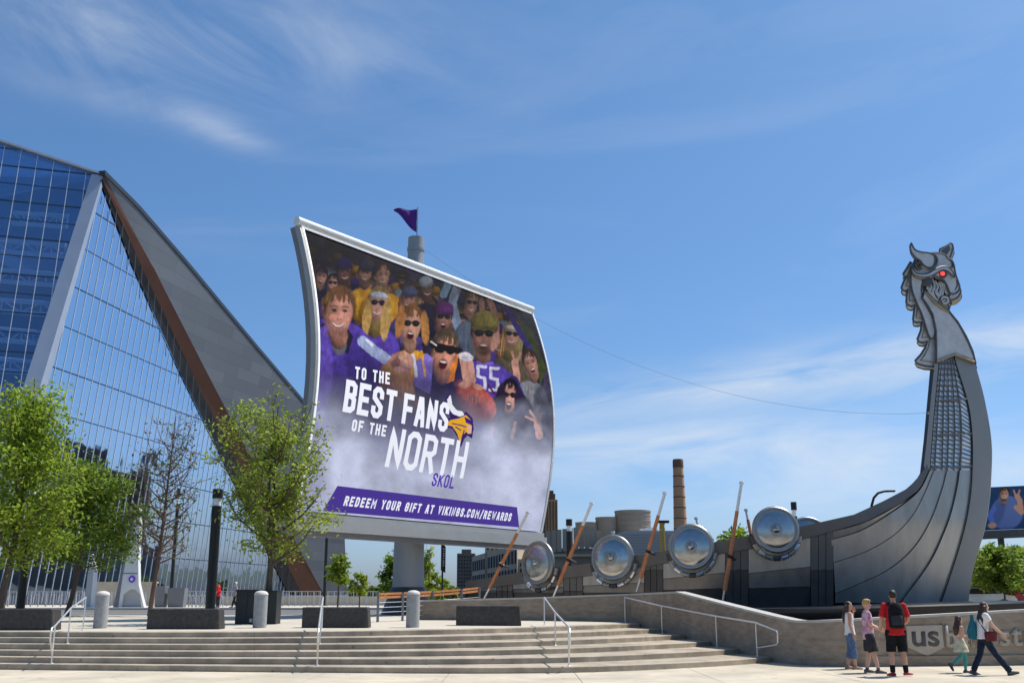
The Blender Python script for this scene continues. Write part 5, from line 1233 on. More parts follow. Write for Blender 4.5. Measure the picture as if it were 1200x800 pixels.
plate([(1079, 327), (1090, 325), (1101, 332), (1107, 340), (1112, 348), (1112, 356), (1106, 362), (1099, 358), (1091, 350), (1085, 342)], -.05, -.6, M['hullcore'], 'mouth', .0, smoothn=36)
plate([(1101, 352), (1106, 349), (1112, 350), (1113.5, 355), (1111, 360), (1113, 363), (1110, 366), (1105, 364), (1100, 359)], .06, -.7, M['dragonb'], 'lower_jaw', .04, smoothn=36)
bead([(1103, 355), (1105, 351), (1110, 351.5), (1111, 356), (1107, 358.5), (1105, 355.5), (1108, 354.5)], .12, .06, 'dragon', 'jaw_curl')
for P in ([(1086, 331), (1087, 337), (1086, 341)], [(1093, 329), (1095, 337), (1093, 345), (1097, 352)], [(1103, 337), (1105, 343), (1104, 348), (1108, 349)], [(1088, 346), (1093, 347), (1096, 352), (1101, 357)], [(1089, 330), (1091, 338), (1089, 344), (1093, 350), (1096, 355)], [(1096, 331), (1099, 338), (1097, 344), (1100, 350), (1099, 357)], [(1100, 333), (1103, 340), (1101, 347), (1105, 350)]): bead(P, .02, .07, 'dragon', 'tongue_lace')
for i, (x, y) in enumerate(((1104.5, 335), (1106.5, 338.5), (1108.5, 342), (1110, 345.5), (1088, 340), (1090, 345), (1093, 349))):
    m = MB(); a = hull(x, y, .0); m.lathe(a, [(.07, 0), (.045, .1), (.008, .2)], 8, axis=(-.3, -.3, -.9)); m.build('tooth', M['white'] if i < 4 else M['dragon'], DR, smooth=True)
horn = [(1068.5, 290.5), (1067, 295), (1068.5, 301), (1073, 307), (1079, 311), (1083, 316), (1089, 319), (1094, 317), (1096, 311), (1095, 305), (1089, 302), (1081, 301), (1074, 299), (1070.5, 295)]
plate(horn, .42, .05, M['dragon'], 'horn', .04, smoothn=50)
crest = [(1098, 302), (1101, 299), (1102, 295), (1108, 292), (1114.5, 288), (1116.5, 290), (1117.5, 295), (1115, 301), (1112.5, 308), (1107, 306), (1101, 304)]
plate(crest, .15, -.55, M['dragon'], 'ear', .04)
plate([(1104, 297), (1113, 291.5), (1114, 296), (1110, 302), (1105, 302)], .20, .1, M['dragond'], 'ear_hollow', .0)
plate([(1116.5, 290), (1117.8, 295), (1115.5, 301), (1113, 307.5), (1115, 299)], .17, -.5, M['dragonb'], 'ear_edge', 0)
brow = [(1070, 318), (1073, 324), (1080, 326), (1088, 325), (1095, 321), (1102, 317.5), (1109, 317), (1114, 319.5), (1118, 325), (1119, 330), (1116, 327), (1111, 322.5), (1105, 321.5), (1098, 325), (1090, 329), (1080, 329.5), (1072, 327), (1069, 322)]
plate(brow, .36, .1, M['dragon'], 'brow', .035, smoothn=70)
bead([(1081, 319), (1078, 320), (1074, 318), (1074, 313.5), (1077.5, 312), (1080, 314.5), (1078, 317), (1076.5, 315.5)], .30, .08, 'dragond', 'curl')
bead([(1096, 303), (1098.5, 309), (1096, 316), (1089, 320)], .34, .07); bead([(1110, 306), (1116, 310), (1117.5, 316), (1114, 318)], .26, .06); bead([(1084, 345), (1092, 354), (1101, 362), (1112, 369)], .20, .07, 'dragonb'); bead([(1120, 331), (1122, 337), (1119, 344)], .2, .05)
bead([(1106, 331), (1109, 337), (1112, 344), (1114, 350)], .24, .06); bead([(1112, 369), (1122, 381), (1132, 398), (1140, 416), (1142.5, 427)], .16, .05, 'dragond')
e = hull(1105, 325, .30); m = MB(); prof = [(.10 * math.sin(a), -.10 * math.cos(a)) for a in np.linspace(.05, math.pi - .05, 10)]; m.lathe(e, prof, 16); m.build('eye', M['eye'], DR, smooth=True)
m = MB(); m.lathe(e + Vector((0, .04, 0)), [(.22, 0), (.22, .05), (.18, .06)], 18, axis=(-.2, -1, 0)); m.build('eye_socket', M['dragond'], DR)
m = MB(); m.lathe(hull(1085.5, 333, .1), [(.26, 0), (.24, .1), (.1, .12)], 16, axis=(-.2, -1, 0)); m.build('ear_hole', M['dragond'], DR, smooth=True)

# ---- shields
def shield(cx, cy, dx, dy, tx, label, far=False, o=.45):
    c = hull(cx, cy, o)
    # outward direction from local plan tangent, slightly tipped back
    q = np.argmin([abs((600 + F * h[0] / (h[1] / ray(600, 700).y)) - cx) for h in HP]); tg = HP[min(q + 2, 119)] - HP[max(q - 2, 0)]; ax = Vector((tg[1], -tg[0], 0)).normalized()
    if ax.y > 0: ax = -ax
    if far: c = atF(cx, cy, 49.5)
    ax = (ax + Vector((0, 0, .05))).normalized()
    f = (c - CAM).dot(Vector((0, CP, SP))); r = dy / 2 / F * f
    t = thing('round_shield', c, label, 'shield', 'round steel shields along the ship side')
    m = MB(); m.lathe(c, [(r * .99, -.06), (r, .0), (r * .98, .05), (r * .93, .085), (r * .86, .085), (r * .845, .05)], 48, axis=ax); m.build('rim', M['shieldrim'], t, smooth=True)
    m = MB(); m.lathe(c, [(r * .86, .03), (r * .84, .045), (r * .82, .03), (r * .8, .045), (r * .6, .085), (r * .4, .12), (r * .24, .14)], 48, axis=ax); m.build('face', M['shield'], t, smooth=True)
    m = MB(); m.lathe(c, [(r * .27, .125), (r * .26, .155), (r * .21, .165)], 32, axis=ax); m.build('boss_ring', M['shieldrim'], t, smooth=True)
    m = MB(); rb = r * .155; m.lathe(c + ax * .155, [(rb * math.cos(a), rb * math.sin(a) * .8) for a in np.linspace(0, math.pi / 2 - .05, 8)], 24, axis=ax); m.build('boss', M['shield'], t, smooth=True)
    if not far:
        up_ = Vector((0, 0, 1)); sd_ = ax.cross(up_).normalized(); u2 = sd_.cross(ax)
        lo_ = c - ax * .16 - u2 * .17
        for k in range(9):
            a0 = math.pi * (1.0 + .02) + k * math.pi * .96 / 9 + .02; a1 = a0 + math.pi * .96 / 9 - .05; P = [lo_ + sd_ * math.cos(a) * r * 1.02 + u2 * math.sin(a) * r * 1.02 for a in np.linspace(a0, a1, 4)]
            m = MB(); m.tube(P, .10, 8); m.build('bumper', M['shieldrim'] if k in (0, 2, 5, 7) else M['steel'] if k in (1, 3, 6) else M['hulldark'], t, smooth=True)
        m = MB(); m.tube([c - ax * .2 - u2 * r * .5, c - ax * .55 - u2 * r * .5], .1, 8); m.build('bracket', M['hulldark'], t)
shield(630, 659.5, 42, 52, 0, 'round polished steel shield nearest the purple video sail, beside the first oars')
shield(717.5, 653.5, 48, 53.5, 0, 'round polished steel shield between second and third slanted oars')
shield(810, 641, 52, 54, 0, 'round polished steel shield below the brick chimney')
shield(909, 621.5, 55, 55, 0, 'round polished steel shield highest on the hull, next to the bow')
shield(947, 630, 40, 50, 0, 'far side shield whose rim shows above the ship gunwale near the bow', far=True)

# ---- oars
def oar(xt, yt, xb, yb, off_t, off_b, label, far=False, blend=True):
    a = hull(xt, yt, off_t); b = hull(xb, yb, off_b)
    if far: a = a + away * 6.5; b = b + away * 6
    t = thing('oar', b, label, 'oar', 'slanted oars along the ship'); v = b - a
    def seg(f0, f1, r0, r1, nm, mt):
        m = MB(); m.tube([a + v * f0, a + v * f1], [r0, r1], 10); m.build(nm, mt, t, smooth=True)
    seg(0, .22, .06, .065, 'white_tip', M['white']); seg(.221, .86, .075, .09, 'shaft', M['oar']); seg(.861, 1.0, .06, .05, 'steel_foot', M['steel'])
    m = MB(); d = v.normalized(); m.tube([a + v * .575, a + v * .60], .12, 10); m.build('collar', M['black'], t)
    m = MB(); m.lathe(a + d * -.02, [(.09, -.05), (.10, 0), (.09, .06)], 10); m.build('end_knob', M['white'], t)
    m = MB(); p = a + v * .588; m.tube([p, p + Vector((.35, .75, -.1))], .05, 6); m.build('bracket', M['hulldark'], t)
oar(618, 604, 567, 702, 1.2, 1.2, 'slanted red timber oar crossing the lower corner of the video sail')
oar(693, 594, 648, 700, 1.2, 1.2, 'slanted red timber oar between first and second shields')
oar(779, 582, 746, 693, 1.1, 1.1, 'slanted red timber oar between second and third shields')
oar(869, 570, 846, 712, 1.0, 1.0, 'slanted red timber oar between third and highest shields, longest of all')
oar(838, 595, 850, 645, 0, 0, 'far side oar tip rising above the gunwale beside the longest oar', far=True)
oar(905, 584, 914, 640, 0, 0, 'far side white oar tip peeking over the highest shield', far=True)
oar(726, 614, 732, 670, 0, 0, 'far side white oar tip just above the second shield', far=True)
# stay cable from mast top to the neck of the dragon
ca = Vector((mb.x + .4, mb.y, mt_top - .6)); cb = hull(1089, 485, 0.0); t = thing('stay_cable', ca, 'thin dark stay cable sagging from the mast to the dragon neck', 'cable')
m = MB(); P = []
for i in range(41):
    f = i / 40; p = ca.lerp(cb, f); p.z -= 4 * 2.35 * f * (1 - f) * (1 + .15 * (f - .5)); P.append(p)
m.tube(P, .0065, 5); m.build('strand', M['mgrey'], t); m = MB(); m.lathe(cb, [(.05, -.05), (.08, 0), (.05, .05)], 8); m.build('anchor', M['steel'], t)

# ================================================================== BACKGROUND BUILDINGS
GZ = 1.0
def bx(m, x0, x1, y0, y1, z0, z1): m.box(((x0 + x1) / 2, (y0 + y1) / 2, (z0 + z1) / 2), (x1 - x0, y1 - y0, z1 - z0)); return m
def sx(x, Y): return (x - 600) / F * (Y / ray(600, 700).y)          # metres right at distance Y near eye level
def sz(y, Y): return atY(600, y, Y).z
def windows(parent, x0, x1, Y, z0, z1, nx, nz, fw, fh, mt=None, single=True, arch=False):
    dx = (x1 - x0) / nx; dz = (z1 - z0) / nz; j = MB()
    for a in range(nx):
        for b in range(nz):
            m = MB() if single else j; cx = x0 + (a + .5) * dx; cz = z0 + (b + .5) * dz; m.box((cx, Y - .08, cz), (dx * fw, .3, dz * fh))
            if single: m.build('window', mt or M['winglass'], parent)
    if not single: tag(j.build('windows', mt or M['winglass'], parent), kind='stuff')
# grey-brown apartment slab
Y = 420; t = thing('apartment_tower', (sx(546, Y), Y, GZ), 'grey brown slab apartment tower far behind the timber railing', 'building')
m = MB(); bx(m, sx(535, Y), sx(556, Y), Y, Y + 14, GZ, sz(648, Y)); m.build('wall', M['brickgrey'], t); m = MB(); bx(m, sx(540, Y), sx(551, Y), Y + 2, Y + 10, sz(648, Y), sz(643, Y)); m.build('roof_house', M['brickgrey'], t)
windows(t, sx(536, Y), sx(555.5, Y), Y, GZ + 2, sz(650, Y), 6, 11, .5, .45, single=False)
# limestone office, stepped
Y = 260; t = thing('stone_office', (sx(600, Y), Y, GZ), 'pale limestone office block with rows of tall windows behind the first oar', 'building')
def wedge(xa, xb, ya, yb, Ya, Yb, z0, nm, mt):
    m = MB(); a = Vector((sx(xa, Ya), Ya, 0)); b = Vector((sx(xb, Yb), Yb, 0)); c = b + Vector((6, 40, 0)); d = a + Vector((4, 40, 0))
    za, zb_2 = sz(ya, Ya), sz(yb, Yb); m.add([(a.x, a.y, z0), (b.x, b.y, z0), (c.x, c.y, z0), (d.x, d.y, z0), (a.x, a.y, za), (b.x, b.y, za), (c.x, c.y, za), (d.x, d.y, za)], [(0, 1, 5, 4), (1, 2, 6, 5), (2, 3, 7, 6), (3, 0, 4, 7), (4, 5, 6, 7), (0, 3, 2, 1)]); m.build(nm, mt, t); return a, b, za
a, b, za = wedge(553, 606, 652, 636, 300, 225, GZ, 'wall', M['limestone'])
d = (b - a); 
for row, (zf0, zf1) in enumerate(((.66, .88), (.36, .56))):
    for k in range(17):
        p = a.lerp(b, (k + .5) / 17); m = MB(); nrm = Vector((d.y, -d.x, 0)).normalized(); ang = math.atan2(d.y, d.x); m.box((p.x + nrm.x * .1, p.y + nrm.y * .1, GZ + (za - GZ) * (zf0 + zf1) / 2), (d.length / 17 * .5, .35, (za - GZ) * (zf1 - zf0)), rz=ang); m.build('window', M['winglass'], t)
m = MB(); q0 = a + Vector((9, 12, 0)); bx(m, sx(568, 270), sx(640, 270), 270, 300, GZ, sz(634, 270)); m.build('upper_storey', M['limestone'], t)
windows(t, sx(569, 270), sx(639, 270), 270, sz(645, 270), sz(636.5, 270), 14, 1, .4, .8)
m = MB(); bx(m, sx(567, 270), sx(641, 270), 269.6, 300.4, sz(634, 270), sz(632.6, 270)); m.build('cornice', M['limestone'], t)
m = MB(); bx(m, sx(606, 228), sx(645, 228), 226, 250, GZ, sz(655, 228)); m.build('wing', M['limestone'], t); windows(t, sx(608, 228), sx(644, 228), 226, sz(672, 228), sz(658, 228), 6, 2, .5, .6)
# art deco brick tower
Y = 620; t = thing('brick_tower', (sx(647, Y), Y, GZ), 'tall brown brick art deco tower with stepped crown behind the sail edge', 'building')
m = MB(); bx(m, sx(636, Y), sx(654.5, Y), Y, Y + 12, GZ, sz(585, Y)); m.build('wall', M['brickor'], t)
m = MB(); bx(m, sx(640, Y), sx(652, Y), Y + 1, Y + 9, sz(585, Y), sz(578, Y)); bx(m, sx(643, Y), sx(650, Y), Y + 2, Y + 8, sz(578, Y), sz(574, Y)); m.build('crown', M['brick'], t)
for k in range(5):
    m = MB(); x = sx(637.5 + k * 3.6, Y); bx(m, x, x + .8, Y - .4, Y, GZ, sz(587, Y)); m.build('pilaster', M['brick'], t)
windows(t, sx(637.5, Y), sx(654, Y), Y, sz(640, Y), sz(590, Y), 5, 10, .35, .6, single=False)
# concrete ramp building behind ship with drums
Y = 150; t = thing('concrete_building', (sx(700, Y), Y, GZ), 'weathered concrete industrial building with fluted parapet and round tanks behind the ship', 'building')
m = MB(); bx(m, sx(628, Y), sx(790, Y), Y, Y + 30, GZ, sz(642, Y)); m.build('wall', M['conc'], t)
for k in range(22):
    x0 = 640 + k * 6.6; yt = np.interp(x0, [640, 690, 730], [622, 616, 640]) if x0 < 735 else 640
    m = MB(); bx(m, sx(x0, Y), sx(x0 + 5.6, Y), Y - .6, Y - .02, sz(648 - (x0 - 640) * .12, Y), sz(yt + (0 if x0 < 700 else 6), Y)); m.build('flute', M['conc'], t)
m = MB(); bx(m, sx(632, Y), sx(760, Y), Y - .9, Y - .05, sz(652, Y), sz(649, Y)); m.build('ledge', M['beige'], t)
for k, (x, r, yt, yb_) in enumerate(((689, 13, 612, 640), (713, 13, 606, 640), (744, 20.5, 598.5, 632))):
    c = Vector((sx(x, Y + 12), Y + 12, sz(yb_, Y + 12))); rr_ = r / F * (Y + 12); h = sz(yt, Y + 12) - c.z; m = MB(); m.lathe(c, [(rr_ * .95, 0), (rr_, h * .05), (rr_, h * .93), (rr_ * 1.03, h * .94), (rr_ * 1.03, h)], 40); o = m.build('tank', M['conc'], t, smooth=True)
    for q in range(4):
        m = MB(); m.lathe(c + Vector((0, 0, h * (.2 + .2 * q))), [(rr_ * 1.012, 0), (rr_ * 1.02, .1), (rr_ * 1.012, .2)], 40); m.build('hoop', M['conc'], o, smooth=True)
Y = 140; t = thing('metal_clad_building', (sx(760, Y), Y, GZ), 'low grey metal clad building with white roof plant behind second and third shields', 'building')
m = MB(); zt2 = sz(621.5, Y); x0, x1 = sx(716, Y), sx(822, Y); m.prism([(x0, Y, GZ), (x1, Y, GZ), (x1, Y, zt2), (sx(735, Y), Y, zt2), (x0, Y, sz(628, Y))], (0, 20, 0)); m.build('wall', M['concl'], t)
for k in range(12):
    m = MB(); bx(m, x0, x1, Y - .06, Y - .005, sz(664 - k * 3.4, Y), sz(664 - k * 3.4, Y) + .05); m.build('panel_joint', M['mgrey'], t)
for x, w, h in ((754, 6, 3), (761, 8, 4), (770, 5, 3)):
    m = MB(); bx(m, sx(x, Y), sx(x + w, Y), Y + 1, Y + 2, zt2, zt2 + h / F * Y); m.build('roof_unit', M['white'], t)
t = thing('yellow_hoist', (sx(778, 125), 125, GZ), 'yellow steel hoist frame behind the ship beside the third shield', 'hoist')
for x in (774.5, 783):
    m = MB(); a = Vector((sx(x, 125), 125, GZ)); m.tube([a, Vector((sx(778.5, 125) + (x - 778.5) * .03, 125, sz(610, 125)))], .16, 6); m.build('leg', M['yellow'], t)
for k in range(7):
    z = sz(655 - k * 6, 125); m = MB(); m.tube([(sx(775.5, 125), 125, z), (sx(782, 125), 125, z + .6)], .08, 5); m.build('brace', M['yellow'], t)
m = MB(); m.box((sx(779, 125), 125, sz(611, 125)), (1.6, .6, .3)); m.build('head', M['black'], t)
# brick chimney
Y = 210; c = Vector((sx(800.5, Y), Y, GZ)); t = thing('brick_chimney', c, 'tall tapering orange brick chimney stack rising behind the third shield', 'chimney'); h = sz(538, Y) - GZ; s = Y / F
m = MB(); m.lathe(c, [(9.5 * s, 0), (7.6 * s, h * .55), (6.0 * s, h * .94)], 28); m.build('stack', M['brickor'], t, smooth=True)
m = MB(); m.lathe(c, [(6.3 * s, h * .94), (6.3 * s, h * .985), (5.7 * s, h)], 28); m.build('crown', M['brick'], t, smooth=True)
for k in range(6):
    m = MB(); f = .5 + k * .075; m.lathe(c + Vector((0, 0, h * f)), [(7.95 * s - k * .26 * s, 0), (7.95 * s - k * .26 * s, .18)], 28); m.build('iron_band', M['brick'], t)
# blocks out to the side, mirrored in the stadium glass
for k, (x, Y, w, h, mt) in enumerate(((238, 400, 40, 46, 'brick'), (300, 430, 46, 62, 'brickgrey'), (210, 350, 28, 34, 'limestone'), (360, 460, 50, 52, 'conc'), (190, 310, 26, 26, 'brick'))):
    t = thing('city_block', (x, Y, GZ), ('brown brick block', 'grey brown tall block', 'low limestone block', 'tall concrete block', 'far brick block')[k] + ' beyond the street trees past the ship bow', 'building', 'city blocks beyond the ship')
    m = MB(); bx(m, x - w / 2, x + w / 2, Y, Y + w, GZ, GZ + h); m.build('wall', M[mt], t); windows(t, x - w / 2 + 1, x + w / 2 - 1, Y, GZ + 2, GZ + h - 1, 7, max(3, int(h / 4)), .5, .5, single=False)
    m = MB(); bx(m, x - w / 2 - .3, x + w / 2 + .3, Y - .3, Y + w + .3, GZ + h, GZ + h + .8); m.build('parapet', M['conc'], t)
# low far strip of roofs right of the stadium
for x0, x1, yt, mt, nm in ((408, 430, 686, 'brick', 'low far brick building beside the stadium corner'), (430, 462, 689, 'limestone', 'low far pale building beneath the sail'), (497, 534, 688, 'brick', 'low far brick building behind the banner pole')):
    Y = 330; t = thing('far_building', (sx((x0 + x1) / 2, Y), Y, GZ), nm, 'building'); m = MB(); bx(m, sx(x0, Y), sx(x1, Y), Y, Y + 12, GZ, sz(yt, Y)); m.build('wall', M[mt], t); windows(t, sx(x0, Y), sx(x1, Y), Y, GZ + .6, sz(yt, Y) - .4, 5, 1, .5, .5, single=False)
# banner pole
Y = 58; p = Vector((sx(518, Y), Y, GZ)); t = thing('banner_pole', p, 'tall black vertical banner with white lettering on a slim pole behind the mast', 'banner')
m = MB(); m.tube([p + Vector((.0, 0, 0)), Vector((p.x, Y, sz(634, Y)))], .05, 8); m.build('pole', M['black'], t)
z0, z1 = sz(671, Y), sz(634, Y); xa, xb = sx(516.0, Y), sx(521.5, Y); m = MB(); m.prism([(xa, Y - .02, z0 + .15), (xb, Y - .02, z0), (xb, Y - .02, z1 - .3), (xa, Y - .02, z1)], (0, .03, 0)); m.build('cloth', M['black'], t)
for k in range(8):
    z = z0 + (z1 - z0) * (.24 + k * .075); m = MB(); m.box(((xa + xb) / 2, Y - .035, z), ((xb - xa) * .5, .01, (z1 - z0) * (.05 if k % 3 else .035))); m.build('mark', M['lgrey'], t)
# street lamp with curved arm behind the bow
Y = 62; p = Vector((sx(1021, Y), Y, GZ)); t = thing('arm_street_lamp', p, 'dark curved-arm street lamp behind the ship bow slope', 'street lamp')
P = [(1021, 700), (1021, 600), (1021.5, 592), (1024, 583), (1029, 577.5), (1036, 575.5), (1042, 575.3)]
m = MB(); m.tube([p] + [atY(x, y, Y) for x, y in P[1:]], [.11, .09, .08, .075, .07, .065, .06], 8); m.build('pole', M['black'], t, smooth=True); m = MB(); q = atY(1043, 575.2, Y); m.box((q.x, q.y, q.z), (.55, .25, .1)); m.build('lamp_head', M['black'], t)
# right-hand poster board
Y = 75; t = thing('poster_board', (sx(1200, Y), Y, GZ), 'dark blue roadside poster board showing a waving man in a blue shirt, beside the bow', 'billboard')
x0, x1 = sx(1140, Y), sx(1290, Y); z0, z1 = sz(626, Y), sz(574, Y)
nu, nv = 150, 56; PU, PV = np.meshgrid(np.linspace(1150, 1280, nu), np.linspace(571, 621, nv)); P3 = np.zeros((nv, nu, 3))
for j in range(nv):
    for i in range(nu): P3[j, i] = atY(PU[j, i], PV[j, i] - (PU[j, i] - 1150) * .045, Y)
pp_ = Paint(PU, PV - (PU - 1150) * .0); pt_b = pt; pt = pp_; pt.C[:] = lin(26, 52, 84); pt.put(np.clip(fbm2(PU / 14, PV / 14, 5) - .3, 0, 1), lin(40, 78, 110))
pt.ell(1180, 602, 19, 20, .1, lin(84, 100, 142), 1.5); pt.ell(1170, 600, 7, 18, .3, lin(60, 74, 112), 3, .7); pt.line([(1191, 596), (1197, 602), (1195, 588), (1192, 583)], 6, lin(176, 128, 104)); pt.line([(1190, 582), (1188, 576)], 2, lin(176, 128, 104)); pt.line([(1193, 582), (1195, 576)], 2, lin(176, 128, 104)); pt.line([(1163, 612), (1160, 604), (1165, 596)], 6, lin(76, 96, 160)); pt.ell(1163, 616, 5, 3.5, 0, lin(176, 128, 104))
fig(1177, 580, 11, 14, lin(76, 96, 160), lin(60, 44, 34), lin(186, 138, 112), .1, beard=True, sh=.1, bh=.1); pt.line([(1240, 580), (1275, 580)], 6, lin(210, 214, 220)); pt.line([(1240, 595), (1270, 595)], 4, lin(210, 214, 220))
grid_obj('poster', P3, np.clip(pp_.C * 1.7, 0, 1), M['poster'], t); pt = pt_b
tl, tr_, br_, bl = (Vector(P3[0, 0]), Vector(P3[0, -1]), Vector(P3[-1, -1]), Vector(P3[-1, 0])); dY = Vector((0, .12, 0))
m = MB(); m.prism([tl + dY, tr_ + dY, br_ + dY, bl + dY], (0, .5, 0)); m.build('backing', M['black'], t)
m = MB(); m.prism([bl - Vector((0, .3, .05)), br_ - Vector((0, .3, .05)), br_ - Vector((0, .3, .62)), bl - Vector((0, .3, .62))], (0, .9, 0)); m.build('catwalk', M['hulldark'], t)
for x in (1185, 1245):
    m = MB(); a = Vector((sx(x, Y), Y + .6, GZ)); m.tube([a, Vector((a.x, Y + .6, z0 - .2))], .22, 10); m.build('leg', M['hulldark'], t)
# parked cars seen under the trees
def car(x, Y, mt, label, L_=4.4):
    c = Vector((sx(x, Y), Y, GZ)); t = thing('parked_car', c, label, 'car', 'cars parked behind the bow')
    prof = [(-L_ / 2, .35), (-L_ / 2, .75), (-L_ * .42, .88), (-L_ * .3, .95), (-L_ * .18, 1.38), (L_ * .15, 1.42), (L_ * .3, .98), (L_ * .46, .85), (L_ / 2, .62), (L_ / 2, .35)]
    m = MB(); m.prism([(c.x + a, c.y, c.z + b) for a, b in prof], (0, 1.7, 0)); m.build('body', mt, t)
    m = MB(); m.prism([(c.x + a, c.y - .01, c.z + b) for a, b in ((-L_ * .26, .98), (-L_ * .16, 1.32), (L_ * .13, 1.36), (L_ * .24, 1.0))], (0, .03, 0)); m.build('side_window', M['winglass'], t)
    for a in (-L_ * .3, L_ * .3):
        m = MB(); m.lathe((c.x + a, c.y + .05, c.z + .33), [(.33, 0), (.33, .2)], 16, axis=(0, -1, 0)); w = m.build('wheel', M['rubber'], t); m = MB(); m.lathe((c.x + a, c.y - .16, c.z + .33), [(.2, 0), (.18, .02)], 12, axis=(0, -1, 0)); m.build('rim', M['steel'], w)
car(1152, 68, M['carpaint'], 'silver car parked beside the ship stem under the trees'); car(1215, 70, M['redcar'], 'dark red car parked under the street trees')

# ================================================================== TREES
def tube_branch(m, p, q, r0, r1, bend, n=5):
    P = []; d = q - p
    for i in range(n):
        f = i / (n - 1); P.append(p + d * f + bend * math.sin(math.pi * f))
    m.tube(P, [r0 + (r1 - r0) * i / (n - 1) for i in range(n)], 6, cap=False); return P
def tree(name, label, base, H, trunk_h, W, nleaf, cols, seed, mt='bark', lsize=.13, vase=.5, bare=0.0, group='trees on the plaza', profile=None, nl=9, clump=.42, r0=None, cx=0.0, trunk_lean=0.0):
    rs = random.Random(seed); npr = np.random.RandomState(seed); base = Vector(base); t = thing(name, base, label, 'tree', group)
    m = MB(); r0 = r0 or H * .0135; top = base + Vector((trunk_lean + cx * .4, 0, trunk_h)); lead = base + Vector((cx, 0, H * .93))
    TR = tube_branch(m, base - Vector((0, 0, .1)), top, r0 * 1.25, r0 * .9, Vector((rs.uniform(-.06, .06), 0, 0)), 6)
    prof = profile or (lambda f: math.sin(math.pi * min(1, (.10 + .9 * f)) ** .85) ** .8)
    LD = tube_branch(m, top, lead, r0 * .85, r0 * .14, Vector((rs.uniform(-.25, .25), rs.uniform(-.2, .2), 0)), 9)
    m.build('trunk', M[mt], t, smooth=True); m = MB(); tips = []
    for k in range(nl):
        f = (k + rs.random() * .6) / nl; s = top.lerp(lead, f * .78); ang = k * 2.4 + rs.uniform(-.4, .4)
        hr = H - trunk_h; ft = min(.97, f * .80 + vase * .34 + rs.uniform(-.04, .06)); R_ = W * prof(ft) * rs.uniform(.75, 1.0)
        e = Vector((top.x + (lead.x - top.x) * ft + math.cos(ang) * R_, top.y + math.sin(ang) * R_, base.z + trunk_h + hr * ft * .96)); L1 = (e - s).length
        P1 = tube_branch(m, s, e, r0 * .5 * (1 - f * .55), r0 * .07, Vector((math.cos(ang), math.sin(ang), -.4)) * L1 * .09, 7); tips += [(p, .75) for p in P1[2:]]
        for q in range(5):
            i = rs.randint(1, 5); a = P1[i]; d = Vector((rs.gauss(0, 1), rs.gauss(0, 1), rs.gauss(.55, .6))).normalized() * L1 * rs.uniform(.25, .5)
            P2 = tube_branch(m, a, a + d, r0 * .18, r0 * .035, Vector((0, 0, .1)) * L1 * .2, 5); tips += [(p, 1) for p in P2[1:]]
            for w in range(3):
                a2 = P2[rs.randint(1, 4)]; d2 = Vector((rs.gauss(0, 1), rs.gauss(0, 1), rs.gauss(.4, .5))).normalized() * L1 * rs.uniform(.10, .24); P3_ = tube_branch(m, a2, a2 + d2, r0 * .07, r0 * .02, Vector((0, 0, 0)), 3); tips += [(p, 1.2) for p in P3_[1:]]
    for p in LD[4:]: tips.append((p, .7))
    m.build('branches', M[mt], t)
    if nleaf:
        TP = np.array([tuple(p) for p, w in tips]); w = np.array([w for p, w in tips]);
        if bare: # some limbs carry no leaves
            keep = npr.rand(len(TP)) > bare; zf = (TP[:, 2] - base.z) / H; keep |= False; TP = TP[keep]; w = w[keep]
        w /= w.sum(); ci = npr.choice(len(TP), nleaf, p=w); C = TP[ci] + npr.randn(nleaf, 3) * clump * np.array([1, 1, .8]) * (H / 9)
        C[:, 2] = np.maximum(C[:, 2], base.z + trunk_h * .86)
        nrm = npr.randn(nleaf, 3) + np.array([0, 0, .9]); nrm /= np.linalg.norm(nrm, axis=1)[:, None]; tv = npr.randn(nleaf, 3); a = np.cross(nrm, tv); a /= np.linalg.norm(a, axis=1)[:, None]; b = np.cross(nrm, a)
        sz_ = lsize * npr.uniform(.6, 1.25, nleaf)[:, None]; a *= sz_; b *= sz_ * .55
        V4 = np.stack([C - a, C - b * .9 + a * .1, C + a, C + b * .9 + a * .1], 1).reshape(-1, 3)
        me = bpy.data.meshes.new('crown'); me.vertices.add(nleaf * 4); me.vertices.foreach_set('co', V4.reshape(-1).astype(np.float32)); me.loops.add(nleaf * 4); me.loops.foreach_set('vertex_index', np.arange(nleaf * 4, dtype=np.int32)); me.polygons.add(nleaf); me.polygons.foreach_set('loop_start', np.arange(nleaf, dtype=np.int32) * 4); me.polygons.foreach_set('loop_total', np.full(nleaf, 4, np.int32)); me.update(calc_edges=True)
        cc = np.array(cols)[npr.randint(0, len(cols), nleaf)] * npr.uniform(.7, 1.25, nleaf)[:, None]; cm_ = np.array([.85 + .3 * mnoise.noise(Vector(TP[i]) * .9) for i in range(len(TP))]); cc *= cm_[ci][:, None]
        ca = me.color_attributes.new('Col', 'FLOAT_COLOR', 'POINT'); ca.data.foreach_set('color', np.repeat(np.concatenate([np.clip(cc, 0, 1), np.ones((nleaf, 1))], 1), 4, 0).reshape(-1).astype(np.float32)); me.materials.append(M['leaf']); link('crown', me, t)
    return t
G1 = [(.34, .45, .045), (.39, .49, .06), (.25, .37, .04)]; G2 = [(.18, .29, .035), (.23, .34, .04), (.12, .21, .03)]; G3 = [(.33, .41, .06), (.24, .33, .05), (.40, .45, .08)]; GR = [(.16, .20, .05), (.24, .17, .09), (.22, .13, .09), (.14, .22, .05)]
vaseprof = lambda f: .30 + .72 * math.sin(math.pi * min(1, f * .80 + .04))
def tb(x, Y): return (sx(x, Y), Y, plaza_z(Y))
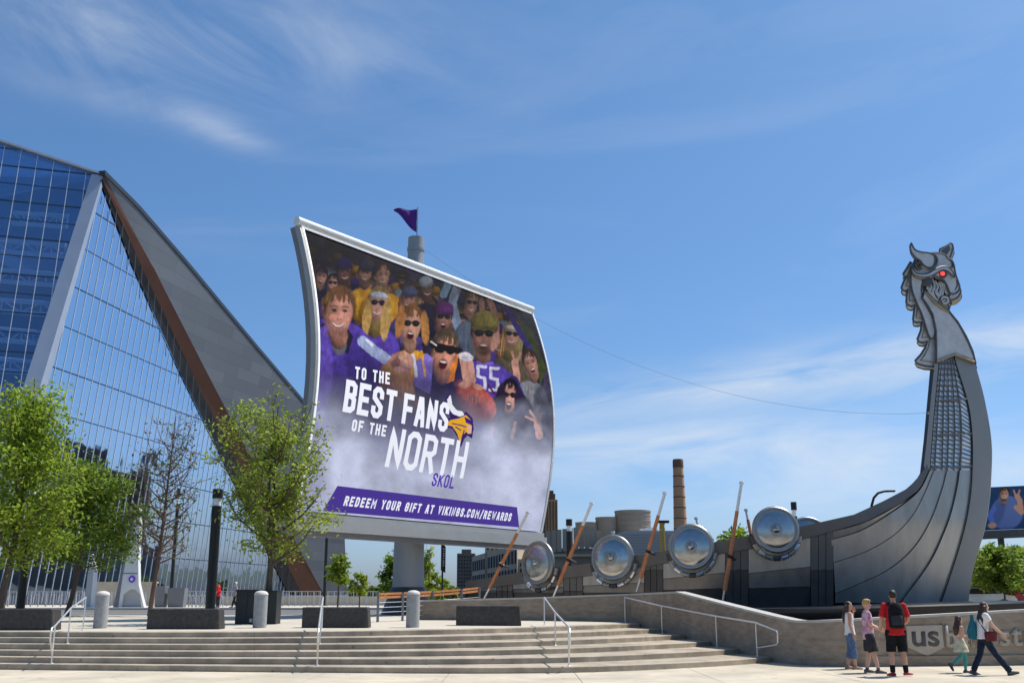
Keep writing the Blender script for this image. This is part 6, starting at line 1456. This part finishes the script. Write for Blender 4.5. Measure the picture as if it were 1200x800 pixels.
tree('plaza_tree', 'lush bright yellow green tree with the fullest crown, behind a granite block', tb(2, 44), sz(424, 44) - plaza_z(44), 2.0, 2.4, 15000, G1, 1, lsize=.105, nl=22, vase=.35, cx=.35, clump=.34)
tree('plaza_tree', 'darker green tree between the lush tree and the white tower', tb(79, 49.5), sz(530, 49.5) - plaza_z(50), 2.1, 2.6, 11000, G2 + G3[:1], 2, lsize=.10, nl=16, vase=.35, cx=.9, clump=.36)
tree('plaza_tree', 'thin reddish half-bare tree with sparse leaves beside the white tower', tb(177, 49.5), sz(472, 49.5) - plaza_z(50), 2.3, 1.65, 1300, GR + G2[:1], 3, 'barkr', lsize=.09, nl=40, vase=.45, bare=.45, clump=.2, profile=lambda f: .45 + .75 * math.sin(math.pi * f ** .6), cx=.5, r0=.10)
tree('plaza_tree', 'vase-shaped tree with airy yellow green leaves beside the utility cabinet', tb(316, 37.5), sz(459, 37.5) - plaza_z(37), 2.0, 2.2, 8500, G3 + G1[:1], 4, 'bark', lsize=.085, nl=24, vase=.65, clump=.22, profile=vaseprof, r0=.12, cx=-.05)
tree('plaza_tree', 'small young green tree in front of the grey stadium corner', tb(396, 75), sz(646, 75) - plaza_z(75), 1.5, .95, 1500, G1 + G3, 5, lsize=.15, nl=9, vase=.35, clump=.3, r0=.06)
tree('plaza_tree', 'slender young tree beside the grey stadium corner', tb(421, 78), sz(664, 78) - plaza_z(76), .8, .8, 900, G1 + G3, 6, lsize=.14, nl=8, vase=.2, clump=.3, r0=.05)
tree('plaza_tree', 'dark bushy tree between stadium corner and mast foot', tb(460, 75), sz(640, 75) - GZ, .6, 1.2, 1800, G2, 7, lsize=.17, nl=10, vase=.3, clump=.34)
tree('plaza_tree', 'light green sapling between the mast and the black banner', tb(498, 62), sz(632, 62) - GZ, .6, .75, 750, G3, 8, lsize=.14, nl=9, vase=.35, clump=.28, r0=.06)
tree('plaza_tree', 'low yellow green sapling beneath the black banner', tb(513, 60), sz(664, 60) - GZ, .4, .8, 700, G1, 9, lsize=.14, nl=8, vase=.3, clump=.3, r0=.05)
for i, (x, Y, yt, w, lab) in enumerate(((1152, 74, 642, 2.6, 'green street tree closest to the ship stem'), (1178, 66, 634, 2.8, 'bright leafy street tree below the poster board'), (1212, 72, 640, 3.2, 'green street tree under the lettered end of the poster board'), (1260, 78, 630, 3.6, 'broad street tree beyond the poster board'))):
    tree('street_tree', lab, (sx(x, Y), Y, GZ), sz(yt, Y) - GZ, 1.0, w, 6500, G3 + G2 if i % 2 else G2 + G1[:1], 20 + i, lsize=.17, nl=18, vase=.3, clump=.36, group='street trees behind the bow')
tree('street_tree', 'green treetop rising just behind the gunwale beside the longest oar', (sx(868, 95), 95, GZ), sz(614, 95) - GZ, 3.0, 2.4, 2200, G2 + G1[:1], 30, lsize=.22, nl=12, vase=.3, clump=.45, group='street trees behind the bow')
for i, (x, Y) in enumerate(((435, 150), (447, 145), (530, 160), (412, 160))):
    tree('street_tree', ('small dark tree far behind picket fence', 'rounded dark tree far beneath the sail beam', 'small far tree behind the timber railing', 'small far tree beside the stadium corner wall')[i], (sx(x, Y), Y, GZ), sz(684 - (i % 2) * 3, Y) - GZ, .6, 1.3, 500, G2, 40 + i, lsize=.25, nl=7, vase=.3, clump=.4, group='distant trees')

# ================================================================== PEOPLE
def remesh(name, mb_, voxel, mt, parent, smooth_it=4, cols=None):
    me = bpy.data.meshes.new(name); me.from_pydata(mb_.v, [], mb_.f); o = bpy.data.objects.new('tmp', me); COL.objects.link(o)
    md = o.modifiers.new('r', 'REMESH'); md.mode = 'VOXEL'; md.voxel_size = voxel; sm = o.modifiers.new('s', 'SMOOTH'); sm.iterations = smooth_it; sm.factor = .5
    bpy.context.view_layer.update(); m2 = bpy.data.meshes.new_from_object(o.evaluated_get(bpy.context.evaluated_depsgraph_get())); bpy.data.objects.remove(o)
    m2.materials.clear(); m2.materials.append(mt); m2.shade_smooth()
    if name in ('shirt', 'trousers', 'shorts', 'skirt', 'hair'):
        am = .010 if name != 'hair' else .008
        m2.update()
        for v in m2.vertices:
            q = v.co; w = mnoise.noise(Vector((q.x * 9, q.y * 9, q.z * (16 if name == 'trousers' else 7)))) + .5 * mnoise.noise(q * 26) if name != 'hair' else mnoise.noise(Vector((q.x * 45, q.y * 45, q.z * 5)))
            v.co = q + v.normal * w * am
    m2.name = name; return link(name, m2, parent)
def eloft(mb_, rings, n=16):
    # rings: (centre Vector, side vector*rx, front vector*ry)
    vs = []; fs = []
    for c, a, b in rings:
        for k in range(n): th = 2 * math.pi * k / n; vs.append(c + a * math.cos(th) + b * math.sin(th))
    for i in range(len(rings) - 1):
        for k in range(n): fs.append((i * n + k, i * n + (k + 1) % n, (i + 1) * n + (k + 1) % n, (i + 1) * n + k))
    fs.append(tuple(range(n - 1, -1, -1))); fs.append(tuple((len(rings) - 1) * n + k for k in range(n))); mb_.add(vs, fs)
def ball(mb_, c, rx, ry, rz, ax=None, n=14, mrings=9):
    X, Y_, Z = ax or (Vector((1, 0, 0)), Vector((0, 1, 0)), Vector((0, 0, 1))); rings = []
    for i in range(mrings):
        a = -math.pi / 2 + math.pi * (i + .25) / (mrings - .5); rings.append((c + Z * rz * math.sin(a), X * rx * math.cos(a), Y_ * ry * math.cos(a)))
    eloft(mb_, rings, n)
def cloth(name, col, var=.15, scale=9, rough=.85, col2=None): return mat(name, col, rough, var=var, scale=scale, bump=.15, bscale=30, spec=.2, col2=col2)
SKINM = mat('skin', (.52, .29, .20), .55, var=.08, scale=10, spec=.35); SKINL = mat('skin_light', (.60, .36, .26), .55, var=.08, scale=10, spec=.35)
HAIRB = mat('brown_hair', (.055, .028, .016), .5, var=.5, scale=30, stretch=(3, 3, .4)); HAIRY = mat('blond_hair', (.42, .26, .08), .5, var=.4, scale=30); HAIRD = mat('dark_hair', (.03, .02, .015), .55, var=.4, scale=30)
def person(label, px, py, H, head, pose, cloths, skin, hair, hairstyle, hz=0.0, lod=1.0, loc=None, headyaw=0, extras=None):
    """pose (fractions of a 1.75 m figure): forward, left, up coordinates for joints"""
    base = atZ(px, py, 0.0) if loc is None else Vector(loc); k = H / 1.75
    t = thing('person', base, label, 'person', 'people on the pavement' if loc is None else 'people across the street')
    fw = Vector((math.cos(head), math.sin(head), 0)); lf = Vector((-fw.y, fw.x, 0)); up = Vector((0, 0, 1))
    J = dict(pelvis=(0, 0, .95), waist=(0, 0, 1.10), chest=(0, 0, 1.32), neckb=(-.01, 0, 1.475), headc=(.02, 0, 1.635),
             ls=(0, .185, 1.42), le=(-.03, .24, 1.14), lw=(.06, .25, .90), rs=(0, -.185, 1.42), re=(-.03, -.24, 1.14), rw=(.06, -.25, .90),
             lh=(0, .095, .93), lk=(.02, .105, .50), la=(-.02, .11, .085), rh=(0, -.095, .93), rk=(.02, -.105, .50), ra=(-.02, -.11, .085)); J.update(pose)
    W = {a: base + (fw * v[0] + lf * v[1] + up * v[2]) * k for a, v in J.items()}
    def D(v): return fw * v[0] + lf * v[1] + up * v[2]
    vox = .014 * k / lod
    ch = cloths.get('child', 1.0); wf = cloths.get('build', 1.0)
    def torso(mb_, g, z0=0, hem=None, waist_r=(.135, .10)):
        p, w, c, n = W['pelvis'], W['waist'], W['chest'], W['neckb']; tl_ = (c - p).normalized(); sh = (W['ls'] - W['rs']).normalized(); f2 = sh.cross(up) if abs(sh.z) < .9 else fw; f2 = (fw if fw.dot(f2) >= 0 else fw); 
        rings = [(p - up * .07 * k, .150 * wf, .115 * wf), (p + up * .02 * k, .165 * wf, .125 * wf), (w, waist_r[0] * wf, waist_r[1] * wf), (w.lerp(c, .5), .150 * wf, .112 * wf), (c, .168 * wf, .118 * wf), (c.lerp(n, .6), .165 * wf, .10 * wf), (n - up * .015 * k, .085, .075)]
        if hem: rings = [(p - up * hem * k, .175 * wf + .01, .135 * wf + .01)] + rings[1:]
        eloft(mb_, [(q, lf * (a + g) * k, fw * (b + g) * k) for q, a, b in rings])
    def limb(mb_, pts, rad, g=0): 
        P = []; Rr = []
        for i in range(len(pts) - 1):
            for s in range(4): P.append(pts[i].lerp(pts[i + 1], s / 4)); Rr.append((rad[i] + (rad[i + 1] - rad[i]) * s / 4 + g) * k)
        P.append(pts[-1]); Rr.append((rad[-1] + g) * k); mb_.tube(P, Rr, 10)
    def arm(mb_, s, g=0, to=1.0, r=(.058, .048, .042, .030)):
        S, E_, Wr = W[s + 's'], W[s + 'e'], W[s + 'w']
        if to >= 2: limb(mb_, [S, E_, E_.lerp(Wr, .35), Wr], [r[0], r[1] * .92, r[2] * 1.02, r[3]], g)
        else: limb(mb_, [S, S.lerp(E_, to)], [r[0] + .004, r[1] + .006], g)
        ball(mb_, S, (.062 + g) * k, (.062 + g) * k, (.062 + g) * k)
    def leg(mb_, s, g=0, to=2.0, r=(.088, .060, .062, .040), fl=0):
        Hh, K, A = W[s + 'h'], W[s + 'k'], W[s + 'a']
        if to >= 2: limb(mb_, [Hh, Hh.lerp(K, .5), K, K.lerp(A, .35), A], [r[0], r[0] * .86, r[1], r[2], r[3] + fl], g)
        elif to > 1: limb(mb_, [Hh, Hh.lerp(K, .5), K, K.lerp(A, to - 1)], [r[0], r[0] * .88, r[1] + .006, r[2] + fl], g)
        else: limb(mb_, [Hh, Hh.lerp(K, .5 * to), Hh.lerp(K, to)], [r[0], r[0] * .95 + fl * .5, r[1] + .018 + fl], g)
    body = MB(); torso(body, 0); 
    for s in 'lr': arm(body, s, 0, 2); leg(body, s, 0, 2)
    hc = W['headc']; hy = Matrix.Rotation(headyaw, 3, 'Z'); hf = hy @ fw; hl = hy @ lf
    limb(body, [W['neckb'] - up * .03 * k, hc - up * .06 * k], [.055, .05])
    ball(body, hc + up * .015 * k - hf * .008 * k, .076 * k * ch, .094 * k * ch, .105 * k * ch, (hl, hf, up)); ball(body, hc + hf * .028 * k - up * .045 * k, .055 * k * ch, .06 * k * ch, .068 * k * ch, (hl, hf, up))
    ball(body, hc + hf * .096 * k * ch - up * .012 * k, .013 * k, .017 * k, .022 * k, (hl, hf, up), 8, 6)
    for s in (() if hairstyle == 'long' else (-1, 1)): ball(body, hc + hl * s * .078 * k * ch - hf * .005 * k, .010 * k, .018 * k, .030 * k, (hl, hf, up), 8, 6)
    bo = remesh('body', body, vox * .85, skin, t, 3)
    # hands: palm and five fingers
    for s, sg in (('l', 1), ('r', -1)):
        Wr = W[s + 'w']; d = (Wr - W[s + 'e']).normalized(); sd = d.cross(lf * sg); sd = sd.normalized() if sd.length > .1 else fw; nrm = sd.cross(d).normalized(); hm = MB(); pc = Wr + d * .05 * k
        ball(hm, pc, .038 * k, .016 * k, .052 * k, (sd, nrm, d), 10, 7)
        for i in range(4):
            b0 = pc + d * .042 * k + sd * (-.027 + .018 * i) * k; L_ = (.060, .072, .066, .050)[i] * k; c1 = b0 + d * L_ * .5 + nrm * .008 * k * sg; c2 = b0 + d * L_ * .9 + nrm * .030 * k * sg
            hm.tube([b0 - d * .02 * k, b0, c1, c2], [.0095 * k, .0095 * k, .0085 * k, .006 * k], 6)
        b0 = pc - sd * .030 * k - d * .015 * k; hm.tube([b0, b0 - sd * .022 * k + d * .022 * k, b0 - sd * .030 * k + d * .052 * k + nrm * .012 * k * sg], [.012 * k, .011 * k, .007 * k], 6)
        hm.build('hand', skin, t, smooth=True)
    # face
    for s in (-1, 1):
        m = MB(); ball(m, hc + hf * .083 * k * ch + hl * s * .031 * k + up * .012 * k, .011 * k, .007 * k, .007 * k, (hl, hf, up), 8, 5); m.build('eye', M['black'], t)
    m = MB(); ball(m, hc + hf * .088 * k * ch - up * .058 * k, .024 * k, .006 * k, .007 * k, (hl, hf, up), 8, 5); m.build('mouth', mat('lips', (.35, .11, .10), .5, var=0), t)
    # hair
    hm = MB(); ball(hm, hc + up * .030 * k - hf * .022 * k, .086 * k * ch, .096 * k * ch, .100 * k * ch, (hl, hf, up)); 
    if hairstyle == 'long':
        for i in range(-3, 4):
            a0 = hc + hl * i * .026 * k - hf * (.078 - abs(i) * .012) * k + up * .02 * k; P = [a0, a0 - up * .14 * k - hf * .045 * k, a0 - up * .29 * k - hf * .085 * k + hl * i * .016 * k, a0 - up * (.44 + .03 * (i % 3)) * k - hf * .085 * k + hl * i * .020 * k]; hm.tube(P, [.046 * k, .052 * k, .048 * k, .018 * k], 8)
        for s in (-1, 1): a0 = hc + hl * s * .074 * k + up * .03 * k - hf * .01 * k; hm.tube([a0, a0 - up * .13 * k + hl * s * .01 * k, a0 - up * .26 * k + hf * .01 * k], [.026 * k, .03 * k, .012 * k], 8)
    if hairstyle == 'mop':
        for i in range(9): a = i * .7; hm.tube([hc + up * .12 * k, hc + up * .10 * k + (hl * math.cos(a) + hf * math.sin(a)) * .075 * k, hc + up * .05 * k + (hl * math.cos(a) + hf * math.sin(a)) * .098 * k], [.03 * k, .03 * k, .012 * k], 7)
    ho = remesh('hair', hm, vox * .9, hair, t, 2)
    # trim the hair cap off the face
    bm = bmesh.new(); bm.from_mesh(ho.data); kill = [v for v in bm.verts if (v.co - hc).dot(hf) > .045 * k and (v.co - hc).dot(up) < .06 * k and abs((v.co - hc).dot(hl)) < .075 * k]
    bmesh.ops.delete(bm, geom=kill, context='VERTS'); bm.to_mesh(ho.data); bm.free()
    # clothes
    c = cloths
    if 'shirt' in c:
        mb_ = MB(); torso(mb_, .016, hem=c.get('hem', .10), waist_r=c.get('waist', (.145, .11)))
        if c.get('sleeve', .6) > 0:
            for s in 'lr': arm(mb_, s, .020, c.get('sleeve', .6))
        remesh('shirt', mb_, vox, c['shirt'], t)
    if 'legs' in c:
        mb_ = MB(); p = W['pelvis']; eloft(mb_, [(p - up * .10 * k, lf * .165 * wf * k, fw * .125 * wf * k), (p, lf * .172 * wf * k, fw * .132 * wf * k), (p + up * .09 * k, lf * .150 * wf * k, fw * .115 * wf * k)])
        for s in 'lr': leg(mb_, s, c.get('lg', .014), c.get('leglen', 2), fl=c.get('flare', 0))
        remesh(c.get('legname', 'trousers'), mb_, vox, c['legs'], t)
    if 'skirt' in c:
        mb_ = MB(); p = W['pelvis']; eloft(mb_, [(p + up * .12 * k, lf * .14 * k, fw * .11 * k), (p, lf * .18 * k, fw * .15 * k), (p - up * .16 * k, lf * .23 * k, fw * .20 * k), (p - up * .30 * k, lf * .27 * k, fw * .24 * k)], 20); remesh('skirt', mb_, vox, c['skirt'], t)
    for s, sg in (('l', 1), ('r', -1)):
        A = W[s + 'a']; tilt = c.get('toe_' + s, 0.0); tf = (fw * math.cos(tilt) + up * math.sin(tilt)); fa = c.get('foot_' + s, 0.0); tf = Matrix.Rotation(fa, 3, 'Z') @ tf; su_ = tf.cross(lf); su_ = su_ if su_.z > 0 else -su_; side = su_.cross(tf)
        hb = A - su_ * .045 * k; mb_ = MB(); eloft(mb_, [(hb - tf * .075 * k, side * .030 * k, su_ * .035 * k), (hb - tf * .03 * k, side * .042 * k, su_ * .052 * k), (hb + tf * .05 * k - su_ * .005 * k, side * .045 * k, su_ * .045 * k), (hb + tf * .13 * k - su_ * .015 * k, side * .050 * k, su_ * .030 * k), (hb + tf * .19 * k - su_ * .02 * k, side * .030 * k, su_ * .020 * k)]); limb(mb_, [A + (W[s + 'k'] - A).normalized() * .04 * k, A], [.045, .042])
        sh_ = mb_.build('shoe', c['shoes'], t, smooth=True); m = MB(); m.add([hb + tf * a * k + side * b * k - su_ * d_ * k for d_ in (.036, .050) for a, b in ((-.08, -.035), (-.08, .035), (.10, .052), (.19, .03), (.19, -.03), (.10, -.052))], [(0, 1, 2, 3, 4, 5), (6, 7, 8, 9, 10, 11)] + [(i, (i + 1) % 6, 6 + (i + 1) % 6, 6 + i) for i in range(6)]); m.build('sole', c.get('sole', M['rubber']), sh_)
        if 'socks' in c: m = MB(); K = W[s + 'k']; d = (K - A).normalized(); limb(m, [A, A + d * .14 * k], [.05, .056]); m.build('sock', c['socks'], t, smooth=True)
    if extras: extras(t, W, k, fw, lf, up)
    return t
EX = 0.0   # heading 0 = facing right
WHITE = cloth('white_cotton', (.74, .73, .72), .06); JEAN = cloth('blue_denim', (.075, .125, .24), .3, 14, col2=(.15, .22, .36)); DJEAN = cloth('dark_denim', (.014, .022, .045), .3, 14); TIE = cloth('pink_tie_dye', (.38, .09, .20), .45, 9, col2=(.85, .58, .70)); CHAR = cloth('charcoal_cotton', (.035, .035, .042), .25); RED = cloth('red_jersey', (.52, .022, .025), .12); BLK = cloth('black_cotton', (.010, .010, .012), .2); CORAL = cloth('coral_print', (.72, .26, .20), .35, 16, col2=(.75, .66, .50)); MINT = cloth('mint_coral_print', (.48, .62, .42), .25, 12, col2=(.80, .62, .46)); TEAL = cloth('teal_leggings', (.07, .30, .27), .12); TEALB = cloth('teal_bag', (.02, .13, .17), .2); MAR = cloth('maroon_leather', (.12, .018, .02), .2, rough=.5); GREYS = cloth('grey_shoes', (.10, .105, .12), .3); TAN = cloth('tan_sandals', (.42, .26, .19), .1); REDS = cloth('red_shoes', (.4, .03, .05), .5, 30)
person('woman in white tank top and blue cropped jeans, hand raised to her face', 999, 783.5, 1.66, R(-8), dict(le=(.10, .22, 1.20), lw=(.14, .08, 1.46), re=(-.02, -.23, 1.14), rw=(.05, -.24, .90), rk=(.05, -.10, .50), ra=(.06, -.11, .085), lk=(.0, .10, .50), la=(-.10, .11, .085), headc=(.03, 0, 1.63)),
       dict(shirt=WHITE, sleeve=0, hem=.07, legs=JEAN, leglen=1.55, shoes=TAN, build=.92, lg=.016, flare=.012), SKINM, HAIRB, 'long', headyaw=R(-30))
person('boy in pink tie-dye shirt and charcoal shorts with blond mop of hair', 1021, 788, 1.70, R(-12), dict(le=(.06, .22, 1.16), lw=(.26, .10, 1.08), re=(.04, -.23, 1.15), rw=(.26, -.14, 1.04), rk=(.08, -.11, .50), ra=(.16, -.15, .085), lk=(.0, .10, .50), la=(-.08, .11, .085)),
       dict(shirt=TIE, sleeve=.8, hem=.16, waist=(.165, .135), legs=CHAR, legname='shorts', leglen=.98, lg=.03, flare=.025, shoes=GREYS, build=.95), SKINL, HAIRY, 'mop', headyaw=R(-25))
def backpack(t, W, k, fw, lf, up):
    c = W['chest'] - fw * .22 * k - up * .08 * k; m = MB(); rings = []
    for f, a, b in ((-.27, .12, .08), (-.24, .155, .11), (-.05, .165, .125), (.12, .155, .115), (.22, .12, .09), (.26, .06, .05)): rings.append((c + up * f * k, lf * a * k, fw * b * k))
    eloft(m, rings, 16); b = m.build('backpack', BLK, t, smooth=True)
    m = MB(); eloft(m, [(c - fw * .10 * k + up * f * k, lf * a * k, fw * .06 * k) for f, a in ((-.20, .09), (-.18, .115), (-.02, .115), (.0, .08))], 12); m.build('pocket', CHAR, b, smooth=True)
    for s in (-1, 1): m = MB(); q = W['chest'] + lf * s * .10 * k; m.tube([q - fw * .13 * k + up * .12 * k, q + up * .165 * k, q + fw * .12 * k + up * .08 * k, q + fw * .14 * k - up * .1 * k, q - fw * .10 * k - up * .22 * k], .022 * k, 6); m.build('strap', BLK, b, smooth=True)
person('man in red jersey and long black shorts seen from behind with black backpack', 1054, 792, 1.92, R(80), dict(le=(-.02, .27, 1.16), lw=(.10, .30, .92), re=(.0, -.27, 1.16), rw=(.20, -.24, 1.06), rk=(.03, -.12, .50), ra=(-.02, -.14, .085), lk=(.0, .12, .50), la=(-.04, .13, .085)),
       dict(shirt=RED, sleeve=.85, hem=.12, waist=(.165, .13), legs=BLK, legname='shorts', leglen=1.02, lg=.035, flare=.03, shoes=REDS, socks=BLK, build=1.06, foot_r=R(-50), foot_l=R(25), sole=M['white']), SKINM, HAIRD, 'short', extras=backpack)
person('little girl in mint and coral dress with teal leggings, walking', 1129, 788, 1.30, R(0), dict(lk=(.14, .08, .53), la=(.12, .09, .085), rk=(-.06, -.08, .52), ra=(-.38, -.09, .27), le=(.10, .20, 1.18), lw=(.30, .18, 1.12), re=(.02, -.21, 1.16), rw=(.24, -.18, 1.10), headc=(.02, 0, 1.65)),
       dict(shirt=CORAL, sleeve=0, hem=.02, skirt=MINT, legs=TEAL, legname='leggings', leglen=2, lg=.004, shoes=GREYS, build=.82, child=1.18, toe_r=R(-60)), SKINL, HAIRB, 'long')
def bags(t, W, k, fw, lf, up):
    c = W['pelvis'] - lf * .22 * k + fw * .10 * k + up * .02 * k; m = MB(); eloft(m, [(c + up * f * k, fw * a * k, lf * .06 * k) for f, a in ((-.13, .10), (-.11, .14), (.06, .15), (.10, .12))], 14); b = m.build('purse', MAR, t, smooth=True)
    m = MB(); m.tube([c + up * .08 * k + fw * .1 * k, W['chest'] - lf * .12 * k + fw * .10 * k, W['ls'] + up * .05 * k, W['chest'] - fw * .14 * k - lf * .05 * k, c + up * .08 * k - fw * .1 * k], .011 * k, 6); m.build('strap', BLK, b, smooth=True)
    c = W['waist'] - fw * .20 * k + lf * .08 * k - up * .04 * k; m = MB(); eloft(m, [(c + up * f * k, fw * a * k, lf * .09 * k) for f, a in ((-.20, .06), (-.17, .13), (-.02, .15), (.12, .10), (.26, .035), (.38, .015))], 14); m.build('tote_bag', TEALB, t, smooth=True)
person('woman striding in white tee and dark jeans with teal bag and maroon purse', 1157, 790.5, 1.70, R(-4), dict(pelvis=(0, 0, .90), lh=(0, .09, .88), rh=(0, -.09, .88), rk=(.20, -.10, .50), ra=(.50, -.11, .10), lk=(-.08, .10, .49), la=(-.28, .10, .10), waist=(.0, 0, 1.06), chest=(.03, 0, 1.28), neckb=(.05, 0, 1.43), headc=(.10, 0, 1.585), ls=(.03, .18, 1.38), rs=(.03, -.18, 1.38), re=(.16, -.24, 1.14), rw=(.36, -.22, .97), le=(-.10, .24, 1.12), lw=(-.24, .22, .92)),
       dict(shirt=WHITE, sleeve=.55, hem=.06, legs=DJEAN, leglen=2, flare=.02, lg=.012, shoes=GREYS, toe_l=R(-15), toe_r=R(12)), SKINL, HAIRB, 'long', extras=bags)
def far_p(x, y, f, H): p = atF(x, 700, f); return (p.x, p.y, plaza_z(p.y) + .0)
person('walker in a red top and dark trousers on the far pavement', 0, 0, 1.75, R(170), dict(re=(.05, -.26, 1.15)), dict(shirt=RED, sleeve=1.0, hem=.2, waist=(.2, .16), legs=CHAR, shoes=GREYS, build=1.1), SKINM, HAIRD, 'short', loc=far_p(255.5, 711, 73.5, 0), lod=.7)
person('walker in a grey striped top, black trousers and white cap across the street', 0, 0, 1.75, R(-150), dict(lk=(.1, .1, .5), la=(.22, .1, .085), ra=(-.15, -.1, .085)), dict(shirt=cloth('grey_top', (.35, .33, .36), .3, 30), sleeve=.9, legs=BLK, shoes=GREYS), SKINL, M['white'], 'short', loc=far_p(275.5, 711, 73.5, 0), lod=.7)
